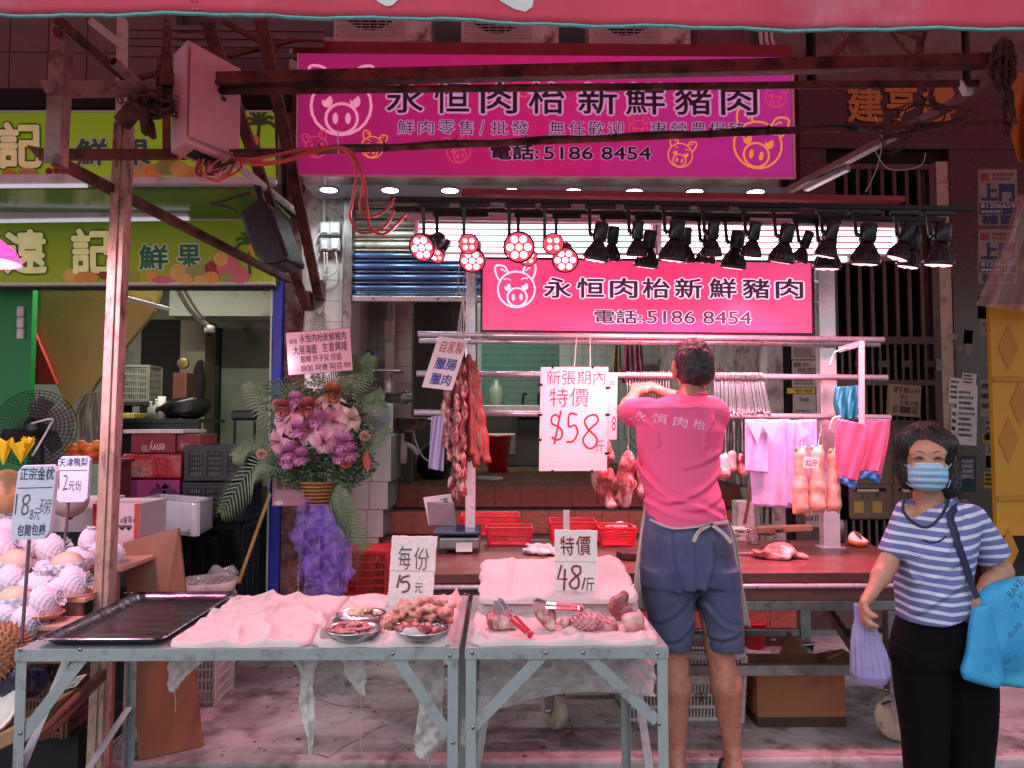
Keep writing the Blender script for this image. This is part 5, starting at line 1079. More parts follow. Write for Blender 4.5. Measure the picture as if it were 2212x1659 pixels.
for k,(x,y0,y1,xe)in enumerate(((1012,765,985,1020),(1020,780,1010,1030),(1026,790,990,1040),(1030,800,1000,1052))):
 c=crv([P(x,y0,SY_+.02),P(x+4,y0+60,SY_+.02),P((x+xe)/2+2,(y0+y1)/2+20,SY_+.01),P(xe,y1,SY_)],6);n=len(c);q=B();q.tube(c,[.009+.009*math.sin(i*.8+k)**2+.008*min(1,i/n*2)for i in range(n)],9);q.build('strip',mSauM,cm,smooth=True)
 # ---- boards and sheets
def sheet(name,lab,cat,TL,TR,BL,d,th=.004,mat=None,d2=None,d3=None,bev=.002):
 fr=F(TL,TR,BL,d,d2,d3);t=thing(name,lab,cat,fr.p(.5,1));q=B();fr.box(q,0,0,1,1,0,th);q.build('board',mat or mFoam,t,bevel=bev);return fr,t
mFoam=M('white_foam_board','#dcd3ce',.75,var=.05,bump=.35,bs=130)
fr,t=sheet('hanging_sign','tilted foam board lettered 自家製臘腸臘肉 hanging beside the sausages','sign',(947,726),(1012,734),(911,836),3.86,.02)
txt(fr,'自家製',.18,.06,.92,.3,mRInk,t,off=.0,hand=.02);txt(fr,'臘腸',.18,.4,.88,.62,mBInk,t,off=.015,hand=.02);txt(fr,'臘肉',.2,.7,.86,.92,mBInk,t,off=.015,hand=.02)
fr,t=sheet('price_sheet','large white foam price sheet reading $58斤 hung on two strings in front of the rails','price sign',(1168,793),(1314,793),(1164,1018),3.9,.006)
txt(fr,'新張期內',.09,.03,.96,.17,mRInk,t,off=-.012,hand=.03);txt(fr,'特價',.14,.2,.72,.38,mRInk,t,off=-.012,hand=.03)
mm=B();w=.009
stroke(fr,[(.29,.49),(.24,.46),(.18,.48),(.18,.54),(.26,.57),(.33,.61),(.32,.68),(.24,.7),(.18,.67)],w,mRInk,mm);stroke(fr,[(.31,.42),(.22,.74)],w,mRInk,mm,t=-.0015)
stroke(fr,[(.55,.46),(.44,.45),(.43,.57),(.52,.56),(.56,.63),(.5,.71),(.4,.72)],w,mRInk,mm);stroke(fr,[(.72,.47),(.66,.52),(.72,.6),(.84,.68),(.82,.76),(.72,.78),(.64,.7),(.74,.6),(.86,.52),(.82,.46),(.72,.47)],w,mRInk,mm,t=-.0012)
mm.build('price_digits',mRInk,t);txt(fr,'斤',.83,.7,.96,.82,mRInk,t,off=-.01,hand=.03)
for u,v_ in((.18,0),(.77,0),(0,.17),(0,.46),(0,.7),(1,.46),(1,.83),(.2,1),(.78,1),(1,.2)):p=fr.p(u,v_,.003);q=B();q.ob(p,(.012 if v_ not in(0,1)else .006,0,0),(0,.005,0),(0,0,.006 if v_ not in(0,1)else .007));q.build('clip',mBlackM,t,bevel=.001)
q=B();q.tube([P(1246,722,4.06),P(1240,800,3.9)],.002,5);q.build('string',M('pale_string'),t);q=B();q.tube([P(1275,722,4.06),P(1275,795,3.9)],.002,5);q.build('string',M('pale_string'),t)
fr,t=sheet('price_sheet','second pinkish sheet half hidden behind the right edge of the $58 sheet','price sign',(1312,806),(1334,806),(1310,950),3.93,.006)
txt(fr,'特',.2,.1,.7,.22,mRInk,t,off=-.012);txt(fr,'8',.5,.65,.9,.86,mRInk,t,off=-.012)
# ---- aprons and cloths on the rails
def drape(name,lab,cat,pts,d,mat,group=None,amp=.012,nf=5,parent=None,nu=26,nv=26,sol=.0015,seed=0,sag=0,cru=0,rag=0):
 """cloth whose outline is four (or more) corners: left edge and right edge polylines in photo pixels"""
 l,r=pts;Lc=crv([(x,y,0)for x,y in l],6)if len(l)>2 else[Vector((*l[0],0)).lerp(Vector((*l[1],0)),i/8)for i in range(9)]
 Rc=crv([(x,y,0)for x,y in r],6)if len(r)>2 else[Vector((*r[0],0)).lerp(Vector((*r[1],0)),i/8)for i in range(9)]
 def smp(c,t):i=min(len(c)-2,int(t*(len(c)-1)));f=t*(len(c)-1)-i;return c[i].lerp(c[i+1],f)
 def fn(u,w):
  a,b=smp(Lc,w),smp(Rc,w);g_=lambda s,e:math.sin(s*2.9+e)+.6*math.sin(s*6.7+e*2)+.4*math.sin(s*15+e);u_=u+rag*(g_(w*5,seed)*(1-u)**3+g_(w*5+2,seed+1)*u**3);x,y=a.x+(b.x-a.x)*u_,a.y+(b.y-a.y)*u_+rag*60*g_(u*7,seed)*w**4
  k=math.sin(u*nf*3.14+seed+1.3*math.sin(w*2.5+seed))*amp*(.35+w)+.4*amp*math.sin(u*nf*7.1+w*6+seed*2)
  if cru:k+=cru*sum(math.sin(x*fx_*.1+y*fy_*.1+q_)*a_ for fx_,fy_,q_,a_ in((1.1,.7,seed,.5),(-.9,1.3,seed*2,.4),(2.3,-1.1,1,.3),(1.9,2.1,3,.22),(-3.1,1.7,5,.15),(.4,3.2,2,.14)))
  p=P(x,y,d+k);return(p.x,p.y,p.z-sag*math.sin(u*math.pi)*w)
 q=B();q.grid(fn,nu,nv);o=q.build(name,mat,parent,smooth=True,solid=sol)
 if parent is None:tag(o,lab,cat,group)
 return o
mLil=M('lilac_white_apron','#b7a8cf',.7,var=.08,sc_=4,bump=.3,bs=30)
mPkA=M('pink_apron','#dd5c80',.6,var=.08,sc_=4,bump=.1);mBlA=M('blue_hem','#2f6aa6',.6,var=.1);mTeal=M('teal_cloth','#2fa0ac',.6,var=.12)
drape('apron','lilac white apron folded over the lowest rail, left of the trotters','apron',([(1612,908),(1626,1093)],[(1706,905),(1714,1098)]),4.02,mLil,amp=.008,nf=3)
drape('apron','short lilac garment with a pointed collar hanging over the folded apron','apron',([(1609,906),(1610,1018)],[(1656,905),(1660,1022)]),3.97,mLil,amp=.006,nf=2,seed=2)
drape('apron','lilac apron half hidden behind the left and middle trotters','apron',([(1700,908),(1702,1090)],[(1764,905),(1768,1100)]),4.0,mLil,amp=.012,nf=3,seed=3)
for k,(a,b,c)in enumerate((((1612,912),(1636,960),(1650,912)),((1640,912),(1668,955),(1684,912)),((1718,912),(1730,950),(1752,935)))):q=B();q.prism([P(*a,3.955),P(*b,3.945),P(*c,3.955)],(0,-.004,0));tag(q.build('collar',mLil,bevel=.002),['left pointed lilac collar flap left of the trotters','second pointed lilac collar flap left of the trotters','small lilac collar flap behind the trotters'][k],'collar')
drape('apron','small pale lilac apron hanging left of the sausages','apron',([(932,900),(926,1012)],[(962,896),(958,1018)]),4.05,mLil,amp=.008,nf=3,seed=5)
t=thing('pink_aprons','pink plastic aprons with blue hems hung over the bracket at the right','aprons',P(1860,1040,3.8))
for k,(l,r,d,sd)in enumerate((([(1806,905),(1804,970),(1812,1028)],[(1876,918),(1870,970),(1852,1040)],3.84,1),([(1852,912),(1850,960),(1853,1018)],[(1918,908),(1912,960),(1896,1018)],3.86,4),([(1860,905),(1868,960),(1872,1020)],[(1924,906),(1918,960),(1904,1028)],3.9,6))):
 o=drape('apron_panel','','',(l,r),d,mPkA,amp=.007,nf=2,parent=t,seed=sd)
 (la,lb),(ra,rb)=(l[-1],(l[-1][0]+3,l[-1][1]+16)),(r[-1],(r[-1][0]-4,r[-1][1]+18));drape('blue_hem','','',([la,lb],[ra,rb]),d,mBlA,amp=.007,nf=2,parent=t,seed=sd,nv=4)
drape('teal_cloth','bright teal cloth bundled inside the flat bar bracket','cloth',([(1804,836),(1800,870),(1808,905)],[(1856,832),(1856,865),(1850,905)]),3.98,mTeal,amp=.025,nf=5,seed=2)
for k,(a,b,y0,y1,c,nm)in enumerate(((1318,1345,738,820,'#8f8468','olive beige'),(1344,1372,740,828,'#a25a76','dusty pink'),(1366,1392,740,822,'#b06a80','rose'))):
 drape('hanging_clothes',f'{nm} garment hanging against the grey tiles inside the shop','clothes',([(a+5,y0),(a,y1)],[(b-5,y0),(b,y1)]),8.7,M('garment_'+nm.split()[0],c,.85),amp=.03,nf=4,seed=k)
 # ================================================================ THINGS ON THE COUNTER
mBask=M('red_basket','#d42a38',.4,var=.06,bump=.03);mTowel=M('white_towel','#cfc6c0',.9,var=.08,bump=.8,bs=160)
def cpt(x,y):p=PZ(x,y,CZ);return p
def basket(x0,x1,yf,lab,dep=.2,h=.085,yaw=0,nx=22,nz=5):
 a,b=cpt(x0,yf),cpt(x1,yf);t=thing('red_basket',lab,'basket',((a.x+b.x)/2,a.y+dep/2,CZ),'red plastic baskets on the counter')
 mesh_box(t,a.x,b.x,a.y,a.y+dep,CZ+.001,CZ+h,mBask,nx,nz,.004,rim=.005,slot=.5,margin=.014,taper=.02);return t
basket(995,1122,1160,'wide red basket at the back of the counter beside the left post',.22,.12)
basket(1050,1150,1181,'small red basket in front of the wide one, right of the scale',.16,.1,nx=16)
b3=basket(1190,1290,1174,'red basket behind the 48 price board',.22,.115,nx=16)
basket(1296,1374,1182,'red basket left of the man, with slits in its side',.22,.1,nx=14)
def towel(x,y,w,h,lab,seed):
 p=cpt(x,y);s=S(p.y);r=w*s/2
 lump('towel',lab,'towel',[((p.x,p.y+.05,CZ+.012),(r,.07,.02)),((p.x-r*.3,p.y+.05,CZ+.028),(r*.6,.05,.018)),((p.x+r*.35,p.y+.06,CZ+.024),(r*.5,.05,.016))],h=.006,amp=.009,fr_=75,seed=seed,mat=mTowel,k=.01,st=(1,1,2),cut=lambda X,Y,Z:CZ+.001-Z+0*X+0*Y)
towel(1170,1200,58,30,'crumpled white towel on the counter left of the 48 price board',3)
towel(1345,1150,50,18,'white towel behind the slit red basket',4);towel(1594,1152,44,20,'small white towel right of the man',5)
t=thing('label_tag','small white paper tag standing in the basket behind the 48 board','tag',cpt(1236,1150));q=B();p=P(1222,1128,4.15);q.box(p.x-.012,p.x+.02,4.15,4.153,CZ+.04,P(1222,1114,4.15).z+.03);q.build('card',mPaper,t)
p=cpt(985,1197);t=thing('weighing_scale','electronic weighing scale with dark blue platter on the left of the counter','scale',(p.x,p.y+.14,CZ))
sx0,sx1,sy0=cpt(948,1197).x,cpt(1036,1197).x,p.y
simple('scale_body',[(sx0,sx1,sy0,sy0+.26,CZ+.02,CZ+.085)],mSteelD,t,bevel=.012);simple('platter',[(sx0-.03,sx1+.005,sy0-.03,sy0+.28,CZ+.10,CZ+.115)],M('dark_blue_platter','#2c2f55',.22,.4),t,bevel=.006)
simple('platter_neck',[(sx0+.06,sx1-.06,sy0+.06,sy0+.2,CZ+.085,CZ+.1)],mBlack,t)
for k in range(3):q=B();q.box(sx0+.01+k*.08,sx0+.04+k*.08,sy0+.01,sy0+.04,CZ,CZ+.02);q.build('foot',mBlack,t)
fr=F.rect(985,1172,1020,1192,sy0-.001);q=B();fr.box(q,0,0,1,1,-.002,0);q.build('sticker',mPaper,t);txt(fr,'0.000 kg',.1,.15,.9,.4,mInk,t);txt(fr,'MAX 30',.1,.55,.7,.8,mInk,t)
fr=F((922,1085),(981,1086),(928,1136),sy0+.22);q=B();fr.box(q,0,0,1,1,0,.03);q.build('display_head',M('grey_plate','#8c7a80',.25,.5,var=.15),t,bevel=.004)
fr,tt=sheet('foam_sign','white foam board standing behind the scale with part of the character 酒','sign',(914,1075),(974,1067),(926,1135),sy0+.3,.012);txt(fr,'酒',.58,.12,.86,.5,mInk,tt,hand=.03)
p=cpt(1629,1177);q=B();q.lathe([(.02,0),(.03,.004),(.034,.03),(.03,.052),(.028,.056),(.03,.07),(.026,.086),(.018,.09),(0,.09)],(p.x,p.y+.03,CZ),n=24);t=tag(q.build('glass_jar',M('clear_glass','#f2dcd8',.05,trans=.85,bump=0,var=.02),smooth=True),'small round glass jar on the counter right of the man','jar')
p=cpt(1817,1173);t=thing('drink_can','grey and dark drink can beside the right steel post','can',(p.x,p.y+.03,CZ));q=B();q.lathe([(.028,0),(.033,.006),(.033,.024)],(p.x,p.y+.03,CZ),n=24);q.build('dark_base',M('dark_purple','#241528',.3,.4),t,smooth=True)
q=B();q.lathe([(.033,.0245),(.033,.112),(.026,.122),(.027,.125),(.024,.122),(0,.121)],(p.x,p.y+.03,CZ),n=24);q.build('body',M('grey_can','#8a7c7e',.3,.6),t,smooth=True)
p=cpt(1863,1183);t=thing('bowl','orange bowl holding a white cut shell near the right end of the counter','bowl',(p.x,p.y+.05,CZ));q=B();q.lathe([(.03,0),(.045,.01),(.054,.03),(.052,.031),(.04,.012),(0,.008)],(p.x,p.y+.05,CZ),n=24);q.build('orange_bowl',M('orange_plastic','#e06a30',.4),t,smooth=True)
q=B();q.grid(lambda u,w:(p.x+.05*math.cos(u*6.28)*math.cos(w*1.25-.1),p.y+.05+.05*math.sin(u*6.28)*math.cos(w*1.25-.1),CZ+.03+.05*math.sin(w*1.25*(.55+.45*math.cos(u*6.28-2.2)))),24,8);q.build('white_shell',M('egg_white','#dcc8be',.4),t,smooth=True,solid=.002)
p=cpt(1694,1180);q=B();q.ob((p.x,p.y+.03,CZ+.012),(.035,-.012,0),(.02,.05,0.003),(0,0,.0045));tag(q.build('phone',mBlack,bevel=.003),'black mobile phone lying on the counter left of the right post','phone')
p=cpt(1690,1150);q=B();q.beam((p.x-.16,p.y-.03,CZ+.02),(p.x+.2,p.y+.06,CZ+.02),.05,.04);tag(q.build('wood_block',M('pale_wood','#9a7856',.6,stretch=(1,8,1),sc_=6),bevel=.008),'pale wooden plank end lying at the back of the counter','wood')
lump('pork_slab','folded slab of raw pork skin at the front right of the counter','meat',[((cpt(1690,1215).x-.045,cpt(1690,1210).y+.05,CZ+.018),(.10,.06,.02)),((cpt(1690,1215).x+.045,cpt(1690,1210).y+.06,CZ+.035),(.06,.05,.036)),((cpt(1690,1215).x,cpt(1690,1210).y+.02,CZ+.02),(.08,.03,.02)),((cpt(1742,1210).x,cpt(1745,1210).y+.05,CZ+.016),(.04,.022,.015))],h=.0055,amp=.009,fr_=55,seed=31,faces=4,mat=M('red_pork_skin','#a85a54',.35,var=.25,sc_=16,bump=.5,bs=70,dirt_or_wash='#d8a498',ds=10,dt=.56,coat=.3),cut=lambda X,Y,Z:CZ+.001-Z+0*X+0*Y)
lump('brown_gloves','brown gloves lying on the counter right of the glass jar','gloves',[((cpt(1665,1165).x,cpt(1665,1160).y+.05,CZ+.015),(.06,.03,.015)),((cpt(1700,1160).x,cpt(1700,1155).y+.03,CZ+.02),(.03,.03,.02))],h=.005,amp=.006,fr_=60,seed=8,mat=M('brown_glove','#7a4f38',.8),cut=lambda X,Y,Z:CZ+.001-Z+0*X+0*Y)
def knife(x,y,dx,dy,lab,L_=.16):
 p=cpt(x,y);t=thing('knife',lab,'knife',(p.x,p.y,CZ));d=Vector((dx,dy,0)).normalized();o=p+Vector((0,.02,.008));s=Vector((-d.y,d.x,0))
 q=B();q.prism([o,o+d*L_,o+d*L_+s*.012,o+d*L_*.2+s*.035,o+s*.03],(0,0,.002));q.build('blade',mSteel,t);q=B();q.beam(o-d*.11+s*.012,o-d*.002+s*.012,.022,.015);q.build('handle',mSteelD,t,bevel=.004)
knife(1600,1162,1,-.6,'knife with steel handle right of the man on the counter',.1);knife(1590,1200,-1,.1,'steel handled knife near the front edge right of the man');knife(1140,1172,1,.1,'knife lying behind the towel left of the 48 board',.12)
p=cpt(1356,1212);q=B();q.lathe([(.0,0),(.07,0),(.075,.006),(.075,.035),(.07,.04),(0,.04)],(p.x+.03,p.y+.07,CZ+.001),n=30);tag(q.build('chopping_block',M('dark_block','#3a1c18',.5,dirt_or_wash='#8d6a5c',ds=20,dt=.64),smooth=False,bevel=.003),'round dark chopping block on the counter left of the man','chopping block')
# ================================================================ KITCHEN SIDE OF THE SHOP
p=P(840,905,5.7)
t=thing('meat_grinder','stainless meat grinder with hopper and worm head on a steel cabinet','meat grinder',(p.x,5.7,p.z))
def kx(x):return fx(x,5.7)
def kz(y):return P(x_k,y,5.7).z
x_k=840
simple('cabinet',[(kx(789),kx(853),5.6,5.95,kz(935),kz(868))],mSteel,t,bevel=.01);simple('upper_cabinet',[(kx(806),kx(845),5.62,5.9,kz(868)+.001,kz(842))],mSteel,t,bevel=.02)
q=B();q.lathe([(.035,0),(.038,.02),(.034,.03),(.034,.15),(.05,.16)],P(838,852,5.62),(0,0,1),20);q.build('feed_tube',mSteel,t,smooth=True)
q=B();q.box(kx(808),kx(872),5.5,5.75,kz(806),kz(802));q.build('hopper_pan',mSteel,t,bevel=.003)
q=B();q.lathe([(.036,0),(.036,.11),(.045,.112),(.05,.13),(.05,.16),(.03,.162),(.03,.19)],P(834,860,5.6),(1,-.15,0),20);q.build('worm_housing',mSteelD,t,smooth=True)
q=B();c=P(875,862,5.58)
for k in range(6):a=k*1.047;q.beam(c+Vector((0,.045*math.cos(a),.045*math.sin(a))),c+Vector((.03,.06*math.cos(a),.06*math.sin(a))),.014,.014)
q.build('ring_lugs',mSteelD,t,bevel=.003)
simple('counter_slab',[(kx(755),kx(858),5.45,6.1,kz(948),kz(937))],mTileW,sh)
t=thing('wall_sink','stainless wall sink with white plastic trap and hose below it','sink',P(890,930,5.9));d=5.9
q=B();c=P(888,904,d);q.lathe([(.0,-.11),(.05,-.105),(.1,-.07),(.13,0),(.135,0),(.135,.006),(.12,.006),(.1,-.05),(0,-.09)],c,(0,0,1),26);q.build('basin',mSteel,t,smooth=True);q=B();q.box(c.x-.02,c.x+.2,d-.02,d+.12,c.z-.008,c.z+.006);q.build('basin_ledge',mSteel,t,bevel=.003)
q=B();q.lathe([(.02,0),(.02,-.07),(.038,-.075),(.042,-.13),(.038,-.22),(.02,-.225)],P(868,937,d),(0,0,1),16);q.build('trap',mWhite,t,smooth=True)
q=B();q.tube(crv([P(872,958,d),P(888,965,d),P(898,975,d),P(900,982,d)]),.018,8);q.build('waste_pipe',mWhite,t,smooth=True);q=B();q.tube(crv([P(893,932,d),P(898,955,d),P(912,985,d),P(930,998,d),P(945,1003,5.8)]),.007,6);q.build('hose',mWhite,t,smooth=True)
t=thing('wash_tub','grey steel counter with a sink bowl at the back of the kitchen','counter',P(1130,1000,8.6));d=8.6
simple('worktop',[(fx(1036,d),fx(1250,d),d-.2,d+.35,P(0,888,d).z,P(0,876,d).z)],mSteel,t,bevel=.004);simple('tub',[(fx(1045,d),fx(1115,d),d-.15,d+.3,P(0,985,d).z,P(0,935,d).z)],mSteelD,t,bevel=.02)
simple('under_shelf',[(fx(1120,d),fx(1230,d),d-.15,d+.3,P(0,940,d).z,P(0,893,d).z)],mDark,t);simple('leg',[(fx(1044,d),fx(1048,d),d,d+.04,zl,P(0,888,d).z),(fx(1238,d),fx(1242,d),d,d+.04,zl,P(0,888,d).z)],mSteel,t)
for k,x in enumerate((1130,1163)):
 q=B();q.tube(crv([P(x,878,8.7),P(x,858,8.7),P(x+3,850,8.65),P(x+7,853,8.6)]),.014,7);tag(q.build('tap',mBlack,smooth=True),['left','right'][k]+' dark kitchen tap against the green tiles','tap','kitchen taps')
t=thing('bottle','green white plastic detergent bottle by the green tiles','bottle',P(1072,878,8.7));q=B();q.lathe([(.075,0),(.08,.02),(.08,.2),(.03,.26),(.025,.3),(0,.3)],P(1072,878,8.7),n=14);q.build('body',M('green_bottle','#7d8a74',.4),t,smooth=True)
q=B();c=P(1075,1000,7.5);q.lathe([(.09,0),(.13,.36),(.135,.36),(.12,.34),(0,.33)],(c.x,7.5,zl),n=20);tag(q.build('red_bin',M('red_plastic','#b31f28',.4),smooth=True),'tall red plastic bin inside the kitchen','bin')
t=thing('black_fan','small black caged fan standing inside behind the hanging meat','fan',P(1395,960,7.0));c=P(1395,930,7.0)
for r_ in(.05,.1,.15,.2):q=B();q.tube([c+Vector((r_*math.cos(a),-.02,r_*math.sin(a)))for a in[6.283*j/28 for j in range(28)]],.003,5,closed=True);q.build('guard_ring',mBlack,t)
q=B();q.lathe([(.06,0),(.06,.14),(0,.15)],c,(0,1,0),14);q.build('motor',mBlack,t);q=B();q.tube([c+Vector((0,.06,0)),(c.x,7.06,zl)],.02,8);q.build('stand',mBlack,t)
lump('rubbish_bag','black rubbish sack on the landing left of the sausages','bag',[((fx(935,6.6),6.6,zl+.15),(.15,.14,.17))],h=.014,amp=.012,fr_=28,seed=5,mat=mBlack)
q=B();q.tube(crv([(fx(1025,6.4),6.4,zl+.015),(fx(1070,6.3),6.3,zl+.015),(fx(1082,6.5),6.5,zl+.015),(fx(1030,6.6),6.6,zl+.015)]),.014,7);tag(q.build('hose_coil',M('grey_hose','#8d8a80',.5),smooth=True),'grey hose lying on the metal deck at the top of the steps','hose')
lump('blue_bag','bright blue bag hanging on the tiled wall by the flower stand','bag',[((fx(795,5.8),5.8,P(0,775,5.8).z),(.055,.05,.07)),((fx(785,5.8),5.8,P(0,790,5.8).z),(.05,.04,.05))],h=.008,amp=.01,fr_=50,seed=9,mat=M('blue_plastic_bag','#2d6ab8',.35))
q=B();c=P(843,712,5.97);q.box(c.x-.045,c.x+.03,5.94,5.975,c.z-.09,c.z+.07);tag(q.build('water_heater_switch',mWhite,bevel=.01),'white switch box on the tiled column','switch');q=B();q.tube([P(839,640,5.96),P(839,688,5.96)],.012,8);tag(q.build('wall_conduit',mWhite),'white conduit above the switch on the tiled column','conduit')
t=thing('folding_stool','folding stool legs leaning inside beside the lilac apron','stool',P(1620,1140,5.1))
for(a,b,m_)in(((1632,1000),(1608,1130),M('brown_stick','#7a3a2c',.6)),((1640,1040),(1646,1132),mSteelD),((1654,1040),(1648,1132),mBlackM),((1664,1040),(1664,1132),mBlackM)):q=B();q.tube([P(*a,5.1),P(*b,5.1)],.011,7);q.build('leg',m_,t)
simple('white_block',[(fx(1592,5.1),fx(1626,5.1),5.1,5.24,fz(1180,5.1),fz(1085,5.1))],mPlast);tag(bpy.data.objects['white_block'],'pale tiled block at the back of the counter right of the man','block')
mYel=M('yellow_paper','#c0a030',.8);mBluP=M('blue_print','#33365c',.7);mPap2=M('aged_paper','#a3988c',.8,var=.1)
def poster(x0,y0,x1,y1,lab,d=FY-.02,mat=None,lines=(),skew=0,name='poster',cat='notice'):
 fr=F((x0,y0),(x1,y0+skew),(x0-skew,y1),d);t=thing(name,lab,cat,fr.p(.5,1));q=B();fr.box(q,0,0,1,1,0,.003);q.build('sheet',mat or mPap2,t)
 for ln in lines:
  if ln[0]=='b':q=B();fr.box(q,*ln[2:6],-.0012,-.0002);q.build('printed_band',ln[1],t)
  else:txt(fr,ln[1],*ln[3:7],ln[2],t,off=ln[7]if len(ln)>7 else .01,t=-.002)
 return t
def lns(n,v0=.1,v1=.9,u1=.9):return[('t',random.choice(['免費法律援助服務熱線','請各住戶注意本大廈','維修工程通知查詢電話','租售放盤歡迎查詢洽','各業主及住戶台鑒']),mInk,.08,v0+(v1-v0)*k/n,u1-random.uniform(0,.3),v0+(v1-v0)*(k+.55)/n)for k in range(n)]
random.seed(3)
poster(1710,748,1766,776,'upper white notice with lines of small print beside the right post',lines=lns(4));poster(1711,779,1764,806,'white notice ending 4210 2927 behind the right post',lines=[('t','查詢: 9271',mInk,.06,.1,.7,.5),('t','4210 2927',mInk,.2,.58,.95,.9)])
poster(1711,810,1764,836,'third white notice down behind the right post',lines=lns(3));poster(1700,838,1760,850,'yellow and white strip of paper behind the right post',mat=mYel,lines=[('t','9271 4210',mInk,.3,.2,.9,.8)])
poster(1713,852,1762,920,'grey white poster with a handwritten heading behind the hooks',lines=lns(3,.5,.75)+[('t','Family',mInk,.3,.08,.7,.26)]);poster(1741,1090,1800,1138,'cream poster with capital letters under the trotters',lines=[('t','HATI HATI',mInk,.02,.5,.95,.75,.02)])
NO=[('b',M('red_logo','#8c3030',.7),.05,.07,.28,.2),('t','專業補習名師',M('red_logo'),.36,.06,.9,.12),('t','中小學全科',M('red_logo'),.36,.14,.8,.2),('t','上門',mBluP,.08,.26,.92,.56,.05),('b',mBluP,.03,.6,.97,.8),('t','81206659',mPaper,.07,.61,.93,.69,.0),('t','www.no1',mPaper,.07,.71,.6,.78),('t','補習',mBluP,.08,.82,.92,.98,.04)]
poster(2113,366,2197,487,'upper tutoring poster with big characters 上門 補習 and the number 81206659',lines=NO);poster(2113,495,2197,612,'lower tutoring poster partly covered by clear plastic wrap',lines=NO)
poster(2118,690,2150,727,'cream leaflet reading 年青 below the tutoring posters',lines=[('t','年青·雅',mInk,.1,.2,.95,.4,.02),('t','為下一',mInk,.3,.5,.95,.7,.02)],mat=mPap2);poster(2128,745,2150,765,'small dark bordered card at the right wall reading 歡迎放盤',lines=[('t','歡迎',mInk,.1,.1,.9,.45,.02),('t','放盤',mInk,.1,.55,.9,.9,.02)])
poster(2112,640,2146,688,'torn dark photo leaflet under the tutoring posters',mat=M('photo_print','#5a3838',.5,var=.5,sc_=30))
for k,(a,b,c,d)in enumerate(((2083,712,2102,742),(2088,742,2100,764),(2070,745,2080,755),(2052,720,2070,732))):poster(a,b,c,d,['torn scrap of white paper','lower torn scrap','tiny grey scrap','brown tape scrap'][k]+' stuck on the granite wall above the pinned letters',skew=2,name='paper_scrap',cat='scrap',mat=mPap2)
for k,(a,b,c,d)in enumerate(((2068,830,2112,960),(2052,815,2078,870),(2080,805,2110,840),(2056,880,2070,960))):
 poster(a,b,c,d,['long white letter with dense print','white letter at the upper left','short white letter at the top','edge of a white letter at the left'][k]+' of the cluster pinned to the granite wall',d=FY-.025-.004*(k==0),skew=3,lines=lns(9 if k==0 else 4),mat=mPaper,name='letter')
poster(2074,985,2108,1062,'dark blue notice with white print low on the granite wall',mat=M('dark_teal_print','#27404e',.6),lines=[('t',s_,mPaper,.1,.1+k*.14,.85,.2+k*.14)for k,s_ in enumerate(['MAIL DELIVERY','SUPPORT','GOVERNMENT','SERVICE'])])
for k,(a,b,c,d,m_)in enumerate(((2118,820,2146,900,mPap2),(2128,905,2150,950,mPap2),(2122,938,2148,955,mYel),(2130,985,2150,1010,mPap2),(2125,1020,2150,1055,mYel),(2128,955,2150,984,mPap2))):
 poster(a,b,c,d,['handwritten grey notice','small white card','narrow yellow slip','white card','lower yellow leaflet','printed card numbered 57'][k]+' in the column of bills at the far right wall',lines=lns(3)if k!=5 else[('t','57',mInk,.3,.2,.8,.8)],mat=m_)
yd=thing('yellow_board','yellow painted wooden board with darker diamond shapes at the right edge','board',P(2185,1170,4.6));mY=M('yellow_wood','#c08a20',.5,var=.15,sc_=3,bump=.1,stretch=(1,1,.2));mY2=M('amber_wood','#ab7418',.5,var=.1)
Y6=4.6;simple('panel',[(fx(2146,Y6),fx(2330,Y6),Y6,Y6+.04,fz(1160,Y6),fz(655,Y6))],mY,yd,bevel=.004)
for y in(812,1072):simple('batten',[(fx(2146,Y6),fx(2330,Y6),Y6-.015,Y6-.001,fz(y+12,Y6),fz(y,Y6))],mY2,yd,bevel=.003)
for x,y in((2178,750),(2203,870),(2178,620+330),(2178,690+500)):q=B();q.prism([P(x,y-50,Y6-.002),P(x+22,y,Y6-.002),P(x,y+50,Y6-.002),P(x-22,y,Y6-.002)],(0,-.003,0));q.build('diamond',mY2,yd)
drape('plastic_wrap','clear crinkled plastic sheet wrapped over the top of the yellow board','plastic sheet',([(2200,420),(2150,560),(2108,660)],[(2330,430),(2330,560),(2330,690)]),4.4,M('clear_plastic','#c9a8a0',.08,alpha=.28,bump=.9,bs=18,coat=1),amp=.05,nf=6,seed=3)
drape('orange_tarp','orange tarpaulin hanging in the top right corner behind the rope tangle','tarpaulin',([(2185,160),(2180,260),(2200,350)],[(2300,150),(2300,260),(2300,350)]),3.6,M('orange_tarp','#b5701c',.6,var=.3,sc_=10),amp=.04,nf=4,seed=5)
q=B();q.box(fx(2150,5),5.5,5.0,5.2,.06,fz(1165,4.6));tag(q.build('dark_crate',mDarkI),'dark low cabinet under the yellow board','cabinet')
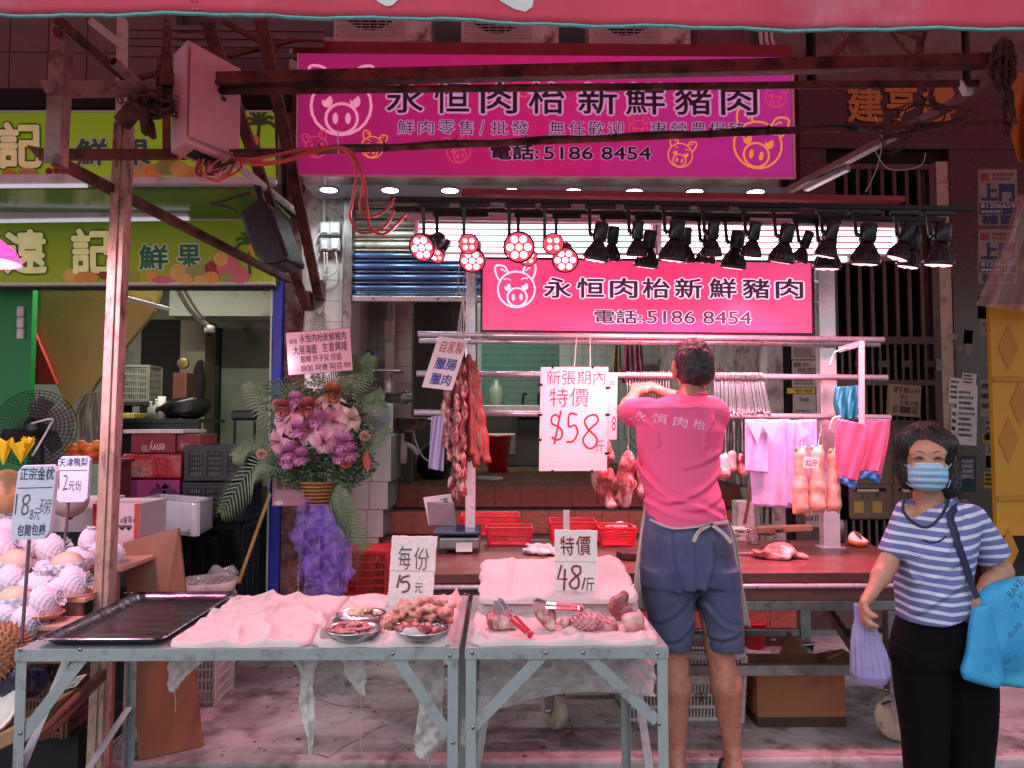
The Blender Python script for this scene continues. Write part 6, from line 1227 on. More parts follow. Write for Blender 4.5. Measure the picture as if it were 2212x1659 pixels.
# ================================================================ BELOW THE COUNTER
d=3.75;t=thing('white_crate','white slotted plastic crate printed 中心 under the counter behind the man','crate',P(1470,1600,d))
wx0,wx1=fx(1345,d),fx(1600,d);mWC=M('dirty_white_plastic','#bdb1a8',.5,var=.1,dirt_or_wash='#8a776c',ds=9,dt=.62)
mesh_box(t,wx0,wx1,d,d+.34,.062,.062+.315,mWC,30,5,.006,rim=.012,slot=.45,margin=.03,taper=.02)
q=B();q.box(wx0+.02,wx1-.02,d-.006,d-.001,.25,.34);q.build('label_panel',mWC,t);fr=F.rect(1448,1486,1576,1524,d-.008)
for k,ch in enumerate(('市','中','心')):txt(fr,ch,.06+k*.36,.2,.26+k*.36,.8,mInk,t,t=-.001)
d=3.7;t=thing('cardboard_box','brown open cardboard box with torn wet base under the counter','box',P(1715,1575,d));mCard=M('brown_cardboard','#8a5634',.8,var=.12,sc_=4,bump=.15,dirt_or_wash='#4e2b1a',ds=3,dt=.6)
bx0,bx1,bz0,bz1=fx(1626,d),fx(1812,d),.062,P(0,1462,d).z;simple('front_wall',[(bx0,bx1,d,d+.006,bz0,bz1)],mCard,t);simple('side_wall',[(bx0,bx0+.006,d+.006,d+.3,bz0,bz1),(bx1-.006,bx1,d+.006,d+.3,bz0,bz1)],mCard,t);simple('back_wall',[(bx0,bx1,d+.3,d+.306,bz0,bz1)],mCard,t)
q=B();q.prism([(bx0,d,bz1),(bx1,d,bz1),(bx1-.02,d-.05,bz1+.03),(bx0+.02,d-.05,bz1+.035)],(0,0,.005));q.prism([(bx1,d,bz1),(bx1,d+.3,bz1),(bx1+.11,d+.26,bz1+.03),(bx1+.1,d+.04,bz1+.035)],(0,0,.005));q.prism([(bx1-.05,d+.3,bz1),(bx1-.2,d+.3,bz1),(bx1-.13,d+.36,bz1+.1)],(0,.005,0));q.build('flap',mCard,t)
simple('wet_base',[(bx0-.001,bx1+.001,d-.001,d+.31,bz0,bz0+.045)],M('wet_cardboard','#3d2216',.7,var=.4,sc_=12),t)
q=B();c=P(1630,1345,5.0);q.lathe([(.055,0),(.075,.16),(.078,.16),(.07,.15),(0,.14)],(c.x,5.0,.062),n=20);tag(q.build('red_bucket',M('red_plastic'),smooth=True),'small red bucket on the floor behind the man','bucket')
lump('mop_head','grey mop head on the floor beside the red bucket','mop',[((fx(1660,5.1),5.1,.1),(.07,.05,.04))],h=.009,amp=.015,fr_=70,seed=4,mat=M('grey_mop','#77685e',.95),cut=lambda X,Y,Z:.062-Z+0*X+0*Y)
# ================================================================ FRONT TABLES
TZ=.78;ty0,ty1=2.48,3.23
mBolt=M('bolt_steel','#9a9a98',.3,.9,bump=0)
def table(x0,x1,lab,bolts,braces_f,side_brace,extra):
 t=thing('market_table',lab,'table',((x0+x1)/2,(ty0+ty1)/2,0),'grey steel market tables');w=.036
 simple('table_top',[(x0+.001,x1-.001,ty0+.001,ty1-.001,TZ-.006,TZ)],mGrey,t,bevel=.002)
 simple('front_apron',[(x0,x1,ty0-.002,ty0+.0,TZ-.036,TZ+.001)],mGrey,t,bevel=.0008);simple('back_apron',[(x0,x1,ty1,ty1+.002,TZ-.036,TZ)],mGrey,t)
 simple('side_apron',[(x0-.0005,x0+.0025,ty0+.001,ty1,TZ-.036,TZ-.0065),(x1-.0025,x1+.0005,ty0+.001,ty1,TZ-.036,TZ-.0065)],mGrey,t)
 for sx in(0,1):
  for sy in(0,1):
   X=x0 if sx==0 else x1;Y=ty0+.001 if sy==0 else ty1-.001;ix=1 if sx==0 else-1;iy=1 if sy==0 else-1
   q=B();a,b=sorted((X+ix*.003,X+ix*w));c,d=sorted((Y,Y+iy*.0025));q.box(a,b,c,d,0,TZ-.037 if 1 else 0)
   a,b=sorted((X+ix*.003,X+ix*.0055));c,d=sorted((Y+iy*.003,Y+iy*w));q.box(a,b,c,d,0,TZ-.037);q.build('leg',mGrey,t,bevel=.0008)
 for(ax,az,bx_,bz)in braces_f:q=B();q.beam((ax,ty0+.006,az),(bx_,ty0+.006,bz),.004,.036,up=(0,0,1))if False else q.ob(((ax+bx_)/2,ty0+.0065,(az+bz)/2),((bx_-ax)/2,0,(bz-az)/2),(0,.0015,0),tuple(Vector(((bz-az),0,-(bx_-ax))).normalized()*.018));q.build('brace',mGrey,t,bevel=.0008)
 for(X,a,b)in side_brace:
  q=B();A_,B_=Vector((X,*a)),Vector((X,*b));n=(B_-A_).cross(Vector((1,0,0))).normalized();q.ob((A_+B_)/2,(B_-A_)/2,(.0015,0,0),n*.018);q.ob((A_+B_)/2+n*.018+Vector((.014*(1 if X<(x0+x1)/2 else-1),0,0)),(B_-A_)/2,(.014,0,0),n*.0015);q.build('side_brace',mGrey,t,bevel=.0008)
 for(x,y)in bolts:
  c=P(x,y,ty0-.002 if y<1430 else ty0);q=B();q.lathe([(.0065,0),(.006,.0025),(.003,.004),(0,.0042)],c,(0,-1,0),14);bo=q.build('bolt',mBolt,t,smooth=True)
  q=B();e=c+Vector((0,-.0043,0));q.ob(e,(.003,0,.001),(0,.0003,0),(-.0003,0,.0008));q.ob(e,(.001,0,-.003),(0,.00035,0),(.0008,0,.0003));q.build('slot',mDark,bo)
 for(x,y)in extra:c=PZ(x,y,TZ);q=B();q.lathe([(.006,0),(.005,.002),(0,.003)],(c.x,c.y,TZ),(0,0,1),10);q.build('top_rivet',mBolt,t,smooth=True)
 return t
def fX(x):return P(x,1500,ty0).x
def fZ(y):return P(1100,y,ty0).z
T1=(P(33,1392,2.48).x,-.125);T2=(-.107,.537)
table(*T1,'long grey steel table on the left carrying the empty tray, cloths and bowls of offal',[(44,1403),(173,1403),(848,1412),(972,1416),(44,1584),(978,1604)],
[(fX(178),fZ(1412),fX(46),fZ(1590)),(fX(855),fZ(1418),fX(970),fZ(1590))],
[(T1[0]+.008,(ty0+.35,TZ-.03),(ty0+.03,TZ-.38)),(T1[0]+.008,(ty1-.02,.33),(ty0+.02,.07)),(T1[1]-.008,(ty0+.35,TZ-.03),(ty0+.03,TZ-.38))],[(82,1384),(94,1384),(270,1281),(283,1281),(957,1395),(972,1393),(1003,1283),(1013,1285)])
table(*T2,'shorter grey steel table on the right carrying the raised cloth trays of pork',[(1020,1410),(1180,1410),(1260,1410),(1420,1412),(1022,1571),(1424,1563)],
[(fX(1178),fZ(1412),fX(1022),fZ(1572)),(fX(1262),fZ(1412),fX(1420),fZ(1562))],
[(T2[1]-.008,(ty1-.05,TZ-.05),(ty0+.03,.1)),(T2[0]+.008,(ty1-.05,TZ-.05),(ty0+.03,.1))],[(1012,1390),(1022,1388),(1412,1388),(1422,1389)])
def tray(x0,x1,y0,y1,z0,z1,h,mat,name,lab,rx=.03):
 t=thing(name,lab,'tray',((x0+x1)/2,(y0+y1)/2,min(z0,z1)))
 def ring(off,dz,r,n=6):
  o=[]
  for cx,cy,a0 in((x1-off-r,y1-off-r,0),(x0+off+r,y1-off-r,90),(x0+off+r,y0+off+r,180),(x1-off-r,y0+off+r,270)):
   for k in range(n+1):a=rad(a0+90*k/n);X,Y=cx+r*math.cos(a),cy+r*math.sin(a);o.append((X,Y,z0+(z1-z0)*(Y-y0)/(y1-y0)+dz))
  return o
 R=[ring(-.004,h-.004,rx),ring(0,h,rx),ring(.006,h,rx),ring(.016,h*.55,rx),ring(.03,h*.12,rx*.8),ring(.04,.003,rx*.6)];n=len(R[0]);q=B();v_=[p for r in R for p in r];f=[(i*n+k,i*n+(k+1)%n,(i+1)*n+(k+1)%n,(i+1)*n+k)for i in range(5)for k in range(n)]+[tuple(5*n+k for k in range(n))]
 q.add(v_,f);q.build('tray_shell',mat,t,smooth=True);return t
mTray=M('scratched_tray','#8a808c',.27,1,var=.2,sc_=8,bump=.2,bs=22,dirt_or_wash='#3c363e',ds=10,dt=.55,stretch=(.4,2,1))
tray(T1[0]+.055,-1.06,2.492,3.18,TZ+.001,TZ+.001,.03,mTray,'metal_tray','empty scratched stainless tray at the left end of the long table')
mCloth=M('white_muslin','#c2b0ac',.85,var=.05,sc_=3,bump=.35,bs=260)
def fold(x,y,seed,sc_=1.):
 o=0;rs=random.Random(seed)
 for k in range(9):
  a=rs.uniform(0,3.14);f=rs.uniform(5,17)*sc_;ph=rs.uniform(0,6);wv=rs.uniform(2,9)
  s=x*math.cos(a)+y*math.sin(a)+.05*math.sin((x*-math.sin(a)+y*math.cos(a))*wv+ph);m_=math.sin(x*rs.uniform(3,9)+ph)*math.sin(y*rs.uniform(3,9)+ph*2)
  o+=max(0,1-abs(math.sin(s*f+ph))*3)**1.5*max(0,m_)
 return o
def cloth_tray(x0,x1,y0,y1,z0,z1,lab,seed,h=.014,amp=.008):
 def fn(u,w):
  x=x0+(x1-x0)*u;y=y0+(y1-y0)*w
  cr=.045;dx,dy=min(x-x0,x1-x),min(y-y0,y1-y);base=z0+(z1-z0)*w;e=min(dx,dy)
  if dx<cr and dy<cr:
   r=math.hypot(cr-dx,cr-dy);e=cr-r
   if e<0:x+=(1 if x<(x0+x1)/2 else-1)*(cr-dx)*(1-cr/r);y+=(1 if y<(y0+y1)/2 else-1)*(cr-dy)*(1-cr/r);e=0
  x+=.004*math.sin(w*21+seed)*(abs(u-.5)>.35);y+=.003*math.sin(u*17+seed)
  hh=h*(1+.3*math.sin(x*31+seed)*math.sin(y*27))
  if e<.014:p=hh*math.sqrt(max(0,1-(1-e/.014)**2))
  else:p=.006+(hh-.006)*math.exp(-((e-.014)/.018)**1.6)
  return(x,y,base+p+(amp*1.7*fold(x,y,seed)+.006*fold(x*1.7+3,y*1.7,seed+9)+.0035*math.sin(x*38+2.2*math.sin(y*23+seed))*math.sin(y*19+1.7*math.sin(x*21))+.003)*min(1,e/.02)+.0022*math.sin(x*60+3*math.sin(y*31))*min(1,e/.02)*(e<.06))
 q=B();q.grid(fn,110,110);return tag(q.build('cloth_lined_tray',mCloth,smooth=True),lab,'tray','trays lined with white cloth')
cloth_tray(-1.052,-.602,2.488,3.17,TZ+.001,TZ+.001,'empty cloth lined tray in the middle of the long left table',1,amp=.014)
cloth_tray(-.598,-.148,2.485,3.18,TZ+.001,TZ+.001,'cloth lined tray under the bowls of offal',2,amp=.016)
cloth_tray(-.09,.522,2.49,2.93,TZ+.001,TZ+.001,'low cloth lined tray with pork pieces at the front of the right table',3,h=.014,amp=.012)
simple('tray_riser',[(-.06,.49,2.9,3.2,TZ+.001,TZ+.05)],mWC,None);tag(bpy.data.objects['tray_riser'],'low white box under the raised cloth tray','box')
cloth_tray(-.075,.515,2.84,3.25,TZ+.053,TZ+.13,'raised tilted cloth tray behind the pork, with the 48 price board',4,h=.016,amp=.008)
drape('tray_skirt','cloth edge hanging from the front of the raised tray','cloth',([(1032,1308),(1036,1330)],[(1376,1295),(1380,1322)]),2.865,mCloth,amp=.003,nf=14,nv=5,seed=2)
# ---- price boards standing on the trays
mFoamB=M('chipped_foam_board','#dccfca',.8,var=.05,bump=.6,bs=60)
def fboard(TL,TR,BL,d,lab,th=.018):
 fr=F(TL,TR,BL,d);t=thing('price_board',lab,'price board',fr.p(.5,1),'foam price boards');random.seed(4)
 q=B();n=16;pts=[fr.p(i/n,random.uniform(-.006,.006))for i in range(n)]+[fr.p(1+random.uniform(-.008,.008),i/n)for i in range(n)]+[fr.p(1-i/n,1)for i in range(n)]+[fr.p(random.uniform(-.01,.01),1-i/n)for i in range(n)]
 q.prism(pts,fr.N*th);q.build('board',mFoamB,t);return fr,t
fr,t=fboard((847,1159),(944,1160),(836,1311),2.98,'foam price board with brush writing 每份15元 standing behind the offal bowls')
mGrI=M('grey_marker','#54443f',.7);mMaI=M('maroon_marker','#7a1c28',.7)
txt(fr,'每',.17,.13,.46,.46,mGrI,t,off=-.003,hand=.05);txt(fr,'份',.52,.15,.86,.47,mGrI,t,off=-.003,hand=.05)
mm=B();stroke(fr,[(.24,.54),(.22,.62),(.19,.73)],.008,mGrI,mm);stroke(fr,[(.36,.57),(.29,.59),(.28,.65),(.4,.64),(.46,.70),(.42,.77),(.3,.79)],.008,mGrI,mm);stroke(fr,[(.34,.57),(.45,.555)],.007,mGrI,mm,t=-.0015);mm.build('price_digits',mGrI,t)
txt(fr,'元',.58,.66,.76,.80,mGrI,t,off=-.003,hand=.05);q=B();fr.box(q,.0,.485,1,.49,-.0006,0);q.build('joint_line',mGrI,t);mm=B();stroke(fr,[(.57,.92),(.555,.98)],.005,mGrI,mm);mm.build('pen_mark',mGrI,t)
fr,t=fboard((1199,1146),(1290,1147),(1198,1284),2.93,'foam price board with red brush writing 特價48/斤 standing on the raised tray')
txt(fr,'特',.13,.09,.45,.38,mMaI,t,off=.012,hand=.05);txt(fr,'價',.5,.08,.84,.38,mMaI,t,off=.01,hand=.05)
mm=B();stroke(fr,[(.16,.54),(.07,.76),(.3,.76)],.008,mMaI,mm,smooth=False);stroke(fr,[(.24,.6),(.22,.95)],.008,mMaI,mm,t=-.0015);stroke(fr,[(.6,.56),(.44,.56),(.42,.64),(.56,.75),(.55,.88),(.42,.9),(.36,.82),(.48,.73),(.6,.66),(.6,.56)],.008,mMaI,mm,t=-.0018);stroke(fr,[(.72,.73),(.65,.92)],.006,mMaI,mm);mm.build('price_digits',mMaI,t);txt(fr,'斤',.74,.72,.94,.95,mMaI,t,off=.005,hand=.05)
q=B();fr.box(q,.0,.485,1,.49,-.0006,0);q.build('joint_line',mGrI,t)
# ---- bowls of offal
def bowl(cx,y,w,lab,d=None,rise=.035):
 c=PZ(cx,y,TZ+.03);R_=w/2*S(c.y);z=TZ+.012;t=thing('offal_bowl',lab,'bowl',(c.x,c.y,z),'steel bowls of offal');q=B();q.lathe([(R_*.6,0),(R_*.75,.004),(R_*.95,rise*.75),(R_*1.0,rise),(R_*1.03,rise),(R_*1.03,rise-.003),(R_*.93,rise*.7),(R_*.72,.007),(0,.007)],(c.x,c.y,z),n=36);q.build('steel_bowl',mSteel,t,smooth=True);return t,c,R_,z
def coils(t,c,R_,z,n,r,mat,name,seed,zs=1.0,ox=0,flat=.6):
 random.seed(seed)
 for k in range(n):
  a=random.uniform(0,6.28);rr=random.uniform(.05,.55)*R_;pts=[];dr=random.choice((-1,1))
  for j in range(6):a+=dr*random.uniform(.35,.7);rr=min(.78*R_,max(.05*R_,rr+random.uniform(-.2,.25)*R_));pts.append((c.x+ox+rr*math.cos(a),c.y+rr*math.sin(a)*.9,z+.012+r+(1-rr/R_)*.022*zs+k/n*.014*zs))
  cc=crv(pts,5);q=B();q.tube(cc,[r*(.8+.3*math.sin(i*1.1+k))for i in range(len(cc))],8);q.build(name,mat,t,smooth=True)
t,c,R_,z=bowl(780,1335,104,'steel bowl of pale curled intestines, the rear left bowl');coils(t,c,R_,z,10,.009,M('pale_intestine','#d9b493',.28,var=.12,dirt_or_wash='#c08a70',ds=16,coat=.4,sss=.1),'intestine',3)
t,c,R_,z=bowl(763,1367,114,'steel bowl of pinkish red intestines, the front left bowl');coils(t,c,R_,z,13,.0065,M('pink_intestine','#c07a74',.28,var=.2,dirt_or_wash='#8e3f44',ds=30,coat=.4,sss=.1),'intestine',5,ox=-.012)
t,c,R_,z=bowl(912,1368,112,'steel bowl of dark red offal, the front right bowl');mOf=M('dark_offal','#8c3436',.3,var=.3,dirt_or_wash='#cf8a80',ds=22,dt=.56,bump=.4,coat=.4)
for k,(dx,dy,r)in enumerate(((-.055,0,.026),(-.03,.015,.024),(-.005,-.01,.027),(.02,.008,.022),(-.06,.02,.02),(.045,-.005,.018))):lump('offal_piece','','',[((c.x+dx,c.y+dy,z+.03),(r,r,r*.75))],h=.004,amp=.004,fr_=90,seed=k,mat=mOf,parent=t)
t,c,R_,z=bowl(905,1345,118,'steel bowl heaped with large intestine, the rear right bowl');mBig=M('large_intestine','#c28270',.3,var=.15,sc_=20,bump=.3,bs=60,dirt_or_wash='#b85a4a',ds=13,dt=.56,coat=.45,sss=.15);random.seed(7)
prts=[]
for k in range(150):
 x=random.uniform(-.125,.095);y=random.uniform(-.06,.06);hh=.085*math.sqrt(max(0.02,1-(x/.13)**2))*math.sqrt(max(.02,1-(y/.085)**2));a=random.uniform(0,3.1);r=random.uniform(.007,.012)
 zz=z+.015+hh*random.uniform(.45,1)-(.02 if x<-.08 else 0);v_=Vector((c.x+.01+x,c.y+y,zz));e=Vector((math.cos(a),math.sin(a)*.5,random.uniform(-.3,.3)))*.016;prts.append((tuple(v_-e),tuple(v_+e),r,r*.85))
prts.append(((c.x,c.y,z+.035),(.095,.05,.035)))
lump('intestine_heap','','',prts,h=.0033,amp=.0014,fr_=120,seed=3,mat=mBig,parent=t,k=.0025)
# ---- pork on the front tray
def pk(x,y,parts,lab,seed,mat=None,amp=.005,post=None,fr_=45,h=.0042):
 c=PZ(x,y,TZ+.01);pp=[((c.x+a[0][0],c.y+a[0][1],TZ+.012+a[0][2]),a[1])for a in parts]
 return lump('pork_piece',lab,'meat',pp,h=h,amp=amp,fr_=fr_,seed=seed,mat=mat or mMeat,k=.012,group='pork pieces on the front tray',faces=3,cut=lambda X,Y,Z:TZ+.012-Z+0*X+0*Y)
pk(1070,1368,[((0,.05,.03),(.034,.035,.034)),((.03,.04,.018),(.035,.025,.022)),((-.018,.06,.044),(.02,.02,.018)),((.045,.06,.03),(.018,.02,.03))],'red pork piece at the left end of the front tray beside the upright tongs',41,amp=.008,fr_=70)
pk(1192,1368,[((-.012,.05,.032),(.038,.025,.036)),((.03,.045,.018),(.04,.022,.02)),((-.034,.055,.055),(.016,.015,.018))],'pork chunk with dark rind and pale fat, second from the left',42,mat=M('pork_with_fat','#8e4242',.32,var=.25,dirt_or_wash='#e6c6b4',ds=11,dt=.52,coat=.4,bump=.4),amp=.008,fr_=70)
c=PZ(1282,1368,TZ+.01);base=U([ell((c.x-.01,c.y+.055,TZ+.03),(.072,.045,.038)),ell((c.x+.055,c.y+.035,TZ+.018),(.034,.03,.026))],.012)
def scored(x,y,z):
 d=base(x,y,z);g=np.minimum(np.abs(np.sin((x-c.x)*150+(z-c.z)*180)),np.abs(np.sin((x-c.x)*150-(z-c.z)*180+(y-c.y)*60)));m_=np.clip((.045-(x-c.x))*60,0,1);return np.maximum(d+.006*(1-np.clip(g*1.8,0,1))*m_,TZ+.012-z)
o=sdf('pork_piece',scored,(c.x-.1,c.y-.03,TZ),(c.x+.11,c.y+.13,TZ+.09),.003,M('scored_pork','#b57478',.3,var=.15,dirt_or_wash='#8e4448',ds=18,coat=.5,bump=.3));tag(o,'pale pork piece scored in a criss cross pattern on the front tray','meat','pork pieces on the front tray')
pk(1347,1350,[((0,.06,.045),(.038,.03,.052)),((.012,.06,.08),(.02,.02,.022))],'dark red rounded pork chunk at the back right of the front tray',44,mat=M('dark_pork','#7e3638',.3,var=.3,bump=.8,bs=70,coat=.5,dirt_or_wash='#b8706a',ds=22,dt=.57),amp=.006,fr_=80)
pk(1370,1370,[((0,.04,.026),(.05,.03,.034)),((.02,.045,.036),(.034,.024,.02))],'pale pink pork wedge at the right end of the front tray',45,mat=mMeatP,amp=.006,fr_=60)
mHan=M('red_handle','#c41a2e',.35,bump=0)
def tongs(o,d,up,lab,L_=.17):
 t=thing('tongs',lab,'tongs',o);d=Vector(d).normalized();s=d.cross(Vector(up)).normalized();o=Vector(o);u=Vector(up)
 for k in(-1,1):
  q=B();a=o+d*L_;q.beam(o+s*k*.006,o+d*L_*.7+s*k*.014,.002,.012,up=s);q.build('arm',mSteel,t);q=B();q.beam(o+d*.012+s*k*.009,o+d*L_*.5+s*k*.014,.005,.016,up=s);q.build('handle',mHan,t,bevel=.001)
  q=B();e=o+d*L_*.7+s*k*.014;q.prism([e+u*.009,e-u*.009,e+d*.03-u*.018,e+d*.045-u*.012,e+d*.042,e+d*.047+u*.008,e+d*.03+u*.018],s*k*-.002);q.build('claw',mSteel,t,bevel=.001)
 q=B();q.ob(o,s*.01,d*.006,u*.008);q.build('joint',mHan,t,bevel=.001)
p=PZ(1256,1304,TZ+.1);tongs((p.x,p.y,TZ+.085),(-1,.1,0.06),(0,-.35,1),'red handled serving tongs lying in front of the 48 price board')
p=PZ(1146,1378,TZ+.02);tongs((p.x,p.y,TZ+.03),(-.5,.25,.42),(.3,-.3,.9),'red handled tongs leaning on the pork at the left of the front tray',.16)
# ---- muslin hanging below the tables
mMus=M('hanging_muslin','#f0ece8',.9,var=.06,sc_=4,bump=.3,bs=240,alpha=.62,transl=.45)
mMus2=M('sheer_muslin','#c9c3bf',.9,var=.06,alpha=.35,transl=.3)
MC='muslin ends hanging under the tables'
drape('muslin_cloth','short pointed end of muslin hanging below the left part of the long table','cloth',([(365,1415),(364,1450),(362,1478),(366,1494)],[(470,1415),(425,1440),(395,1470),(378,1494)]),2.62,mMus,MC,rag=.035,cru=.012,amp=.004,nf=2,seed=1)
drape('muslin_cloth','long twisted strand of muslin hanging almost to the floor under the long table','cloth',([(630,1420),(648,1460),(648,1530),(664,1600),(668,1636)],[(690,1420),(676,1460),(680,1520),(678,1590),(672,1640)]),2.6,mMus,MC,rag=.05,cru=.014,amp=.004,nf=2,seed=4,nv=40)
drape('muslin_cloth','sheer muslin panel hanging behind the long strand','cloth',([(560,1418),(640,1440),(675,1475),(678,1500)],[(745,1418),(742,1450),(745,1480),(748,1498)]),2.75,mMus2,MC,rag=.03,cru=.02,amp=.005,nf=3,seed=2)
drape('muslin_cloth','pink tinged muslin end with a sharp tip under the offal bowls','cloth',([(741,1420),(744,1455),(762,1480),(778,1500)],[(790,1420),(791,1455),(788,1480),(790,1502)]),2.62,mMus,MC,rag=.035,cru=.012,amp=.004,nf=1,seed=6)
drape('muslin_cloth','broad folded muslin hanging inside the right leg of the long table','cloth',([(880,1420),(898,1470),(905,1540),(893,1600),(902,1636)],[(962,1420),(958,1470),(957,1540),(960,1600),(925,1645)]),2.62,mMus,MC,rag=.03,cru=.02,amp=.005,nf=2,seed=3,nv=40)
drape('muslin_cloth','wide muslin curtain with a scalloped edge under the right table','cloth',([(1035,1416),(1033,1470),(1035,1515),(1036,1546)],[(1420,1416),(1415,1440),(1414,1470),(1413,1506)]),2.75,mMus,MC,rag=.006,cru=.025,amp=.008,nf=5,seed=5,nu=60,sag=-.045)
drape('muslin_cloth','narrow muslin strand hanging beside the left leg of the right table','cloth',([(1031,1500),(1034,1560),(1032,1620),(1032,1659)],[(1060,1500),(1056,1545),(1046,1610),(1036,1659)]),2.6,mMus,MC,rag=.04,cru=.012,amp=.004,nf=3,seed=8)
drape('muslin_cloth','thin muslin tail showing in the gap between the two tables','cloth',([(1000,1548),(994,1590),(992,1608)],[(1006,1550),(1008,1590),(1006,1612)]),2.7,mMus,MC,rag=.05,cru=.014,amp=.004,nf=2,seed=9)
q=B()
for pts in([(780,1500),(781,1560),(779,1600),(783,1630)],[(925,1640),(928,1660),(924,1690)],[(377,1494),(380,1520),(378,1538)]):q.tube(crv([P(x,y,2.62)for x,y in pts],5),.0007,4)
tag(q.build('loose_threads',M('pale_string')),'loose threads trailing from the muslin tips','threads')
# ================================================================ FRUIT STALL AND CRATES
mFoamN=M('foam_net','#d4c8d4',.85,var=.06,sc_=40,bump=.15,bs=160);mPear=M('pale_melon_skin','#d4b09a',.5,var=.1)
def foam(x,y,w,h,lab,d,rot=0,fr_top=False,tail=True):
 s=S(d);c=P(x,y,d);a,b=w*s/2,h*s/2;t=thing('wrapped_fruit',lab,'fruit',(c.x,c.y,c.z-b),'fruit in white foam nets')
 R=Matrix.Rotation(rad(rot),3,'Y');q=B();nu,nv=60,26
 def fn(u,w_):
  th=u*2*math.pi;ph=w_*math.pi;lo_=.42 if fr_top else .02;ph=math.pi*(lo_+(1-lo_-.01)*w_)
  k=(1+.13*math.cos(ph+w)+.04*math.sin(2*th+x))*(1+.085*(abs(math.sin(th*7+ph*6))+abs(math.sin(th*7-ph*6))-1));k*=1+(.07*abs(math.sin(th*10))if fr_top and w_<.08 else 0)
  v_=R@Vector((a*k*math.sin(ph)*math.cos(th),a*.85*k*math.sin(ph)*math.sin(th),b*k*math.cos(ph)));return tuple(c+v_)
 q.grid(fn,nu,nv);q.build('foam_net',mFoamN,t,smooth=True)
 if fr_top:q=B();q.ball((0,0,0),1,20);q.v=[tuple(c+R@Vector((v_[0]*a*.93,v_[1]*a*.8,v_[2]*b*1.0)))for v_ in q.v];q.build('fruit_skin',mPear,t,smooth=True)
 elif tail:
  q=B();
  for k in range(9):
   an=k*.7;e=R@Vector((a*.16*math.cos(an),a*.16*math.sin(an),b*.9));f=R@Vector((a*.45*math.cos(an),a*.45*math.sin(an),b*1.3));g_=R@Vector((a*.42*math.cos(an+.6),a*.42*math.sin(an+.6),b*1.22));q.add([c+e,c+f,c+g_],[(0,1,2)])
  q.build('net_tail',mFoamN,t,solid=.003)
fd=[(18,1150,56,54,0,0,3.6),(10,1185,80,56,60,0,3.5),(64,1180,50,56,10,0,3.55),(114,1190,84,54,70,0,3.45),(190,1174,38,56,10,0,3.5),(172,1206,60,48,20,0,3.4),(240,1202,48,48,-60,0,3.45),(32,1218,70,62,5,1,3.25),(146,1222,74,60,-5,1,3.28),(96,1238,50,42,40,0,3.3),(24,1256,76,50,70,0,3.2),(84,1264,84,56,10,0,3.2),(160,1262,84,54,75,0,3.18),(30,1298,74,62,-8,1,3.0),(100,1302,84,52,70,0,3.02),(12,1334,70,50,80,0,2.95),(62,1346,84,52,70,0,2.95),(128,1276,50,48,-30,0,3.15),(212,1198,50,46,0,0,3.5),(130,1248,44,36,0,0,3.3),(58,1300,40,50,20,0,3.05),(45,1158,46,46,0,0,3.65)]
fl_='''netted fruit on the top step above the left sign
netted fruit at the left edge of the top step, lying on its side
upright netted fruit directly behind the left price sign
long netted fruit lying between the two price sign sticks
slim netted fruit touching the left side of the pole, top step
netted fruit lying in front of the slim one beside the pole
netted fruit sticking out to the right of the pole
yellow topped fruit in a net cup, upper left of the group
yellow topped fruit in a net cup beside the pole
small netted fruit between the two upper yellow topped fruits
netted fruit lying at the left edge, middle step
large netted fruit behind the price stick, middle step
large netted fruit lying on the plate beside the pole, middle step
yellow topped fruit in a net cup, lowest one at the left edge
large netted fruit on the lowest step right of the price stick
netted fruit at the left edge just above the durian
large netted fruit nearest the table, lowest step
small tilted netted fruit between the middle step fruits
netted fruit half behind the pole on the top step
smallest netted fruit under the upper right yellow topped one
narrow netted fruit just right of the price stick, lowest step
netted fruit high behind the left price sign'''.split('\n')
for i,(x,y,w,h,r,tp_,d)in enumerate(fd):foam(x,y,w,h,fl_[i],d,r,bool(tp_))
fsb=thing('fruit_stand','stepped wooden fruit stand with orange boards left of the pole','stand',P(100,1500,3.0));mOb=M('orange_board','#b88c7a',.5,var=.15,sc_=6);mSt=M('step_wood','#8a5a4c',.6,var=.2)
for(y,d0,d1,x1_)in((1226,3.32,3.7,272),(1292,3.1,3.3,196),(1352,2.93,3.08,166)):
 z=P(100,y,d0).z;simple('board',[(fx(-250,d0),fx(x1_,d0),d0,d1,z-.02,z)],mOb,fsb,bevel=.004);simple('riser',[(fx(-250,d0),fx(x1_,d0)-.02,d0+.01,d0+.03,z-.14,z-.021)],mSt,fsb)
for k,(x,y,w,d)in enumerate(((155,1219,80,3.4),(215,1222,60,3.4),(30,1219,70,3.4),(160,1287,90,3.17),(70,1288,80,3.17),(95,1330,80,2.99))):
 c=P(x,y,d);r=w*S(d)/2;q=B();q.lathe([(r*.7,-.008),(r*.8,0),(r,.012),(r*.98,.014),(r*.7,.002),(0,.002)],c,n=24);tag(q.build('orange_plate',M('orange_plate','#d08a68',.4),smooth=True),f'orange plastic plate under netted fruit, {["top step beside the pole", "top step at the board end", "top step at the left", "middle step beside the pole", "middle step at the left", "lowest step"][k]}','plate','orange plates on the fruit stand')
q=B();q.prism([P(70,1588,2.7),P(212,1447,3.1),P(212,1472,3.1),P(82,1604,2.7)],(.02,.03,0));q.build('lower_rail',mWoodF,fsb,bevel=.004)
simple('stand_post',[(fx(182,3.15)-.01,fx(182,3.15)+.05,3.3,3.36,0,.62)],mSt,fsb);simple('base_box',[(fx(-200,3.3),fx(190,3.3),3.3,3.7,.0,.2)],mDark,fsb)
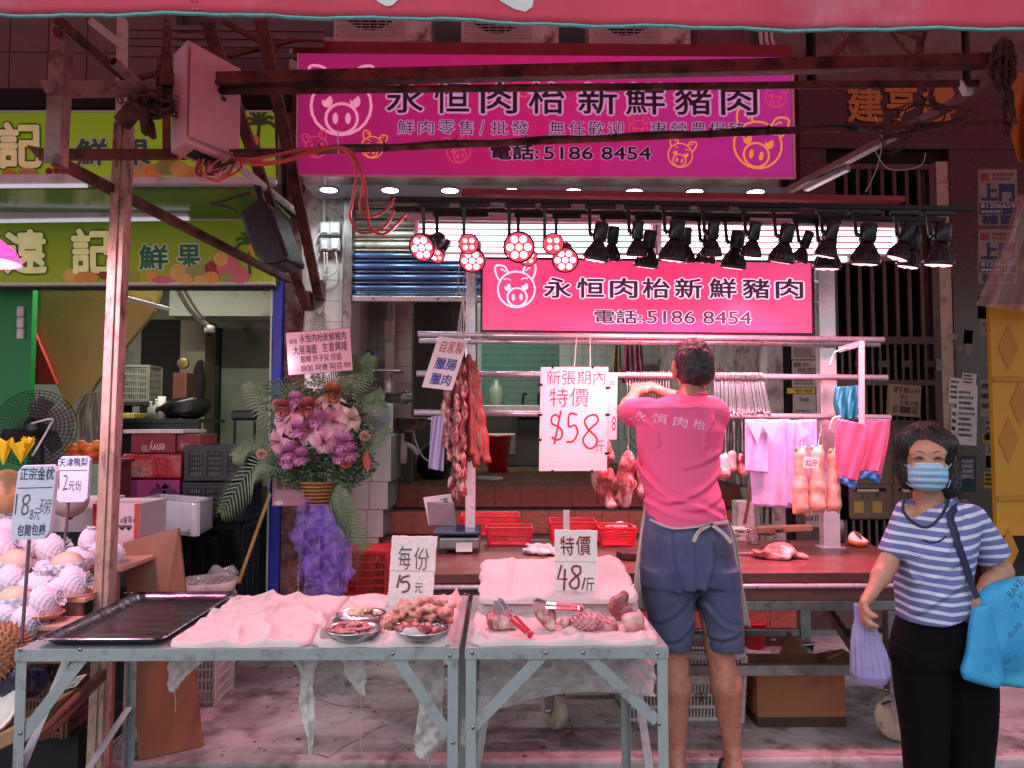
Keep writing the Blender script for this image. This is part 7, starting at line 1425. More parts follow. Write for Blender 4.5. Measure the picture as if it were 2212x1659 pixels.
def stick_sign(TL,TR,BL,d,rows,stick,lab):
 fr=F(TL,TR,BL,d);t=thing('stick_sign',lab,'price sign',P(*stick[1],d));c_=.12;q=B()
 pts=[(c_,0),(1-c_,0),(1,c_*.7),(1,1-c_*.7),(1-c_,1),(c_,1),(0,1-c_*.7),(0,c_*.7)];q.prism([fr.p(u,v_)for u,v_ in pts],fr.N*.022);q.build('board',M('blueish_foam_board','#d3cfe0',.7,var=.04,bump=.3,bs=130),t,bevel=.002)
 for r_ in rows:
  if r_[0]=='line':q=B();fr.box(q,.06,r_[1],.94,r_[1]+.012,-.001,-.0002);q.build('ruled_line',mInk,t)
  else:txt(fr,r_[0],*r_[2:6],r_[1],t,off=r_[6],hand=.05)
 q=B();q.tube([P(*stick[0],d+.012),P(*stick[1],d+.012)],.006,8);q.build('stick',M('dark_stick','#6b5258',.5),t)
mNavy=M('navy_marker','#27305c',.7)
stick_sign((40,1006),(124,1004),(20,1166),2.72,[('正宗金枕',mNavy,.08,.03,.95,.2,.01),('line',.3),('18',mGrI,.04,.37,.42,.68,-.02),('.8元',mNavy,.42,.58,.72,.74,-.01),('磅',mGrI,.68,.45,.98,.66,-.01),('包開包熟',mNavy,.18,.8,.9,.95,.01)],((63,1166),(46,1400)),'white foam sign on a stick reading 正宗金枕 18.8元磅 包開包熟')
stick_sign((126,986),(194,985),(120,1086),3.15,[('天津鴨梨',mNavy,.03,.03,.95,.22,.0),('line',.3),('12',mGrI,.05,.38,.36,.72,-.02),('元份',mGrI,.38,.52,.8,.74,-.01)],((148,1086),(140,1168)),'smaller white foam sign on a stick reading 天津鴨梨 12元份')
c=P(2,1410,2.75);q=B();random.seed(2);q.ball(c,.085,18,(1,1,1.15));n=300
for k in range(n):
 z_=1-2*(k+.5)/n;a=k*2.39996;r_=math.sqrt(1-z_*z_);d_=Vector((r_*math.cos(a),r_*math.sin(a),z_*1.1));b0=c+d_*.082;u,w=ortho(d_);h_=.013
 q.add([b0+u*h_*.6,b0+w*h_*.6,b0-u*h_*.6,b0-w*h_*.6,b0+d_*.02],[(0,1,4),(1,2,4),(2,3,4),(3,0,4)])
tag(q.build('durian',M('durian_husk','#9a6a44',.7,var=.3,sc_=40)),'spiky brown durian at the left edge below the netted fruit','durian')
q=B();c=P(-40,1530,2.7);q.lathe([(.06,0),(.1,.05),(.11,.1),(.105,.1),(.05,.012),(0,.01)],c-Vector((0,0,.05)),(.3,-.6,.7),24);tag(q.build('foam_bowl',M('cream_foam','#cfc4bc',.6),smooth=True),'white round foam bowl at the lower left edge','bowl')
q=B();q.prism([P(-40,1600,2.6),P(30,1572,2.6),P(30,1606,2.6),P(-40,1640,2.6)],(0,.4,0));tag(q.build('wood_shelf',M('yellow_wood_edge','#8e6a44',.6),bevel=.006),'rough wooden shelf edge at the lower left corner','shelf')
lump('dark_bag','dark blue plastic bag stuffed under the fruit at the lower left','bag',[(V3(28,1470,2.75),(.08,.05,.05)),(V3(60,1480,2.8),(.04,.04,.03))],h=.008,amp=.012,fr_=50,seed=7,mat=M('navy_bag','#1a1a3c',.25))
fr,t=sheet('note_sheet','white card with scribbled characters lying under the table at left','notice',(165,1462),(188,1456),(140,1490),2.95,.003,mPaper);txt(fr,'可加工',.1,.1,.9,.5,mInk,t,hand=.05);txt(fr,'求新',.1,.55,.7,.9,mInk,t,hand=.05)
d=3.3;t=thing('brown_crate','dark brown slotted crate on the ground under the fruit stand','crate',P(110,1620,d));mesh_box(t,fx(55,d),fx(172,d),d-.05,d+.22,.21,.42,M('brown_plastic','#5c3428',.6),12,4,.006)
for k,(x,y,w,h)in enumerate(((8,975,34,60),(46,975,44,50),(60,960,24,34))):
 d=3.4;s=S(d);c=P(x,y,d);q=B()
 for j in range(7):a=j*.9+k;q.add([c+Vector((0,0,-h*s/2)),c+Vector((w*s*.6*math.cos(a),w*s*.4*math.sin(a),h*s*.35)),c+Vector((w*s*.5*math.cos(a+.9),w*s*.4*math.sin(a+.9),h*s*.5*(1-.3*(j%2))))],[(0,1,2)])
 tag(q.build('yellow_paper',M('bright_yellow_paper','#e0c520',.5,transl=.3),solid=.002),['left bunch of bright yellow wrapping paper at the left edge','centre bunch of bright yellow wrapping paper in front of the fan','right yellow paper tip pointing up in front of the fan'][k],'wrapping paper','yellow wrapping papers')
c=P(14,1062,3.6);q=B();q.ball(c,.085,20,(1,1,1.2));tag(q.build('wrapped_melon',M('melon_rind','#b98a62',.5,var=.2),smooth=True),'large tan melon in yellow wrap at the left edge behind the price sign','melon')
c=P(150,1078,3.65);q=B();q.ball(c,.085,20);tag(q.build('pale_melon',M('grey_melon','#9c8f88',.4,var=.15),smooth=True),'round pale melon behind the smaller foam sign','melon')
d=4.4;c=P(75,925,d);R_=82*S(d);t=thing('cage_fan','large black cage fan tilted upward behind the yellow paper','fan',(c.x,c.y+.1,c.z-.6));ax=Vector((.25,-1,.15)).normalized();u,w=ortho(ax)
for k in range(11):
 r=R_*(1-k*.085);q=B();q.tube([c+ax*(.09*(1-(r/R_)**2))+(u*math.cos(a)+w*math.sin(a))*r for a in[6.2832*j/40 for j in range(40)]],.0022,4,closed=True);q.build('guard_ring',mBlackM,t)
for k in range(48):
 a=k*.1309;q=B();q.tube([c+ax*(.09*(1-(r/R_)**2))+(u*math.cos(a+.35*r/R_)+w*math.sin(a+.35*r/R_))*r for r in[R_*.2,R_*.4,R_*.6,R_*.8,R_]],.0018,4);q.build('guard_spoke',mBlackM,t)
for k in range(3):
 a=k*2.094;q=B();dv=u*math.cos(a)+w*math.sin(a);sv_=u*math.cos(a+.9)+w*math.sin(a+.9);q.prism([c-ax*.02,c+dv*R_*.8-ax*.03,c+(dv+sv_).normalized()*R_*.85,c+sv_*R_*.55+ax*.01],ax*.003);q.build('blade',M('dark_blade','#2a2628',.3),t)
q=B();q.lathe([(R_*.1,.06),(R_*.24,.05),(R_*.26,-.02),(R_*.2,-.16),(0,-.18)],c,ax,20);q.build('motor',mBlack,t,smooth=True);q=B();q.tube([c-ax*.08,Vector((c.x+.05,c.y+.12,.08))],.02,8);q.build('stand',mBlack,t)
q=B();q.tube(crv([P(68,915,d-.1),P(112,905,d-.12),P(105,925,d-.1),P(70,985,4.2)]),.0055,7);tag(q.build('white_tube',mAC,smooth=True),'bent white tube crossing in front of the cage fan','tube')
for k,(x,y,w)in enumerate(((165,975,42),(198,975,38))):
 d=4.6;c=P(x,y,d);r=w*S(d)/2;t=thing('orange_bowl',['left','right'][k]+' orange red bowl of mandarins behind the pole','bowl',c-Vector((0,0,.05)),'bowls of mandarins');q=B();q.lathe([(r*.6,-.06),(r,.0),(r*.96,0),(0,-.03)],c,n=20);q.build('bowl',M('orange_red_plastic','#c2431f',.4),t,smooth=True)
 for j in range(4):q=B();q.ball(c+Vector((r*.5*math.cos(j*1.6),r*.5*math.sin(j*1.6),.015+.02*(j==0))),.033,12);q.build('mandarin',M('mandarin','#d8742a',.5),t,smooth=True)
tag(simple('display_shelf',[(fx(140,4.6),fx(260,4.6),4.5,4.8,fz(1000,4.6),fz(992,4.6)),(fx(140,4.6),fx(146,4.6),4.5,4.8,.0,fz(1000,4.6)),(fx(246,4.6),fx(252,4.6),4.5,4.8,0,fz(1000,4.6))],M('maroon_shelf','#5a2428',.5)),'maroon shelf carrying the bowls of mandarins','shelf')
drape('plastic_sheet','cloudy plastic sheet hanging behind the pole in the fruit shop','plastic sheet',([(178,850),(150,900),(160,985)],[(215,845),(225,900),(230,985)]),5.2,M('cloudy_plastic','#8f8870',.3,alpha=.6,bump=.5,bs=20),amp=.04,nf=5,seed=2)
def carton(x0,y0,x1,y1,d,dep,mat,name,lab,cat='carton',yaw=0,bevel=.003,z0=None,top=None):
 a,b=P(x0,y1,d),P(x1,y1,d);zt_=P(x0,y0,d).z;z0=a.z if z0 is None else z0;t=thing(name,lab,cat,((a.x+b.x)/2,d+dep/2,z0));q=B();q.box(a.x,b.x,d,d+dep,z0,zt_);q.build('box',mat,t,bevel=bevel);fr=F.rect(x0,y0,x1,y1,d-.001);return t,fr
mRedC=M('dark_red_carton','#7c1a24',.5,var=.06);mWhP=M('white_print','#c9a8a4',.6)
dC=5.0
t,fr=carton(283,937,378,978,dC,.3,mRedC,'apple_carton','dark red apple carton printed envy upside down on top of the stack');
f2=F((360,974),(318,974),(360,952),dC-.001);f2.N=Vector((0,1,0));txt(f2,'envy',.1,.1,.9,1,mWhP,t,off=.01);q=B()
for k in range(3):stroke(fr,[(.28+.05*k,.6),(.25+.05*k,.75),(.3+.05*k,.95)],.005,mWhP,q)
q.build('apple_logo',mWhP,t)
t,fr=carton(381,938,432,975,dC+.02,.3,mRedC,'apple_carton','second dark red apple carton beside the envy one, half behind the black crate');f2=F((410,968),(386,968),(410,952),dC+.018);f2.N=Vector((0,1,0));txt(f2,'envy',.1,.1,.9,1,mWhP,t)
t,fr=carton(266,928,395,936,dC-.02,.4,M('cream_foam'),'polystyrene_slab','pale polystyrene slab lying across the top red carton','foam slab',z0=None)
lump('wrapped_carton','red carton loosely wrapped in clear film under the envy carton','carton',[],)if False else None
t,fr=carton(262,981,391,1034,dC-.04,.36,M('film_wrapped_red','#a5262a',.15,var=.25,sc_=9,bump=1,bs=18,coat=1),'wrapped_carton','red carton loosely wrapped in shiny film under the envy carton',bevel=.012)
t,fr=carton(255,1037,387,1100,dC-.06,.4,M('magenta_carton','#8e2c6a',.5,var=.06),'fruit_carton','magenta fruit carton with a printed plum and SHUI JING lettering')
txt(fr,'SHUI JING FUJI',.04,.66,.8,.82,mInk,t,off=.01);q=B()
for(u,v_,r)in((.65,.55,.15),(.85,.52,.13)):q.add([fr.p(u,v_,-.001)]+[fr.p(u+r*math.cos(a),v_+2.1*r*math.sin(a),-.001)for a in[.5236*j for j in range(12)]],[(0,j+1,(j+1)%12+1)for j in range(12)])
q.build('printed_plum',M('plum_print','#5c1c4a',.5),t);q=B()
for a in(-.5,.2,.9,2.2):q.add([fr.p(.7,.28,-.0015),fr.p(.7+.09*math.cos(a),.24-.2*abs(math.sin(a)),-.0015),fr.p(.7+.16*math.cos(a),.2-.05*math.sin(a),-.0015),fr.p(.7+.08*math.cos(a),.3,-.0015)],[(0,1,2,3)])
q.build('printed_leaf',mInk,t)
t,fr=carton(200,1088,300,1180,3.75,.3,M('red_white_carton','#c2a7a8',.5,var=.05),'melon_carton','white and red melon carton printed upside down beside the pole')
q=B();fr.box(q,0,0,.4,1,-.002,-.0003);q.build('red_panel',M('carton_red','#b0342e',.5),t);q=B();fr.box(q,.9,0,1,1,-.002,-.0003);q.build('red_panel',M('carton_red'),t);f2=F((293,1132),(260,1134),(293,1112),3.748);f2.N=Vector((0,1,0));txt(f2,'金满',.25,.1,.78,.9,mInk,t);txt(f2,'JIN',.0,.2,.2,.8,mInk,t);txt(f2,'JIN',.82,.2,1,.8,mInk,t);q=B()
for k in range(3):
 cu=.5+.14*k
 for a in range(5):stroke(fr,[(cu,.62),(cu-.05+.025*a,.56),(cu-.06+.03*a,.5)],.004,mInk,q)
q.build('printed_pattern',mInk,t)
t,fr=carton(-40,1082,205,1150,3.85,.3,M('white_pink_carton','#c9b6bc',.6,var=.05,dirt_or_wash='#a08890',ds=5,dt=.65),'melon_carton','wide white carton printed with half melon shapes behind the netted fruit');q=B()
for u in(.25,.42,.6,.78):
 for a in range(5):stroke(fr,[(u,.6),(u-.03+.015*a,.5),(u-.034+.017*a,.42)],.004,mInk,q)
q.build('printed_pattern',mInk,t);tag(t,None)
simple('carton_base',[(fx(-150,3.9),fx(300,3.9),3.86,4.15,0,P(0,1151,3.85).z)],mDarkI);tag(bpy.data.objects['carton_base'],'dark stacked base under the melon cartons','stand')
mBC=M('black_crate','#141318',.4,var=.1);mFill=M('pale_packing','#ded4d8',.7,var=.25,sc_=14,dirt_or_wash='#5a5054',ds=8,dt=.56)
def bcrate(x0,y0,x1,y1,d,lab,dep=.36,fill=True,z0=None):
 a,b=P(x0,y1,d),P(x1,y0,d);z0=a.z if z0 is None else z0;t=thing('black_crate',lab,'crate',((a.x+b.x)/2,d+dep/2,z0),'black slotted crates');zt_=b.z;mb=B();X0_,X1_=a.x,b.x;W_=X1_-X0_;H_=zt_-z0
 for(pu,pv)in(((0,0),(1,0)),):
  pass
 def face(o,U_,N_):
  mb=B();L_=U_.length;U1=U_.normalized();vb=[0,.045];
  def bar(u0,u1,v0,v1,th=.008):c_=o+U1*(u0+u1)/2*1+Vector((0,0,(v0+v1)/2));mb.ob(c_,U1*(u1-u0)/2,N_*th/2,(0,0,(v1-v0)/2))
  for k in range(4):bar(L_*k/3-(0 if k==0 else .014 if k<3 else .028),L_*k/3+(.028 if k==0 else .014 if k<3 else 0),0,H_,.012)
  bar(0,L_,H_-.035,H_,.016);bar(0,L_,0,.03,.014)
  for j in range(1,5):v_=.03+(H_-.065)*j/5;bar(.02,L_-.02,v_-.0045,v_+.0045)
  for b_ in range(3):
   s0,s1=L_*b_/3+.02,L_*(b_+1)/3-.02
   for k in range(7):u_=s0+(s1-s0)*k/6;bar(u_-.003,u_+.003,.02,H_-.02)
  return mb
 for nm,o,U_,N_ in(('front_wall',Vector((X0_,d,z0)),Vector((W_,0,0)),Vector((0,1,0))),('side_wall',Vector((X1_,d+.01,z0)),Vector((0,dep-.02,0)),Vector((1,0,0))),('side_wall',Vector((X0_,d+.01,z0)),Vector((0,dep-.02,0)),Vector((1,0,0))),('back_wall',Vector((X0_,d+dep,z0)),Vector((W_,0,0)),Vector((0,1,0)))):face(o,U_,N_).build(nm,mBC,t)
 if fill:q=B();q.box(X0_+.015,X1_-.015,d+.015,d+dep-.015,z0+.01,zt_-.03);q.build('packing',mFill,t)
 return t
dK=4.85
bcrate(398,962,531,1038,dK,'top black slotted crate of the tall stack beside the flower stand');bcrate(394,1042,528,1128,dK,'second black slotted crate under the top one',fill=True);bcrate(390,1132,520,1330,dK+.01,'lowest black crate of the tall stack, hidden behind the foam tray',z0=.061,fill=False)
bcrate(376,1160,472,1262,4.75,'black slotted crate in front, under the film covered foam box',dep=.3);simple('crate_base',[(fx(380,4.76),fx(472,4.76),4.77,5.0,.061,P(0,1264,4.75).z)],mDark);tag(bpy.data.objects['crate_base'],'dark box under the front black crate','box')
t=thing('foam_box','grey white foam box covered with clear film in front of the cartons','box',P(385,1150,4.6));d=4.6;mFB=M('filmed_foam','#c6c5c5',.2,var=.1,bump=.6,bs=14,coat=.6)
a,b=P(308,1150,d),P(432,1088,d);o1,o2=(a.x,d),(fx(440,d),d);q=B()
A0,A1,A2,A3=Vector((fx(305,4.6),4.6,0)),Vector((fx(428,4.3),4.3,0)),Vector((fx(464,4.68),4.68,0)),Vector((fx(345,4.98),4.98,0));zb_,zt_=P(380,1154,4.4).z,P(380,1084,4.4).z
ring=[A0,A1,A2,A3]
for i in range(4):
 p,r=ring[i],ring[(i+1)%4];nrm=Vector((-(r-p).y,(r-p).x,0)).normalized();q.prism([(p.x,p.y,zb_),(r.x,r.y,zb_),(r.x,r.y,zt_),(p.x,p.y,zt_)],nrm*.03)
q.build('foam_wall',mFB,t,bevel=.006);q=B();q.prism([(p.x,p.y,zb_)for p in ring],(0,0,.02));q.build('foam_base',mFB,t)
simple('box_stand',[(fx(312,4.65),fx(365,4.65),4.66,4.74,.061,zb_-.001)],mDark);tag(bpy.data.objects['box_stand'],'dark stack under the left side of the film covered foam box','box')
q=B();a,b,c_,e=P(265,1185,3.55),P(378,1140,3.62),P(402,1290,3.5),P(300,1300,3.4);zlo=.062
q.prism([(fx(268,3.6),3.62,P(268,1172,3.62).z),(fx(372,3.6),3.7,P(372,1140,3.7).z),(fx(430,3.4),3.52,.062),(fx(300,3.3),3.38,.062)],(0,.018,0));tag(q.build('wooden_board',M('orange_brown_plywood','#80522e',.5,var=.25,sc_=3,bump=.1,stretch=(3,1,.6),dirt_or_wash='#6a3d20',ds=3,dt=.6),bevel=.003),'brown plywood board leaning behind the left table','board')
d=4.02;t=thing('white_crate','white slotted crate seen under the long table beside the plywood','crate',P(440,1500,d));mesh_box(t,fx(400,d),fx(478,d),d,d+.25,.062,P(440,1300,d).z,mWC,6,9,.006,taper=.01)
c=P(448,1252,4.14);t=thing('round_basket','round white basket with crumpled clear plastic and brown paper behind the table','basket',(c.x,c.y,c.z-.12));q=B();q.lathe([(.12,-.12),(.15,.0),(.155,0),(.12,-.1),(0,-.1)],c,n=26);q.build('basket',mWC,t,smooth=True)
for k in range(9):q=B();q.beam(c+Vector((-.13+.03*k,-.1,.0)),c+Vector((-.13+.03*k,.1,.0)),.004,.004);q.build('grid_bar',mWC,t)
lump('plastic_scrap','','',[((c.x+.07,c.y,c.z+.02),(.07,.06,.045)),((c.x-.02,c.y-.02,c.z+.01),(.06,.05,.03))],h=.007,amp=.014,fr_=55,seed=5,mat=M('crumpled_plastic','#a8a2a0',.1,alpha=.45,bump=.8,bs=30,coat=1),parent=t)
pipe('bamboo_stick','yellow bamboo stick leaning beside the blue post','stick',(583,1068,4.9),(515,1260,4.5),.011,M('bamboo','#b08a48',.5,var=.2))
d=4.95;t=thing('red_crate','upturned red slotted crate behind the table right of the purple tulle','crate',P(790,1290,d));mesh_box(t,fx(752,d),fx(838,d),d,d+.28,.062,P(790,1193,d).z,M('bright_red_plastic','#c01a22',.4),14,12,.005,rim=.014,margin=.03)
simple('crate_top',[(fx(752,d),fx(838,d),d,d+.28,P(790,1193,d).z+.001,P(790,1193,d).z+.008)],M('bright_red_plastic'),t,bevel=.003)
# ================================================================ FLOWER STAND
fd_=4.75
fl=thing('flower_stand','tall flower stand with pink lilies, palm fronds and purple tulle','flower stand',P(690,1290,fd_));FC=P(690,1045,fd_)
mBam=M('dark_stand_wood','#4a2a24',.6)
for a,b in(((668,1030),(640,1400)),((700,1030),(690,1420)),((716,1030),(755,1400))):
 p0,p1=P(*a,fd_),P(*b,fd_+(.05 if b[0]==690 else-.1));p1.z=.062;q=B();q.tube([p0,p1],.014,8);q.build('leg',mBam,fl)
q=B();q.lathe([(.055,-.10),(.085,.012),(.09,.03),(.08,0),(0,0)],P(687,1050,fd_-.02),n=24);q.build('basket',M('wicker','#a8763c',.6,var=.3,sc_=50,bump=1,bs=80),fl,smooth=True)
q=B()
for k in range(7):z=-.108+k*.0215;r=.068+(k*.0215)*.24;q.tube([P(687,1050,fd_-.02)+Vector((r*1.02*math.cos(a)*(1+.02*math.sin(a*12+k*3.1)),r*1.02*math.sin(a)*(1+.02*math.sin(a*12+k*3.1)),z))for a in[6.283*j/48 for j in range(48)]],.0065,5,closed=True)
q.build('woven_band',M('wicker'),fl,smooth=True)
mPalm=M('palm_green','#587a44',.45,var=.3,sc_=30);mLeafD=M('leaf_dark','#36553a',.45,var=.3,sc_=20);mLeafO=M('leaf_olive','#70804a',.5,var=.3,sc_=20)
def frond(a,b,c_,wl,n=26,mat=None,up=(0,-1,.2),droop=.25):
 cv=crv([P(*a),P(*b),P(*c_)],14);q=B();q.tube(cv,[.004*(1-.8*i/len(cv))for i in range(len(cv))],5);m_=len(cv)
 for i in range(2,m_):
  d_=(cv[i]-cv[i-1]).normalized();s_=d_.cross(Vector(up)).normalized();ln=wl*math.sin(math.pi*min(1,(i/m_)*.85+.12))**.7
  for sg in(-1,1):
   t_=(s_*sg*.8+d_*.75).normalized();nn=t_.cross(d_).normalized();tip=cv[i]+t_*ln+Vector((0,0,-droop*ln));mid=cv[i]+t_*ln*.5;wv=d_*.005
   q.add([cv[i]-wv,mid-wv*1.3,tip,mid+wv*1.3,cv[i]+wv],[(0,1,3,4),(1,2,3)])
 q.build('palm_frond',mat or mPalm,fl)
frond((690,880,4.8),(640,850,4.8),(560,770+60,4.75),0.12);frond((690,900,4.8),(600,900,4.75),(535,830,4.75),0.12);frond((650,1000,4.75),(560,1000,4.7),(478,1105,4.65),0.156,droop=.3);frond((640,1010,4.75),(560,960,4.7),(505,985,4.65),0.108)
frond((700,880,4.8),(760,830,4.8),(800,770,4.75),0.132);frond((700,900,4.8),(790,870,4.75),(822,860,4.75),0.12);frond((715,1020,4.75),(745,1090,4.7),(790,1180,4.7),0.132,droop=.4);frond((715,1010,4.75),(740,1110,4.7),(755,1240,4.7),0.144,droop=.4);frond((720,960,4.75),(790,960,4.75),(838,925,4.75),0.084)
frond((688,840,4.85),(688,760,4.85),(690,680,4.85),0.12,droop=0);frond((690,860,4.83),(740,800,4.83),(770,720+60,4.8),0.12)
random.seed(21)
def leaves(cx,cy,rx,ry,n,size,mat,d=fd_,dz=.06,nm='foliage'):
 q=B()
 for k in range(n):
  a=random.uniform(0,6.283);r=math.sqrt(random.random());c=P(cx+rx*r*math.cos(a),cy+ry*r*math.sin(a),d+random.uniform(-dz,dz));o=Vector([random.gauss(0,1)for _ in range(3)]).normalized();u,w=ortho(o);l_=size*random.uniform(.6,1.3);v_=(u+o*.3).normalized()
  q.add([c,c+u*l_*.5+w*l_*.22,c+u*l_+o*l_*.15,c+u*l_*.5-w*l_*.22],[(0,1,2,3)])
 o_=q.build(nm,mat,fl);o_['kind']='stuff'
leaves(690,930,100,92,2200,0.036,mLeafD);leaves(690,930,118,105,1500,0.024,mLeafO,dz=.09);leaves(700,1010,115,40,1300,0.0312,mLeafD);leaves(760,1000,50,55,700,0.0264,mPalm);leaves(640,1015,60,35,600,0.0264,mPalm);leaves(770,860,60,60,300,0.024,mLeafO);leaves(610,870,50,60,260,0.0264,mLeafD);leaves(690,838,60,26,260,0.0216,mLeafO)
leaves(690,1270,60,40,260,0.036,M('dry_leaf','#6a4a34',.7),d=fd_+.05)
def lily(x,y,r,face,mat,seed,d=fd_-.12):
 random.seed(seed);c=P(x,y,d);ax=Vector(face).normalized();u,w=ortho(ax);R_=r*S(d);t=B()
 for k in range(6):
  a=k*1.0472+random.uniform(-.1,.1);dv=u*math.cos(a)+w*math.sin(a);sv_=ax.cross(dv);wd=R_*(.26 if k%2 else .34)
  def fn(p,s_):rr=R_*s_;h_=R_*(.55*s_**.5-.75*max(0,s_-.45)**1.5*1.6);e=(p-.5)*2;return tuple(c+dv*rr+ax*(h_-.4*R_)+sv_*e*wd*math.sin(math.pi*min(1,s_*.93+.06))**.8-ax*abs(e)*-.06*R_)
  t.grid(fn,4,8)
 lo_=t.build('lily',mat,fl,smooth=True);q=B()
 for k in range(5):a=k*1.256;dv=u*math.cos(a)+w*math.sin(a);q.tube([c-ax*R_*.2,c+ax*R_*.35+dv*R_*.16],.0018,4);q.ball(c+ax*R_*.36+dv*R_*.16,.004,6)
 q.build('stamen',M('stamen_brown','#6a2f1c',.6),lo_)
mLily=M('pink_lily','#f0a0b6',.45,var=.2,sc_=14,bump=.2,dirt_or_wash='#efd0d4',ds=16,dt=.52,transl=.25);mLilW=M('cream_lily','#e0bdae',.45,var=.1,transl=.2)
for a in((790-4,0,0,0,0),):pass
for x,y,r,f_,m_,s_ in((668,925,44,(-.3,-1,.1),mLily,1),(722,910,44,(.35,-1,.2),mLily,2),(614,905,44,(-.6,-1,.1),mLily,3),(640,880,40,(-.2,-.8,.6),mLily,4),(598,955,36,(-.7,-.9,-.1),mLily,5),(714,862,34,(.1,-.5,.8),mLilW,6),(760,905,34,(.8,-.7,.2),mLilW,7),(700,955,36,(.1,-1,-.4),mLily,8)):lily(x,y,r,f_,m_,s_)
def mum(x,y,r,mat,seed,d=fd_-.16,n=90):
 random.seed(seed);c=P(x,y,d+.03);q=B();R_=r*S(d)
 for k in range(n):
  dv=Vector([random.gauss(0,1),-abs(random.gauss(0,1)),random.gauss(0,1)]).normalized();u,w=ortho(dv);l_=R_*random.uniform(.7,1.05);q.add([c+dv*R_*.2,c+dv*l_*.75+u*R_*.08,c+dv*l_,c+dv*l_*.75-u*R_*.08],[(0,1,2,3)])
 q.build('chrysanthemum',mat,fl)
mMum=M('mauve_mum','#f2b4de',.6,var=.2,transl=.2);mPin=M('orange_protea','#d8845a',.6,var=.2);mPin2=M('pink_protea','#d67f78',.6,var=.2)
for x,y,r,m_,s_ in((686,905,24,mMum,1),(645,925,24,mMum,2),(625,975,26,mMum,3),(650,985,22,mMum,4),(745,955,26,mMum,5),(752,975,24,mMum,6),(735,985,20,mMum,7),(620,995,20,mMum,8),(720,848,26,mPin,9),(667,880,26,mPin2,10),(640,862,20,mMum,11),(612,880,22,mPin2,12)):mum(x,y,r*1.15,m_,s_,n=340)
def rose(x,y,r,mat,d=fd_-.15):
 c=P(x,y,d);R_=r*S(d);q=B();ax=Vector((.1,-1,.25)).normalized();u,w=ortho(ax)
 for k in range(11):
  rr=R_*(.18+.075*k);a0=k*2.1;
  def fn(p,s_):a=a0+(p-.5)*2.6;q_=rr*(.55+.5*s_);return tuple(c+(u*math.cos(a)+w*math.sin(a))*q_+ax*R_*(.65*s_-.05*k))
  q.grid(fn,8,4)
 q.build('rose',mat,fl,smooth=True,solid=.0006)
mRose=M('coral_rose','#dd6a58',.5,var=.1,transl=.15);mRosP=M('peach_rose','#dba08c',.5,var=.1)
for x,y,r,m_ in((747,996,16,mRose),(787,942,12,mRosP),(565,980,12,mRosP),(598,872,11,mRosP),(686,874,10,mRosP)):rose(x,y,r,m_)
q=B();c=P(783,990,fd_-.1);q.add([c,c+Vector((.03,-.02,.05)),c+Vector((.05,0,-.02)),c+Vector((.035,-.01,-.08)),c+Vector((.01,0,-.05))],[(0,1,2,3,4)]);q.build('anthurium',mRose,fl,solid=.002)
mTul=M('purple_tulle','#c9a8ff',.5,var=.25,sc_=8,alpha=.27,transl=.5,bump=.8,bs=45)
for k,(l,r,sd)in enumerate((([(662,1075),(640,1105),(632,1160),(646,1205)],[(690,1085),(700,1120),(690,1170),(672,1215)],1),([(672,1085),(668,1130),(655,1190),(650,1250)],[(705,1090),(722,1140),(718,1200),(700,1250)],2),([(668,1140),(650,1200),(645,1250),(652,1295)],[(700,1140),(735,1180),(756,1225),(748,1290)],3),([(680,1090),(690,1140),(706,1190),(722,1240)],[(700,1088),(730,1130),(760,1190),(758,1255)],5),([(664,1200),(655,1240),(664,1280),(680,1310)],[(720,1180),(732,1230),(735,1280),(735,1310)],8),([(655,1110),(636,1130),(628,1165),(640,1180)],[(700,1130),(690,1150),(680,1180),(668,1195)],9))):
 drape('tulle','','',(l,r),4.66-.022*k,mTul,amp=.01,nf=4,parent=fl,seed=sd,sol=.0005,cru=.06,rag=.07,nu=40,nv=40)
t_=B();t_.tube(crv([P(655,1135,4.62),P(690,1150,4.6),P(725,1135,4.62)]),.012,8);t_.build('tulle_knot',mTul,fl,smooth=True)
mPkB=M('pink_board','#dd98a0',.35,var=.04,bump=.1,coat=.5)
fr=F((617,719),(756,708),(623,811),4.7);t=thing('greeting_board','pink congratulation board with handwritten names 永恒肉枱新鮮豬肉 above the flowers','board',fr.p(.5,1));q=B();fr.box(q,0,0,1,1,0,.003);q.build('board',mPkB,t)
mMk=M('maroon_marker_dark','#4a1a22',.7)
txt(fr,'恭賀',.05,.16,.17,.28,mMk,t,hand=.03);txt(fr,'永恒肉枱新鮮豬肉',.21,.07,.93,.27,mMk,t,off=.008,hand=.03);txt(fr,'大展鴻圖',.1,.32,.46,.54,mMk,t,off=.008,hand=.03);txt(fr,'生意興隆',.55,.3,.94,.52,mMk,t,off=.008,hand=.03)
txt(fr,'嚴輝 許子安 珍姐',.2,.57,.84,.73,mMk,t,off=.004,hand=.03);txt(fr,'棉姐 阿貴 阿芬',.2,.79,.84,.95,mMk,t,off=.004,hand=.03);txt(fr,'敬賀',.87,.8,.97,.92,mMk,t,hand=.03)
q=B()
for(a,b)in(((0,0),(1,0)),((1,0),(1,1)),((1,1),(0,1)),((0,1),(0,0))):stroke(fr,[a,b],.002,mMk,q,smooth=False)
q.build('border_line',mMk,t)
fr=F((589,1036),(725,1034),(588,1093),4.9);t=thing('greeting_board','dusky pink paper reading 新張誌慶 half hidden behind the flower basket','board',fr.p(.5,1));q=B();fr.box(q,0,0,1,1,0,.003);q.build('board',M('dusky_pink_paper','#b7808a',.4,var=.06),t);txt(fr,'新張誌慶',.07,.08,.52,.4,mMk,t,off=.008,hand=.03);txt(fr,'志',.68,.55,.84,.85,mMk,t,off=.02)
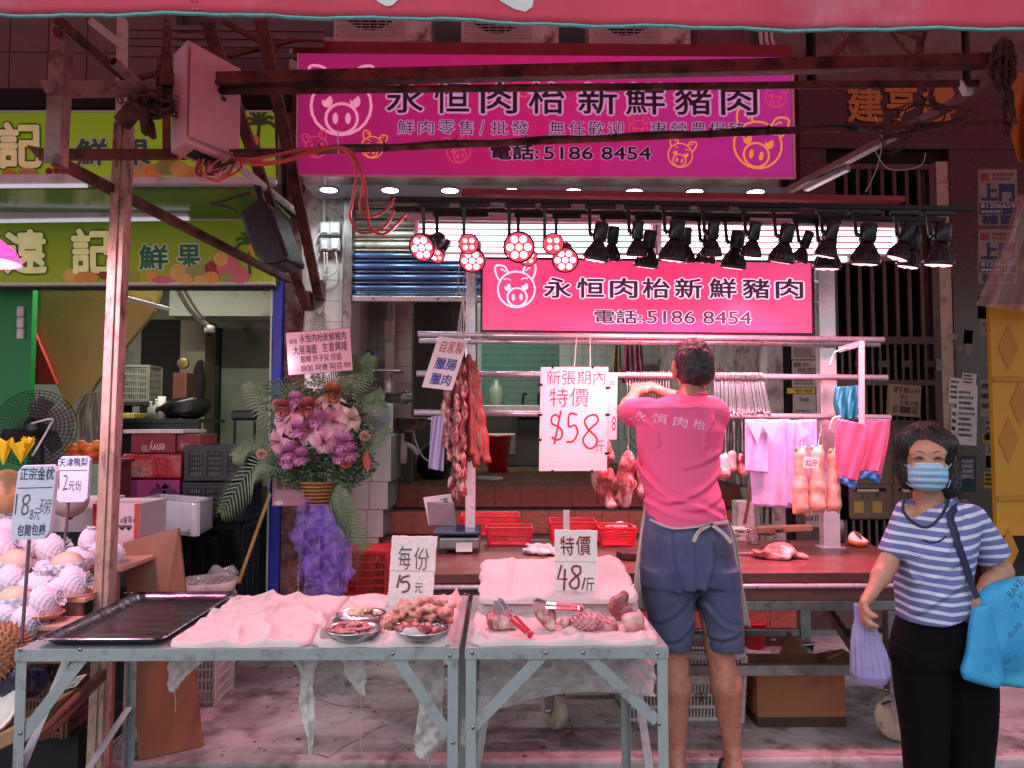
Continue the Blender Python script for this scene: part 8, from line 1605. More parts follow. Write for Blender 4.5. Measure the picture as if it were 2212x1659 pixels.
q=B();q.add([fr.p(.1,.99,-.001)]+[fr.p(.1+.09*math.cos(a),.97-.17*math.sin(a),-.001)for a in(.3,.8,1.3,1.8,2.3,2.8)],[(0,k,k+1)for k in range(1,6)]);q.build('fan_print',mPaper,t)
# ================================================================ PEOPLE
def hand(fs,wrist,knuck,palmn,curl,r=.0085,side=1,spread=.004):
 """palm and five bent fingers grown as capsules; palmn = direction the palm faces"""
 w,k=Vector(wrist),Vector(knuck);d=(k-w).normalized();n=Vector(palmn).normalized();n=(n-d*n.dot(d)).normalized();s=d.cross(n)*side
 fs.append(cap(tuple(w),tuple(w+d*.03),.019,.02));
 for j in range(4):
  b0=w+d*.02+s*(-.018+.012*j)*.8;b1=k+s*(-.026+.0175*j)+d*(.004 if j in(1,2)else-.004);fs.append(cap(tuple(b0),tuple(b1),.0125,.0105))
  ln=[.036,.042,.04,.03][j];a=curl*(1+.08*j);p=b1;dd=d
  for q in range(3):
   ang=a*(.6+.5*q);dn=(d*math.cos(ang)+n*math.sin(ang)).normalized();e=p+dn*ln*(1,.7,.55)[q]+s*spread*(j-1.5)*.3;fs.append(cap(tuple(p),tuple(e),r*(1-.1*q),r*(.93-.1*q)));p=e
 t0=w+d*.02-s*.018;t1=w+d*.045-s*.036+n*.012;t2=t1+d*.026-s*.006+n*.014;t3=t2+(d*.8+n*.6+s*.2).normalized()*.022
 fs.append(cap(tuple(t0),tuple(t1),.015,.0115));fs.append(cap(tuple(t1),tuple(t2),.0105,.0095));fs.append(cap(tuple(t2),tuple(t3),.0092,.0075))
def px(x,y,d):p=P(x,y,d);return(p.x,p.y,p.z)
mSk1=M('tanned_skin','#a87058',.5,var=.14,sc_=12,bump=.3,bs=160,dirt_or_wash='#93594a',ds=30,dt=.58,sss=.08);mSk2=M('woman_skin','#ad7a60',.5,var=.1,sc_=14,bump=.2,bs=220,sss=.1)
def hair_mat(name,col,col2):
 m=M(name,col,.42,var=.3,sc_=30,bump=1.0,bs=110,dirt_or_wash=col2,ds=60,dt=.6,stretch=(1.2,1.2,.35));return m
mHair=hair_mat('black_hair','#17110f','#3a2c28')
# ---- the man, seen from behind
D=3.28
man=thing('person','man seen from behind in pink T-shirt and blue shorts reaching up to the rails','person',(P(1500,1600,D).x,D,0))
def sec(y,x0,x1,cy,ry):a,b=P(x0,y,D),P(x1,y,D);return(a.z,(a.x+b.x)/2,cy,(b.x-a.x)/2,ry)
fs_=[loft([sec(870,1398,1548,D+.06,.085),sec(930,1402,1550,D+.05,.10),sec(1045,1405,1540,D+.02,.095),sec(1150,1400,1560,D,.11),sec(1200,1405,1562,D,.10)],2.2),
cap(px(1487,868,D+.06),px(1495,838,D+.09),.056,.05),cap(px(1404,888,D+.06),px(1540,894,D+.05),.046)]
hc=Vector(px(1499,796,D+.10));fs_+=[ell(tuple(hc+Vector((0,.01,.02))),(.076,.094,.098)),ell(tuple(hc+Vector((0,.045,-.035))),(.06,.06,.065)),ell(tuple(hc+Vector((-.01,.112,-.01))),(.012,.018,.02)),ell(tuple(hc+Vector((0,.085,-.075))),(.03,.025,.02))]
for s_ in(-1,1):fs_+=[ell(tuple(hc+Vector((s_*.082,.012,-.012))),(.009,.018,.030)),ell(tuple(hc+Vector((s_*.086,.004,-.004))),(.007,.012,.02))]
shL,elL,wrL,haL=px(1400,890,D+.07),px(1352,888,D+.30),px(1371,850,D+.55),px(1382,831,D+.63)
shR,elR,wrR,haR=px(1540,895,D+.06),px(1530,880,D+.34),px(1428,846,D+.58),px(1404,832,D+.64)
for a,b,c,h,sd in((shL,elL,wrL,haL,1),(shR,elR,wrR,haR,-1)):
 fs_+=[cap(a,b,.05,.038),cap(b,tuple(Vector(b).lerp(Vector(c),.35)),.037,.036),cap(tuple(Vector(b).lerp(Vector(c),.35)),c,.036,.024)];wv,hv=Vector(c),Vector(h);dv=(hv-wv).normalized();hand(fs_,wv+dv*.012,wv+dv*.075,(0,.3,-1)if sd==1 else(-.2,.3,-1),.75,side=sd)
hipL,hipR=px(1448,1180,D),px(1528,1180,D);knL,knR=px(1458,1400,D-.01),px(1554,1400,D-.01);anL,anR=px(1462,1628,D),px(1582,1624,D+.01)
for h_,k_,a_,s_ in((hipL,knL,anL,-1),(hipR,knR,anR,1)):
 h_,k_,a_=map(Vector,(h_,k_,a_));cf=k_.lerp(a_,.36)+Vector((s_*.004,-.018,0));fs_+=[cap(tuple(h_),tuple(k_),.085,.056),cap(tuple(k_),tuple(cf),.054,.062),cap(tuple(cf),tuple(a_),.061,.034),cap(tuple(a_),(a_.x,a_.y-.03,.045),.034,.034),cap((a_.x,a_.y-.025,.04),(a_.x+s_*.02,a_.y+.16,.03),.033,.028)]
 for j in range(5):fs_.append(cap((a_.x+s_*.02+(j-2)*.016,a_.y+.16,.026),(a_.x+s_*.02+(j-2)*.018,a_.y+.2-abs(j-1.5)*.008,.022),.0105))
 fs_.append(cap((a_.x-.004,a_.y-.03,.12),(a_.x,a_.y-.04,.06),.012,.016))
sdf('body',U(fs_,.022),(hc.x-.42,D-.2,0),(hc.x+.3,D+.8,1.86),.0058,mSk1,man)
hf=wob(Sub(U([ell(tuple(hc+Vector((0,-.002,.03))),(.085,.098,.098)),ell(tuple(hc+Vector((.004,-.02,-.02))),(.078,.078,.075)),ell(tuple(hc+Vector((.0,.02,.075))),(.06,.08,.06))],.02),U([ell(tuple(hc+Vector((0,.13,-.05))),(.09,.1,.1)),ell(tuple(hc+Vector((-.092,.015,-.02))),(.03,.028,.036)),ell(tuple(hc+Vector((.092,.015,-.02))),(.03,.028,.036))],.01)),.0022,150,3)
sdf('hair',Imax(hf,lambda x,y,z:(hc.z-.078)-z+0*x+0*y),tuple(hc-Vector((.12,.14,.12))),tuple(hc+Vector((.12,.14,.16))),.0035,mHair,man)
def strands(parent,c,rx,ry,rz,n,ln,mat,seed,zlo=-.3,dirf=None,w=.0012):
 random.seed(seed);q=B()
 for k in range(n):
  while True:
   d=Vector([random.gauss(0,1)for _ in range(3)]).normalized()
   if d.z>zlo and(dirf is None or dirf(d)):break
  p=Vector((c[0]+d.x*rx,c[1]+d.y*ry,c[2]+d.z*rz));t=(Vector((random.gauss(0,.4),random.gauss(0,.4),-.9))-d*(-.9*d.z)).normalized();s=t.cross(d).normalized()*w;l_=ln*random.uniform(.5,1.2)
  q.add([p-s,p+s,p+t*l_*.5+d*l_*.18+s*.7,p+t*l_*.5+d*l_*.18-s*.7,p+t*l_+d*l_*.22],[(0,1,2,3),(3,2,4)])
 o=q.build('hair_strands',mat,parent);o['kind']='stuff'
strands(man,hc+Vector((0,0,.03)),.085,.098,.1,700,.018,mHair,4,zlo=-.35,dirf=lambda d:d.y<.5)
strands(man,hc+Vector((0,.02,.075)),.062,.08,.062,700,.026,M('grey_black_hair','#5a4e4a',.4,bump=0),5,zlo=.1)
mTee=M('pink_tshirt','#dd5480',.8,var=.05,sc_=4,bump=.2,bs=300)
ts=[loft([sec(850,1456,1524,D+.085,.055),sec(864,1425,1546,D+.07,.09),sec(880,1384,1566,D+.06,.112),sec(930,1380,1572,D+.05,.128),sec(1000,1386,1556,D+.03,.125),sec(1045,1389,1549,D+.015,.122),sec(1090,1395,1562,D,.13),sec(1136,1402,1571,D-.004,.133)],2.3),
cap(px(1398,890,D+.06),tuple(Vector(shL).lerp(Vector(elL),.62)+Vector((0,0,-.004))),.062,.066),cap(px(1545,895,D+.05),tuple(Vector(shR).lerp(Vector(elR),.6)),.064,.066)]
base=U(ts,.03);arcs=[[(1382,985),(1400,1030),(1440,1070),(1500,1090),(1560,1120)],[(1570,1020),(1530,1050),(1480,1075),(1440,1085)],[(1400,1085),(1450,1110),(1520,1122)],[(1565,980),(1520,1000),(1480,1010)],[(1440,868),(1480,880),(1525,870)],[(1395,900),(1420,930),(1425,960)],[(1548,905),(1530,940),(1530,965)],[(1560,1075),(1520,1095),(1490,1100)]]
AR=[np.array([(P(x,y,D-.1).x,P(x,y,D-.1).z)for x,y in[(v_.x,v_.y)for v_ in crv([(x,y,0)for x,y in a],6)]])for a in arcs];amps=[.012,.010,.007,.006,.005,.006,.006,.006]
def folded(f,AR,amps,wid=.012,yc=None):
 def g(x,y,z):
  d=np.ascontiguousarray(f(x,y,z)+0*(x+y+z));m=(np.abs(d)<.03)&((y<yc)if yc is not None else True);I=np.nonzero(m);X,Z=x.ravel()[I[0]],z.ravel()[I[2]];dd=0
  for a,am in zip(AR,amps):
   best=np.full(X.shape,9.);sgn=np.zeros(X.shape)
   for i in range(len(a)-1):
    p,q=a[i],a[i+1];v_=q-p;t=np.clip(((X-p[0])*v_[0]+(Z-p[1])*v_[1])/(v_@v_),0,1);ex,ez=X-p[0]-t*v_[0],Z-p[1]-t*v_[1];e=np.hypot(ex,ez);c=(v_[0]*ez-v_[1]*ex);sgn=np.where(e<best,np.sign(c),sgn);best=np.minimum(best,e)
   s_=best*sgn;dd=dd-am*np.exp(-(s_/wid)**2)+am*.8*np.exp(-((s_-wid*1.3)/wid)**2)
  d[m]+=dd.astype(d.dtype)if hasattr(dd,'astype')else dd;return d
 return g
tf=wob(folded(base,AR,amps,yc=D+.05),.0022,26,4,(1,1,.6))
sz=lambda x,y,z:(P(1450,1136,D).z+.012*np.sin((x-hc.x)*9+1.5))-z+0*y
neckcut=ell(tuple(Vector(px(1495,842,D+.1))),(.062,.07,.03))
sdf('tshirt',Imax(Sub(tf,neckcut),sz),(hc.x-.42,D-.2,.95),(hc.x+.3,D+.62,1.72),.006,mTee,man)
q=B();n=24;c=Vector(px(1494,850,D+.085));q.tube([c+Vector((.060*math.cos(a),.058*math.sin(a),.006*math.sin(a)+.004))for a in[6.283*j/n for j in range(n)]],.008,8,closed=True);q.build('collar',mTee,man,smooth=True)
mPkT=M('pale_pink_print','#f0a8c2',.6,bump=0)
dgt=bpy.context.evaluated_depsgraph_get()
def on_surface(objname_fn,name='lettering'):
 pass
shirt=[c for c in man.children if c.name.startswith('tshirt')][0]
from mathutils.bvhtree import BVHTree
def bvh(o):
 me=o.data;off=wloc(o);return BVHTree.FromPolygons([tuple(v_.co+off)for v_ in me.vertices],[tuple(p.vertices)for p in me.polygons])
tb=bvh(shirt)
def stick_text(tree,s_,x0,y0,x1,y1,mat,parent,off=0,rot=0,hand_=0,outline=None,lift=.0015,name='lettering',d0=2.4):
 base,_=glyphs(s_,0);a,b=base.min(0),base.max(0);cx,cy_=(x0+x1)/2,(y0+y1)/2
 for(o_,mt,lf)in([(off+outline[1],outline[0],lift*.6)]if outline else[])+[(off,mat,lift)]:
  v_,f=glyphs(s_,o_);q=(v_-a)/(b-a);out=[]
  for X,Y in q:
   dx,dy=(X-.5)*(x1-x0),(.5-Y)*(y1-y0);ca,sa=math.cos(rad(rot)),math.sin(rad(rot));xx,yy=cx+dx*ca+dy*sa,cy_-dx*sa+dy*ca
   p=P(xx,yy,d0);hit=tree.ray_cast(p,Vector((0,1,0)));out.append(tuple((hit[0]if hit[0]else p)-Vector((0,lf,0))))
  me=bpy.data.meshes.new(name);me.from_pydata(out,[],f);link(name,me,mt,parent)
for ch,x0,y0,x1,y1 in(('永',1396,884,1424,910),('恒',1436,891,1468,915),('肉',1482,899,1513,923),('枱',1526,905,1555,928)):stick_text(tb,ch,x0,y0,x1,y1,mPkT,shirt,off=.01,rot=-12,d0=3.0)
mSh=M('blue_grey_shorts','#4a4e6c',.85,var=.15,sc_=6,bump=.4,bs=260,dirt_or_wash='#3a3e58',ds=6,dt=.56)
def sec2(y,x0,x1,cy,ry):return sec(y,x0,x1,cy,ry)
shf=U([loft([sec(1112,1398,1568,D,.122),sec(1160,1388,1578,D-.004,.135),sec(1220,1386,1588,D-.005,.14),sec(1262,1388,1592,D-.004,.135)],2.4),
loft([sec(1225,1387,1494,D-.002,.13),sec(1300,1396,1499,D,.115),sec(1345,1406,1498,D,.105),sec(1393,1412,1489,D,.098)],2.4),loft([sec(1225,1484,1591,D-.002,.13),sec(1300,1506,1597,D,.115),sec(1345,1518,1601,D,.105),sec(1398,1526,1602,D,.098)],2.4)],.02)
arS=[[(1445,1150),(1450,1220),(1470,1290),(1500,1335)],[(1540,1165),(1530,1230),(1510,1300)],[(1420,1160),(1425,1230)],[(1500,1345),(1470,1375),(1450,1385)],[(1590,1372),(1565,1380),(1540,1380)],[(1492,1130),(1494,1250),(1502,1340)],[(1480,1300),(1450,1330),(1425,1345)],[(1525,1310),(1560,1350),(1590,1360)]]
ARS=[np.array([(P(v_.x,v_.y,D-.1).x,P(v_.x,v_.y,D-.1).z)for v_ in crv([(x,y,0)for x,y in a],6)])for a in arS]
sdf('shorts',wob(folded(shf,ARS,[.007,.007,.005,.007,.007,.004,.006,.006],.011,yc=D),.0028,30,7,(1,1,.5)),(hc.x-.3,D-.18,.5),(hc.x+.3,D+.18,1.16),.006,mSh,man)
q=B();q.tube(crv([P(1541,1172,D-.143),P(1545,1192,D-.146),P(1560,1200,D-.143),P(1583,1197,D-.12)],5),.0022,5);q.build('pocket_seam',M('dark_seam_thread','#2a2f50',.8),man)
for a_ in(anL,anR):
 q=B();q.box(a_[0]-.045,a_[0]+.05,a_[1]-.08,a_[1]+.2,0.0,.014);q.build('sandal_sole',mBlack,man,bevel=.006);q=B();q.tube([(a_[0]-.045,a_[1]+.06,.01),(a_[0]-.03,a_[1]+.07,.06),(a_[0]+.02,a_[1]+.08,.068),(a_[0]+.055,a_[1]+.07,.01)],.007,6);q.tube([(a_[0]-.042,a_[1]-.02,.012),(a_[0]-.02,a_[1]-.07,.05),(a_[0]+.02,a_[1]-.07,.05),(a_[0]+.045,a_[1]-.02,.012)],.005,6);q.build('sandal_strap',mBlackM,man,smooth=True)
mApr=M('off_white_apron','#b8a8a2',.75,var=.1,sc_=5,bump=.3,bs=200,dirt_or_wash='#8d6a64',ds=6,dt=.62)
drape('apron_side','','',([(1392,1080),(1384,1140),(1372,1230),(1366,1310)],[(1404,1085),(1398,1150),(1392,1240),(1400,1320)]),D+.05,mApr,amp=.01,nf=2,parent=man,seed=2)
drape('apron_side','','',([(1566,1128),(1578,1180),(1590,1270),(1598,1345)],[(1574,1125),(1592,1170),(1606,1270),(1622,1358)]),D+.05,mApr,amp=.01,nf=2,parent=man,seed=4)
q=B();y_=D-.142
for pts,w in(([(1404,1122),(1450,1140),(1500,1138),(1535,1132)],.009),([(1535,1132),(1510,1148),(1498,1170)],.016),([(1535,1132),(1560,1150),(1580,1172)],.014),([(1535,1132),(1560,1128),(1572,1126)],.010)):
 c=crv([P(x,y,y_)for x,y in pts],5)
 for i in range(len(c)-1):q.beam(c[i],c[i+1],.003,w,up=(0,0,1))if False else q.ob((c[i]+c[i+1])/2,(c[i+1]-c[i])/2*1.05,(0,.002,0),(c[i+1]-c[i]).cross(Vector((0,1,0))).normalized()*w/2)
q.build('apron_tie',mApr,man)
# ---- the woman in the striped shirt
E_=2.9
wo=thing('person','woman in a blue mask, striped T-shirt and black trousers holding a lilac plastic bag','person',(P(2020,1650,E_).x,E_,0))
def ws(y,x0,x1,cy,ry):a,b=P(x0,y,E_),P(x1,y,E_);return(a.z,(a.x+b.x)/2,cy,(b.x-a.x)/2,ry)
hd=Vector(px(2000,990,E_-.01));yaw=rad(-24);RM=Matrix.Rotation(yaw,3,'Z')
def H(x,y,z):return tuple(hd+RM@Vector((x,y,z)))
Rl=[[RM[i][j]for j in range(3)]for i in range(3)]
fw=[ell(tuple(hd+Vector((0,.01,.02))),(.079,.092,.096),Rl),ell(H(0,-.03,-.045),(.066,.062,.076),Rl),ell(H(0,-.055,-.098),(.03,.028,.022),Rl),ell(H(0,-.098,-.030),(.013,.02,.024),Rl),ell(H(0,-.088,-.068),(.028,.014,.012),Rl),ell(H(0,-.072,.03),(.058,.022,.03),Rl)]
for s_ in(-1,1):fw+=[ell(H(s_*.036,-.078,-.03),(.024,.018,.022),Rl),ell(H(s_*.034,-.088,.024),(.022,.008,.007),Rl),ell(H(s_*.08,.01,-.02),(.01,.02,.03),Rl),ell(H(s_*.033,-.082,.004),(.017,.012,.0075),Rl)]
fw+=[cap(px(2004,1050,E_+.015),px(2008,1088,E_+.02),.052,.056),cap(px(1978,1112,E_+.01),px(2086,1120,E_+.01),.038),loft([ws(1092,1985,2080,E_+.01,.06),ws(1140,1972,2088,E_,.085),ws(1250,1966,2066,E_,.09),ws(1380,1966,2100,E_+.02,.10)],2.2)]
a1,a2,a3,a4=px(1958,1112,E_),px(1916,1222,E_-.03),px(1884,1278,E_-.1),px(1864,1308,E_-.12)
b1,b2,b3,b4=px(2102,1134,E_),px(2164,1236,E_+.02),px(2108,1302,E_-.1),px(2066,1332,E_-.1)
fw+=[cap(a1,a2,.04,.033),cap(a2,tuple(Vector(a2).lerp(Vector(a3),.4)),.036,.033),cap(tuple(Vector(a2).lerp(Vector(a3),.4)),a3,.033,.022),cap(b1,b2,.042,.038),cap(b2,tuple(Vector(b2).lerp(Vector(b3),.4)),.04,.038),cap(tuple(Vector(b2).lerp(Vector(b3),.4)),b3,.038,.027)]
dv=(Vector(a4)-Vector(a3)).normalized();hand(fw,Vector(a3)+dv*.01,Vector(a3)+dv*.07,(.75,-.3,-.2),1.0,r=.0085,side=1)
dv=(Vector(b4)-Vector(b3)).normalized();hand(fw,Vector(b3)+dv*.01,Vector(b3)+dv*.07,(-.1,1,-.1),.5,r=.008,side=-1)
for s_,xx in((-1,1996),(1,2094)):
 h_,k_,a_=Vector(px(xx,1390,E_+.02)),Vector(px(xx,1560,E_+.01)),Vector(px(xx+s_*2,1640,E_+.02));a_.z=.09;fw+=[cap(tuple(h_),tuple(k_),.08,.055),cap(tuple(k_),tuple(a_),.055,.035),cap(tuple(a_),(a_.x,a_.y,.04),.033),cap((a_.x,a_.y+.02,.035),(a_.x-.02,a_.y-.16,.028),.032,.026)]
bodyW=sdf('body',U(fw,.016),(hd.x-.32,E_-.27,0),(hd.x+.36,E_+.17,1.62),.0055,mSk2,wo)
tbw=bvh(bodyW)
def fpj(x,z,lift=.0):p=hd+RM@Vector((x,-.3,z));h_=tbw.ray_cast(p,RM@Vector((0,1,0)));return h_[0]-RM@Vector((0,lift,0))
for s_ in(-1,1):
 q=B();q.tube(crv([fpj(s_*.016,.001,-.0005),fpj(s_*.024,.004,.0005),fpj(s_*.034,.005,.0005),fpj(s_*.047,.0,-.0005)],4),[.0012,.0018,.0026,.0032,.0036,.0038,.0038,.0036,.0032,.0028,.0022,.0016,.001],8);q.build('eye',M('eye_dark','#120b0a',.12,bump=0),wo,smooth=True)
 q=B();q.tube(crv([fpj(s_*.013,.0,.0),fpj(s_*.024,.009,.0005),fpj(s_*.036,.010,.0005),fpj(s_*.052,.002,0)],4),.0016,6);q.tube(crv([fpj(s_*.018,-.004,.0),fpj(s_*.03,-.0035,.0),fpj(s_*.045,-.005,0)],4),.0014,6);q.build('eyelid',M('lid_skin','#8a5a42',.6,bump=0),wo,smooth=True)
 q=B();q.tube(crv([fpj(s_*.013,.022,-.0006),fpj(s_*.03,.029,-.0004),fpj(s_*.052,.024,-.0008)],4),[.0012,.002,.0024,.0026,.0024,.0022,.0018,.0014,.0008],6);q.build('eyebrow',M('brow','#4a3226',.8,bump=0),wo,smooth=True)
hw=U([ell(tuple(hd+Vector((.006,.02,.035))),(.098,.105,.1)),ell(tuple(hd+Vector((.05,.03,-.03))),(.068,.08,.085)),ell(tuple(hd+Vector((.072,.02,-.075))),(.056,.068,.066)),ell(tuple(hd+Vector((.082,.01,-.105))),(.034,.05,.04)),ell(tuple(hd+Vector((-.068,.02,-.05))),(.03,.05,.07)),ell(tuple(hd+Vector((-.035,.05,-.02))),(.06,.07,.08)),ell(H(-.075,-.03,.05),(.022,.045,.04)),ell(H(.07,-.03,.05),(.026,.045,.045)),ell(tuple(hd+Vector((.01,.06,-.06))),(.08,.05,.07))],.02)
fc=U([ell(H(.0,-.095,-.02),(.064,.06,.082),Rl),ell(H(0,-.11,.03),(.05,.06,.04),Rl)],.02)
hfn=wob(Sub(hw,fc),.004,34,11)
hairW=sdf('hair',hfn,tuple(hd-Vector((.15,.16,.17))),tuple(hd+Vector((.17,.17,.18))),.004,mHair,wo)
random.seed(6);q=B();tb2=bvh(hairW);n=0
while n<1100:
 d=Vector([random.gauss(0,1)for _ in range(3)]).normalized();hit=tb2.ray_cast(hd+Vector((.02,.03,0))+d*.35,-d)
 if not hit[0]:continue
 n+=1;p=hit[0];t=Vector((d.x*.5+random.gauss(0,.25),d.y*.3+random.gauss(0,.2),-1)).normalized();t=(t-d*t.dot(d)*.95).normalized();s_=t.cross(d).normalized();pts=[]
 for i in range(8):x_=p+s_*.002*math.sin(i*.6+n);h_=tb2.find_nearest(x_);pts.append(h_[0]+h_[1]*(.0008+.002*abs(math.sin(i*.7+n))));p=p+t*.007
 q.tube(pts,[.0009,.0012,.0012,.0012,.001,.0009,.0007,.0003],4,cap=False)
o=q.build('hair_curls',M('hair_sheen','#2b211f',.3,bump=0),wo,smooth=True);o['kind']='stuff'
mMask=M('pale_blue_mask','#8fb4cc',.8,var=.05,bump=.2,bs=200);mMaskW=M('white_mask_edge','#c9cbd8',.8,bump=.1)
mk=U([ell(H(0,-.036,-.048),(.074,.078,.084),Rl),ell(H(0,-.088,-.035),(.022,.03,.03),Rl)],.02)
def maskf(x,y,z):
 d=mk(x,y,z);X=(x-hd.x)*RM[0][0]+(y-hd.y)*RM[1][0];Y=(x-hd.x)*RM[0][1]+(y-hd.y)*RM[1][1];Z=z-hd.z
 d=d+.0022*np.sin((Z+.02*np.abs(X))*260);top=Z-(-.012-2.2*X*X);bot=(-.118+2*X*X)-Z;sidem=np.abs(X)-.066;fr_=Y+.012-.0*X
 return np.maximum(np.maximum(np.maximum(d,top),np.maximum(bot,sidem)),fr_)
mo=sdf('face_mask',maskf,tuple(hd-Vector((.14,.16,.16))),tuple(hd+Vector((.12,.1,.06))),.0032,mMask,wo)
q=B();tbm=bvh(mo)
def mproj(x,z):p=hd+RM@Vector((x,-.3,z));h_=tbm.ray_cast(p,RM@Vector((0,1,0)));return(h_[0]if h_[0]else hd+RM@Vector((x,-.09,z)))
pts=[mproj(-.06+.012*i,-.0145-2.2*(-.06+.012*i)**2)for i in range(11)];q.tube(pts,.0026,6);q.build('mask_edge',mMaskW,mo,smooth=True)
for s_ in(-1,1):q=B();q.tube(crv([mproj(s_*.062,-.03),Vector(H(s_*.078,-.03,-.022)),Vector(H(s_*.088,.01,-.01)),Vector(H(s_*.085,.02,-.045)),Vector(H(s_*.074,-.03,-.085)),mproj(s_*.060,-.10)],5),.0014,5);q.build('ear_loop',mMaskW,mo,smooth=True)
def stripes(name,c0,c1,pitch,frac):
 m=M(name,c0,.8,var=.06,sc_=5,bump=.25,bs=260);t=m.node_tree;N=t.nodes.new;K=t.links.new;b=t.nodes['Principled BSDF'];src=b.inputs['Base Color'].links[0].from_socket
 tc=N('ShaderNodeTexCoord');sx=N('ShaderNodeSeparateXYZ');K(tc.outputs['Object'],sx.inputs[0]);no=N('ShaderNodeTexNoise');no.inputs['Scale'].default_value=3.5;K(tc.outputs['Object'],no.inputs[0])
 a=N('ShaderNodeMath');a.operation='MULTIPLY_ADD';K(no.outputs[0],a.inputs[0]);a.inputs[1].default_value=.03;K(sx.outputs[2],a.inputs[2]);ab=N('ShaderNodeMath');ab.operation='ABSOLUTE';K(sx.outputs[0],ab.inputs[0])
 a2_=N('ShaderNodeMath');a2_.operation='MULTIPLY_ADD';K(ab.outputs[0],a2_.inputs[0]);a2_.inputs[1].default_value=-.12;K(a.outputs[0],a2_.inputs[2])
 d=N('ShaderNodeMath');d.operation='DIVIDE';K(a2_.outputs[0],d.inputs[0]);d.inputs[1].default_value=pitch;f=N('ShaderNodeMath');f.operation='FRACT';K(d.outputs[0],f.inputs[0]);g=N('ShaderNodeMath');g.operation='GREATER_THAN';K(f.outputs[0],g.inputs[0]);g.inputs[1].default_value=frac
 mx=N('ShaderNodeMix');mx.data_type='RGBA';K(g.outputs[0],mx.inputs[0]);K(src,mx.inputs[6]);mx.inputs[7].default_value=(*L(c1),1);K(mx.outputs[2],b.inputs['Base Color']);return m
mStr=stripes('blue_striped_jersey','#5d6392','#bfc0d2',.033,.62)
sh_=U([loft([ws(1068,1990,2030,E_+.03,.045),ws(1080,1978,2074,E_+.02,.07),ws(1092,1962,2102,E_+.01,.085),ws(1130,1948,2110,E_-.005,.11),ws(1185,1938,2094,E_-.015,.128),ws(1250,1940,2082,E_-.012,.128),ws(1300,1944,2086,E_-.008,.132),ws(1372,1947,2086,E_-.004,.13)],2.3),cap(tuple(Vector(a1)+Vector((.01,0,.01))),px(1930,1190,E_-.015),.05,.052),cap(tuple(Vector(b1)+Vector((-.002,0,.018))),px(2144,1196,E_+.01),.056,.06)],.025)
nk=U([ell(tuple(Vector(px(1998,1082,E_-.1))),(.074,.10,.088)),ell(tuple(Vector(px(2004,1066,E_+.0))),(.07,.1,.045))],.02)
arW=[[(1950,1100),(1975,1150),(1990,1200)],[(2090,1110),(2060,1160),(2040,1190)],[(1935,1240),(1990,1255),(2050,1240)],[(2080,1260),(2030,1290),(1990,1330)],[(2090,1200),(2060,1215),(2030,1240)],[(1930,1210),(1965,1225),(1990,1260)],[(2095,1240),(2070,1260),(2040,1265)]]
ARW=[np.array([(P(v_.x,v_.y,E_-.12).x,P(v_.x,v_.y,E_-.12).z)for v_ in crv([(x,y,0)for x,y in a],6)])for a in arW]
cutb=lambda x,y,z:(P(2010,1351,E_-.1).z+np.clip((x-P(2000,1350,E_).x),0,1)*.33)-z+0*y
sleeveL,sleeveR=Vector(px(1924,1200,E_-.015)),Vector(px(2152,1206,E_));nR=(Vector(px(2152,1206,E_))-Vector(b1)).normalized();nL=(Vector(px(1924,1200,E_))-Vector(a1)).normalized()
def slc(x,y,z):
 r=(x-sleeveR.x)*nR.x+(y-sleeveR.y)*nR.y+(z-sleeveR.z)*nR.z;r=np.where(x>P(2098,1200,E_).x,r,-1);l=(x-sleeveL.x)*nL.x+(y-sleeveL.y)*nL.y+(z-sleeveL.z)*nL.z;l=np.where(x<P(1942,1200,E_).x,l,-1);return np.maximum(r,l)
shW=sdf('striped_tshirt',Imax(Imax(Sub(wob(folded(sh_,ARW,[.006,.006,.005,.007,.005,.006,.005],.012,yc=E_),.0022,26,9,(1,1,.6)),nk),cutb),slc),(hd.x-.32,E_-.23,.6),(hd.x+.36,E_+.2,1.36),.0056,mStr,wo)
tbs=bvh(shW)
def near(x,y,d,lift=.002):h_=tbs.find_nearest(P(x,y,d));return h_[0]+h_[1]*lift
def onb(x,y,lift=.003,d0=2.5,tree=None):
 p=P(x,y,d0);h_=(tree or tbs).ray_cast(p,ray(x,y).normalized());return(h_[0]if h_[0]else P(x,y,E_-.1))-ray(x,y).normalized()*lift
mNav=M('navy_trim','#1d1c3c',.7,bump=.2)
q=B();cc=[near(x,y,d_)for x,y,d_ in((1962,1070,E_-.03),(1955,1090,E_-.06),(1960,1110,E_-.09),(1975,1126,E_-.11),(1994,1133,E_-.12),(2013,1130,E_-.12),(2030,1117,E_-.1),(2042,1098,E_-.07),(2050,1076,E_-.03))];q.tube(crv(cc,5),.0052,8);q.build('neck_trim',mNav,wo,smooth=True)
q=B();cc=[onb(x,y,.003)for x,y in((1993,1166),(2010,1172),(2030,1168),(2044,1158))];q.tube(crv(cc,5),.003,6);q.build('pocket_edge',mNav,wo,smooth=True)
q=B();tbb=bvh(bodyW);cc=[onb(x,y,.002,tree=tbb)for x,y in((1966,1078),(1962,1100),(1966,1125),(1985,1112),(2010,1090),(2026,1072))];q.tube(crv(cc,5),.0008,5);q.build('necklace',M('gold','#b88a3c',.3,1,bump=0),wo)
mTro=M('black_trousers','#070608',.95,var=.2,bump=.2,bs=200,spec=.15)
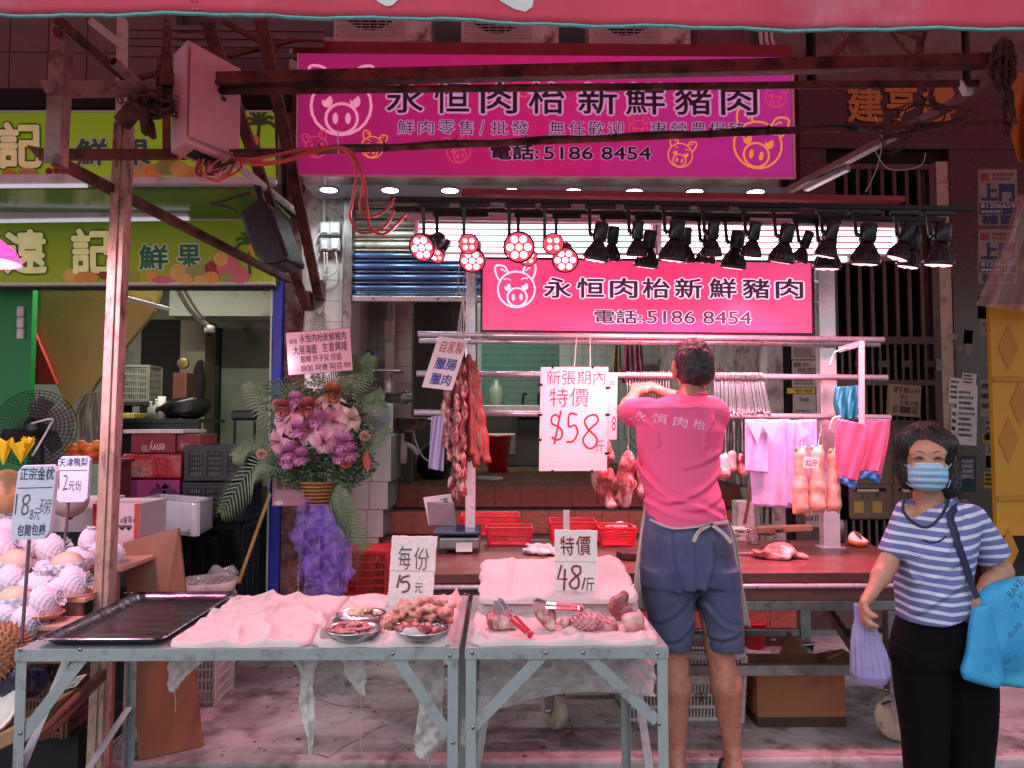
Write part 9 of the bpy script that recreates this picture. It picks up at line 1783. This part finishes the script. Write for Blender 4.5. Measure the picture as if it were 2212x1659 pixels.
tf_=U([loft([ws(1318,1952,2084,E_,.118),ws(1380,1940,2124,E_+.01,.135),ws(1430,1941,2142,E_+.01,.135)],2.4),loft([ws(1400,1941,2052,E_+.01,.125),ws(1500,1943,2048,E_+.01,.105),ws(1600,1957,2044,E_+.01,.09),(.06,P(2006,1650,E_).x,E_+.02,.068,.085)],2.3),loft([ws(1400,2036,2146,E_+.01,.125),ws(1500,2040,2148,E_+.01,.105),ws(1600,2048,2144,E_+.01,.09),(.06,P(2092,1650,E_).x,E_+.02,.072,.085)],2.3)],.02)
sdf('trousers',wob(tf_,.003,22,5,(1,1,.5)),(hd.x-.22,E_-.2,.05),(hd.x+.36,E_+.2,.86),.007,mTro,wo)
for xx in(1992,2094):c=P(xx,1650,E_);q=B();q.ball((c.x,E_-.06,.035),.05,12,(.9,2.2,.7));q.build('shoe',mBlack,wo,smooth=True)
mBag=M('lilac_plastic_bag','#a79ac8',.3,var=.1,sc_=8,bump=.6,bs=26,transl=.3,alpha=.93)
bp_=[P(x,y,2.8)for x,y in((1846,1322),(1876,1318),(1900,1390),(1922,1458),(1912,1480),(1878,1487),(1846,1476),(1840,1450),(1845,1390))]
hull=[(p.x,p.z)for p in bp_]
bf=U([loft([(P(1862,1306,2.8).z,P(1860,1306,2.8).x,2.79,.022,.018),(P(1862,1330,2.8).z,P(1862,1330,2.8).x,2.795,.024,.02),(P(0,1370,2.8).z,P(1868,1370,2.8).x,2.8,.04,.03),(P(0,1430,2.8).z,P(1878,1430,2.8).x,2.8,.061,.05),(P(0,1465,2.8).z,P(1880,1465,2.8).x,2.8,.068,.06),(P(0,1486,2.8).z,P(1880,1486,2.8).x,2.8,.056,.045)],2.2)],.01)
def bagf(x,y,z):a=np.arctan2(y-2.8,x-P(1872,1400,2.8).x);return bf(x,y,z)+.0045*np.sin(a*15+z*10)*np.clip((z-P(0,1480,2.8).z)*12,.1,1)
tag(sdf('plastic_bag',wob(bagf,.0025,45,2),(P(1820,1400,2.8).x,2.7,.42),(P(1945,1400,2.8).x,2.9,.85),.0042,mBag),'lilac plastic shopping bag hanging from the hand of the woman','bag')
tt=thing('tote_bag','bright blue cloth tote bag with black print hanging from the shoulder of the woman','bag',P(2150,1480,2.82));mTote=M('blue_tote','#2f8fc0',.7,var=.12,sc_=5,bump=.3,bs=160,dirt_or_wash='#3fa8c4',ds=5,dt=.55)
pf=[(P(x,y,2.8).x,P(x,y,2.8).z)for x,y in((2112,1284),(2160,1262),(2250,1240),(2262,1470),(2200,1486),(2150,1484),(2084,1462),(2078,1440))]
to=sdf('bag_body',wob(wob(slab(pf,2.8,.045,.03,.02),.009,20,4),.003,60,8,(1,1,.5)),(P(2060,1300,2.8).x,2.68,.45),(P(2290,1300,2.8).x,2.93,.97),.006,mTote,tt)
p2=[(P(x,y,2.74).x,P(x,y,2.74).z)for x,y in((2100,1310),(2136,1300),(2168,1470),(2150,1484),(2082,1464),(2076,1448))]
sdf('bag_fold',wob(slab(p2,2.74,.02,.015,.012),.004,30,6),(P(2060,1300,2.74).x,2.68,.45),(P(2190,1300,2.74).x,2.80,.92),.006,mTote,tt)
tt_b=bvh(to);mTi=M('dark_print','#16303f',.7,bump=0)
for s_,x0,y0,x1,y1,r_ in(('EARE',2172,1262,2214,1278,52),('冷',2184,1300,2202,1318,48),('衫',2198,1278,2214,1294,48),('成人用品',2172,1354,2212,1366,50),('12241132',2164,1420,2198,1430,22)):stick_text(tt_b,s_,x0,y0,x1,y1,mTi,to,off=.0,rot=r_,d0=2.5)
q=B();cc=[near(2104,1086,E_+.03,.004),near(2090,1078,E_-.02,.005)]+[near(x,y,E_-.14,.011)for x,y in((2072,1092),(2063,1115),(2064,1150),(2072,1190),(2086,1230))]+[P(2098,1262,2.75),P(2112,1292,2.742)];cc=crv(cc,5);n=len(cc);v_=[]
for i in range(n):d_=(cc[min(n-1,i+1)]-cc[max(0,i-1)]).normalized();h_=tbs.find_nearest(cc[i])[1];h_=Vector((h_.x*.6,min(h_.y,-.3),h_.z*.5+(.5 if i<5 else 0))).normalized();s_=d_.cross(h_).normalized()*.0125;v_+=[cc[i]-s_,cc[i]+s_]
q.add(v_,[(2*i,2*i+1,2*i+3,2*i+2)for i in range(n-1)])
q.build('shoulder_strap',mNav,tt,solid=.003,smooth=True)
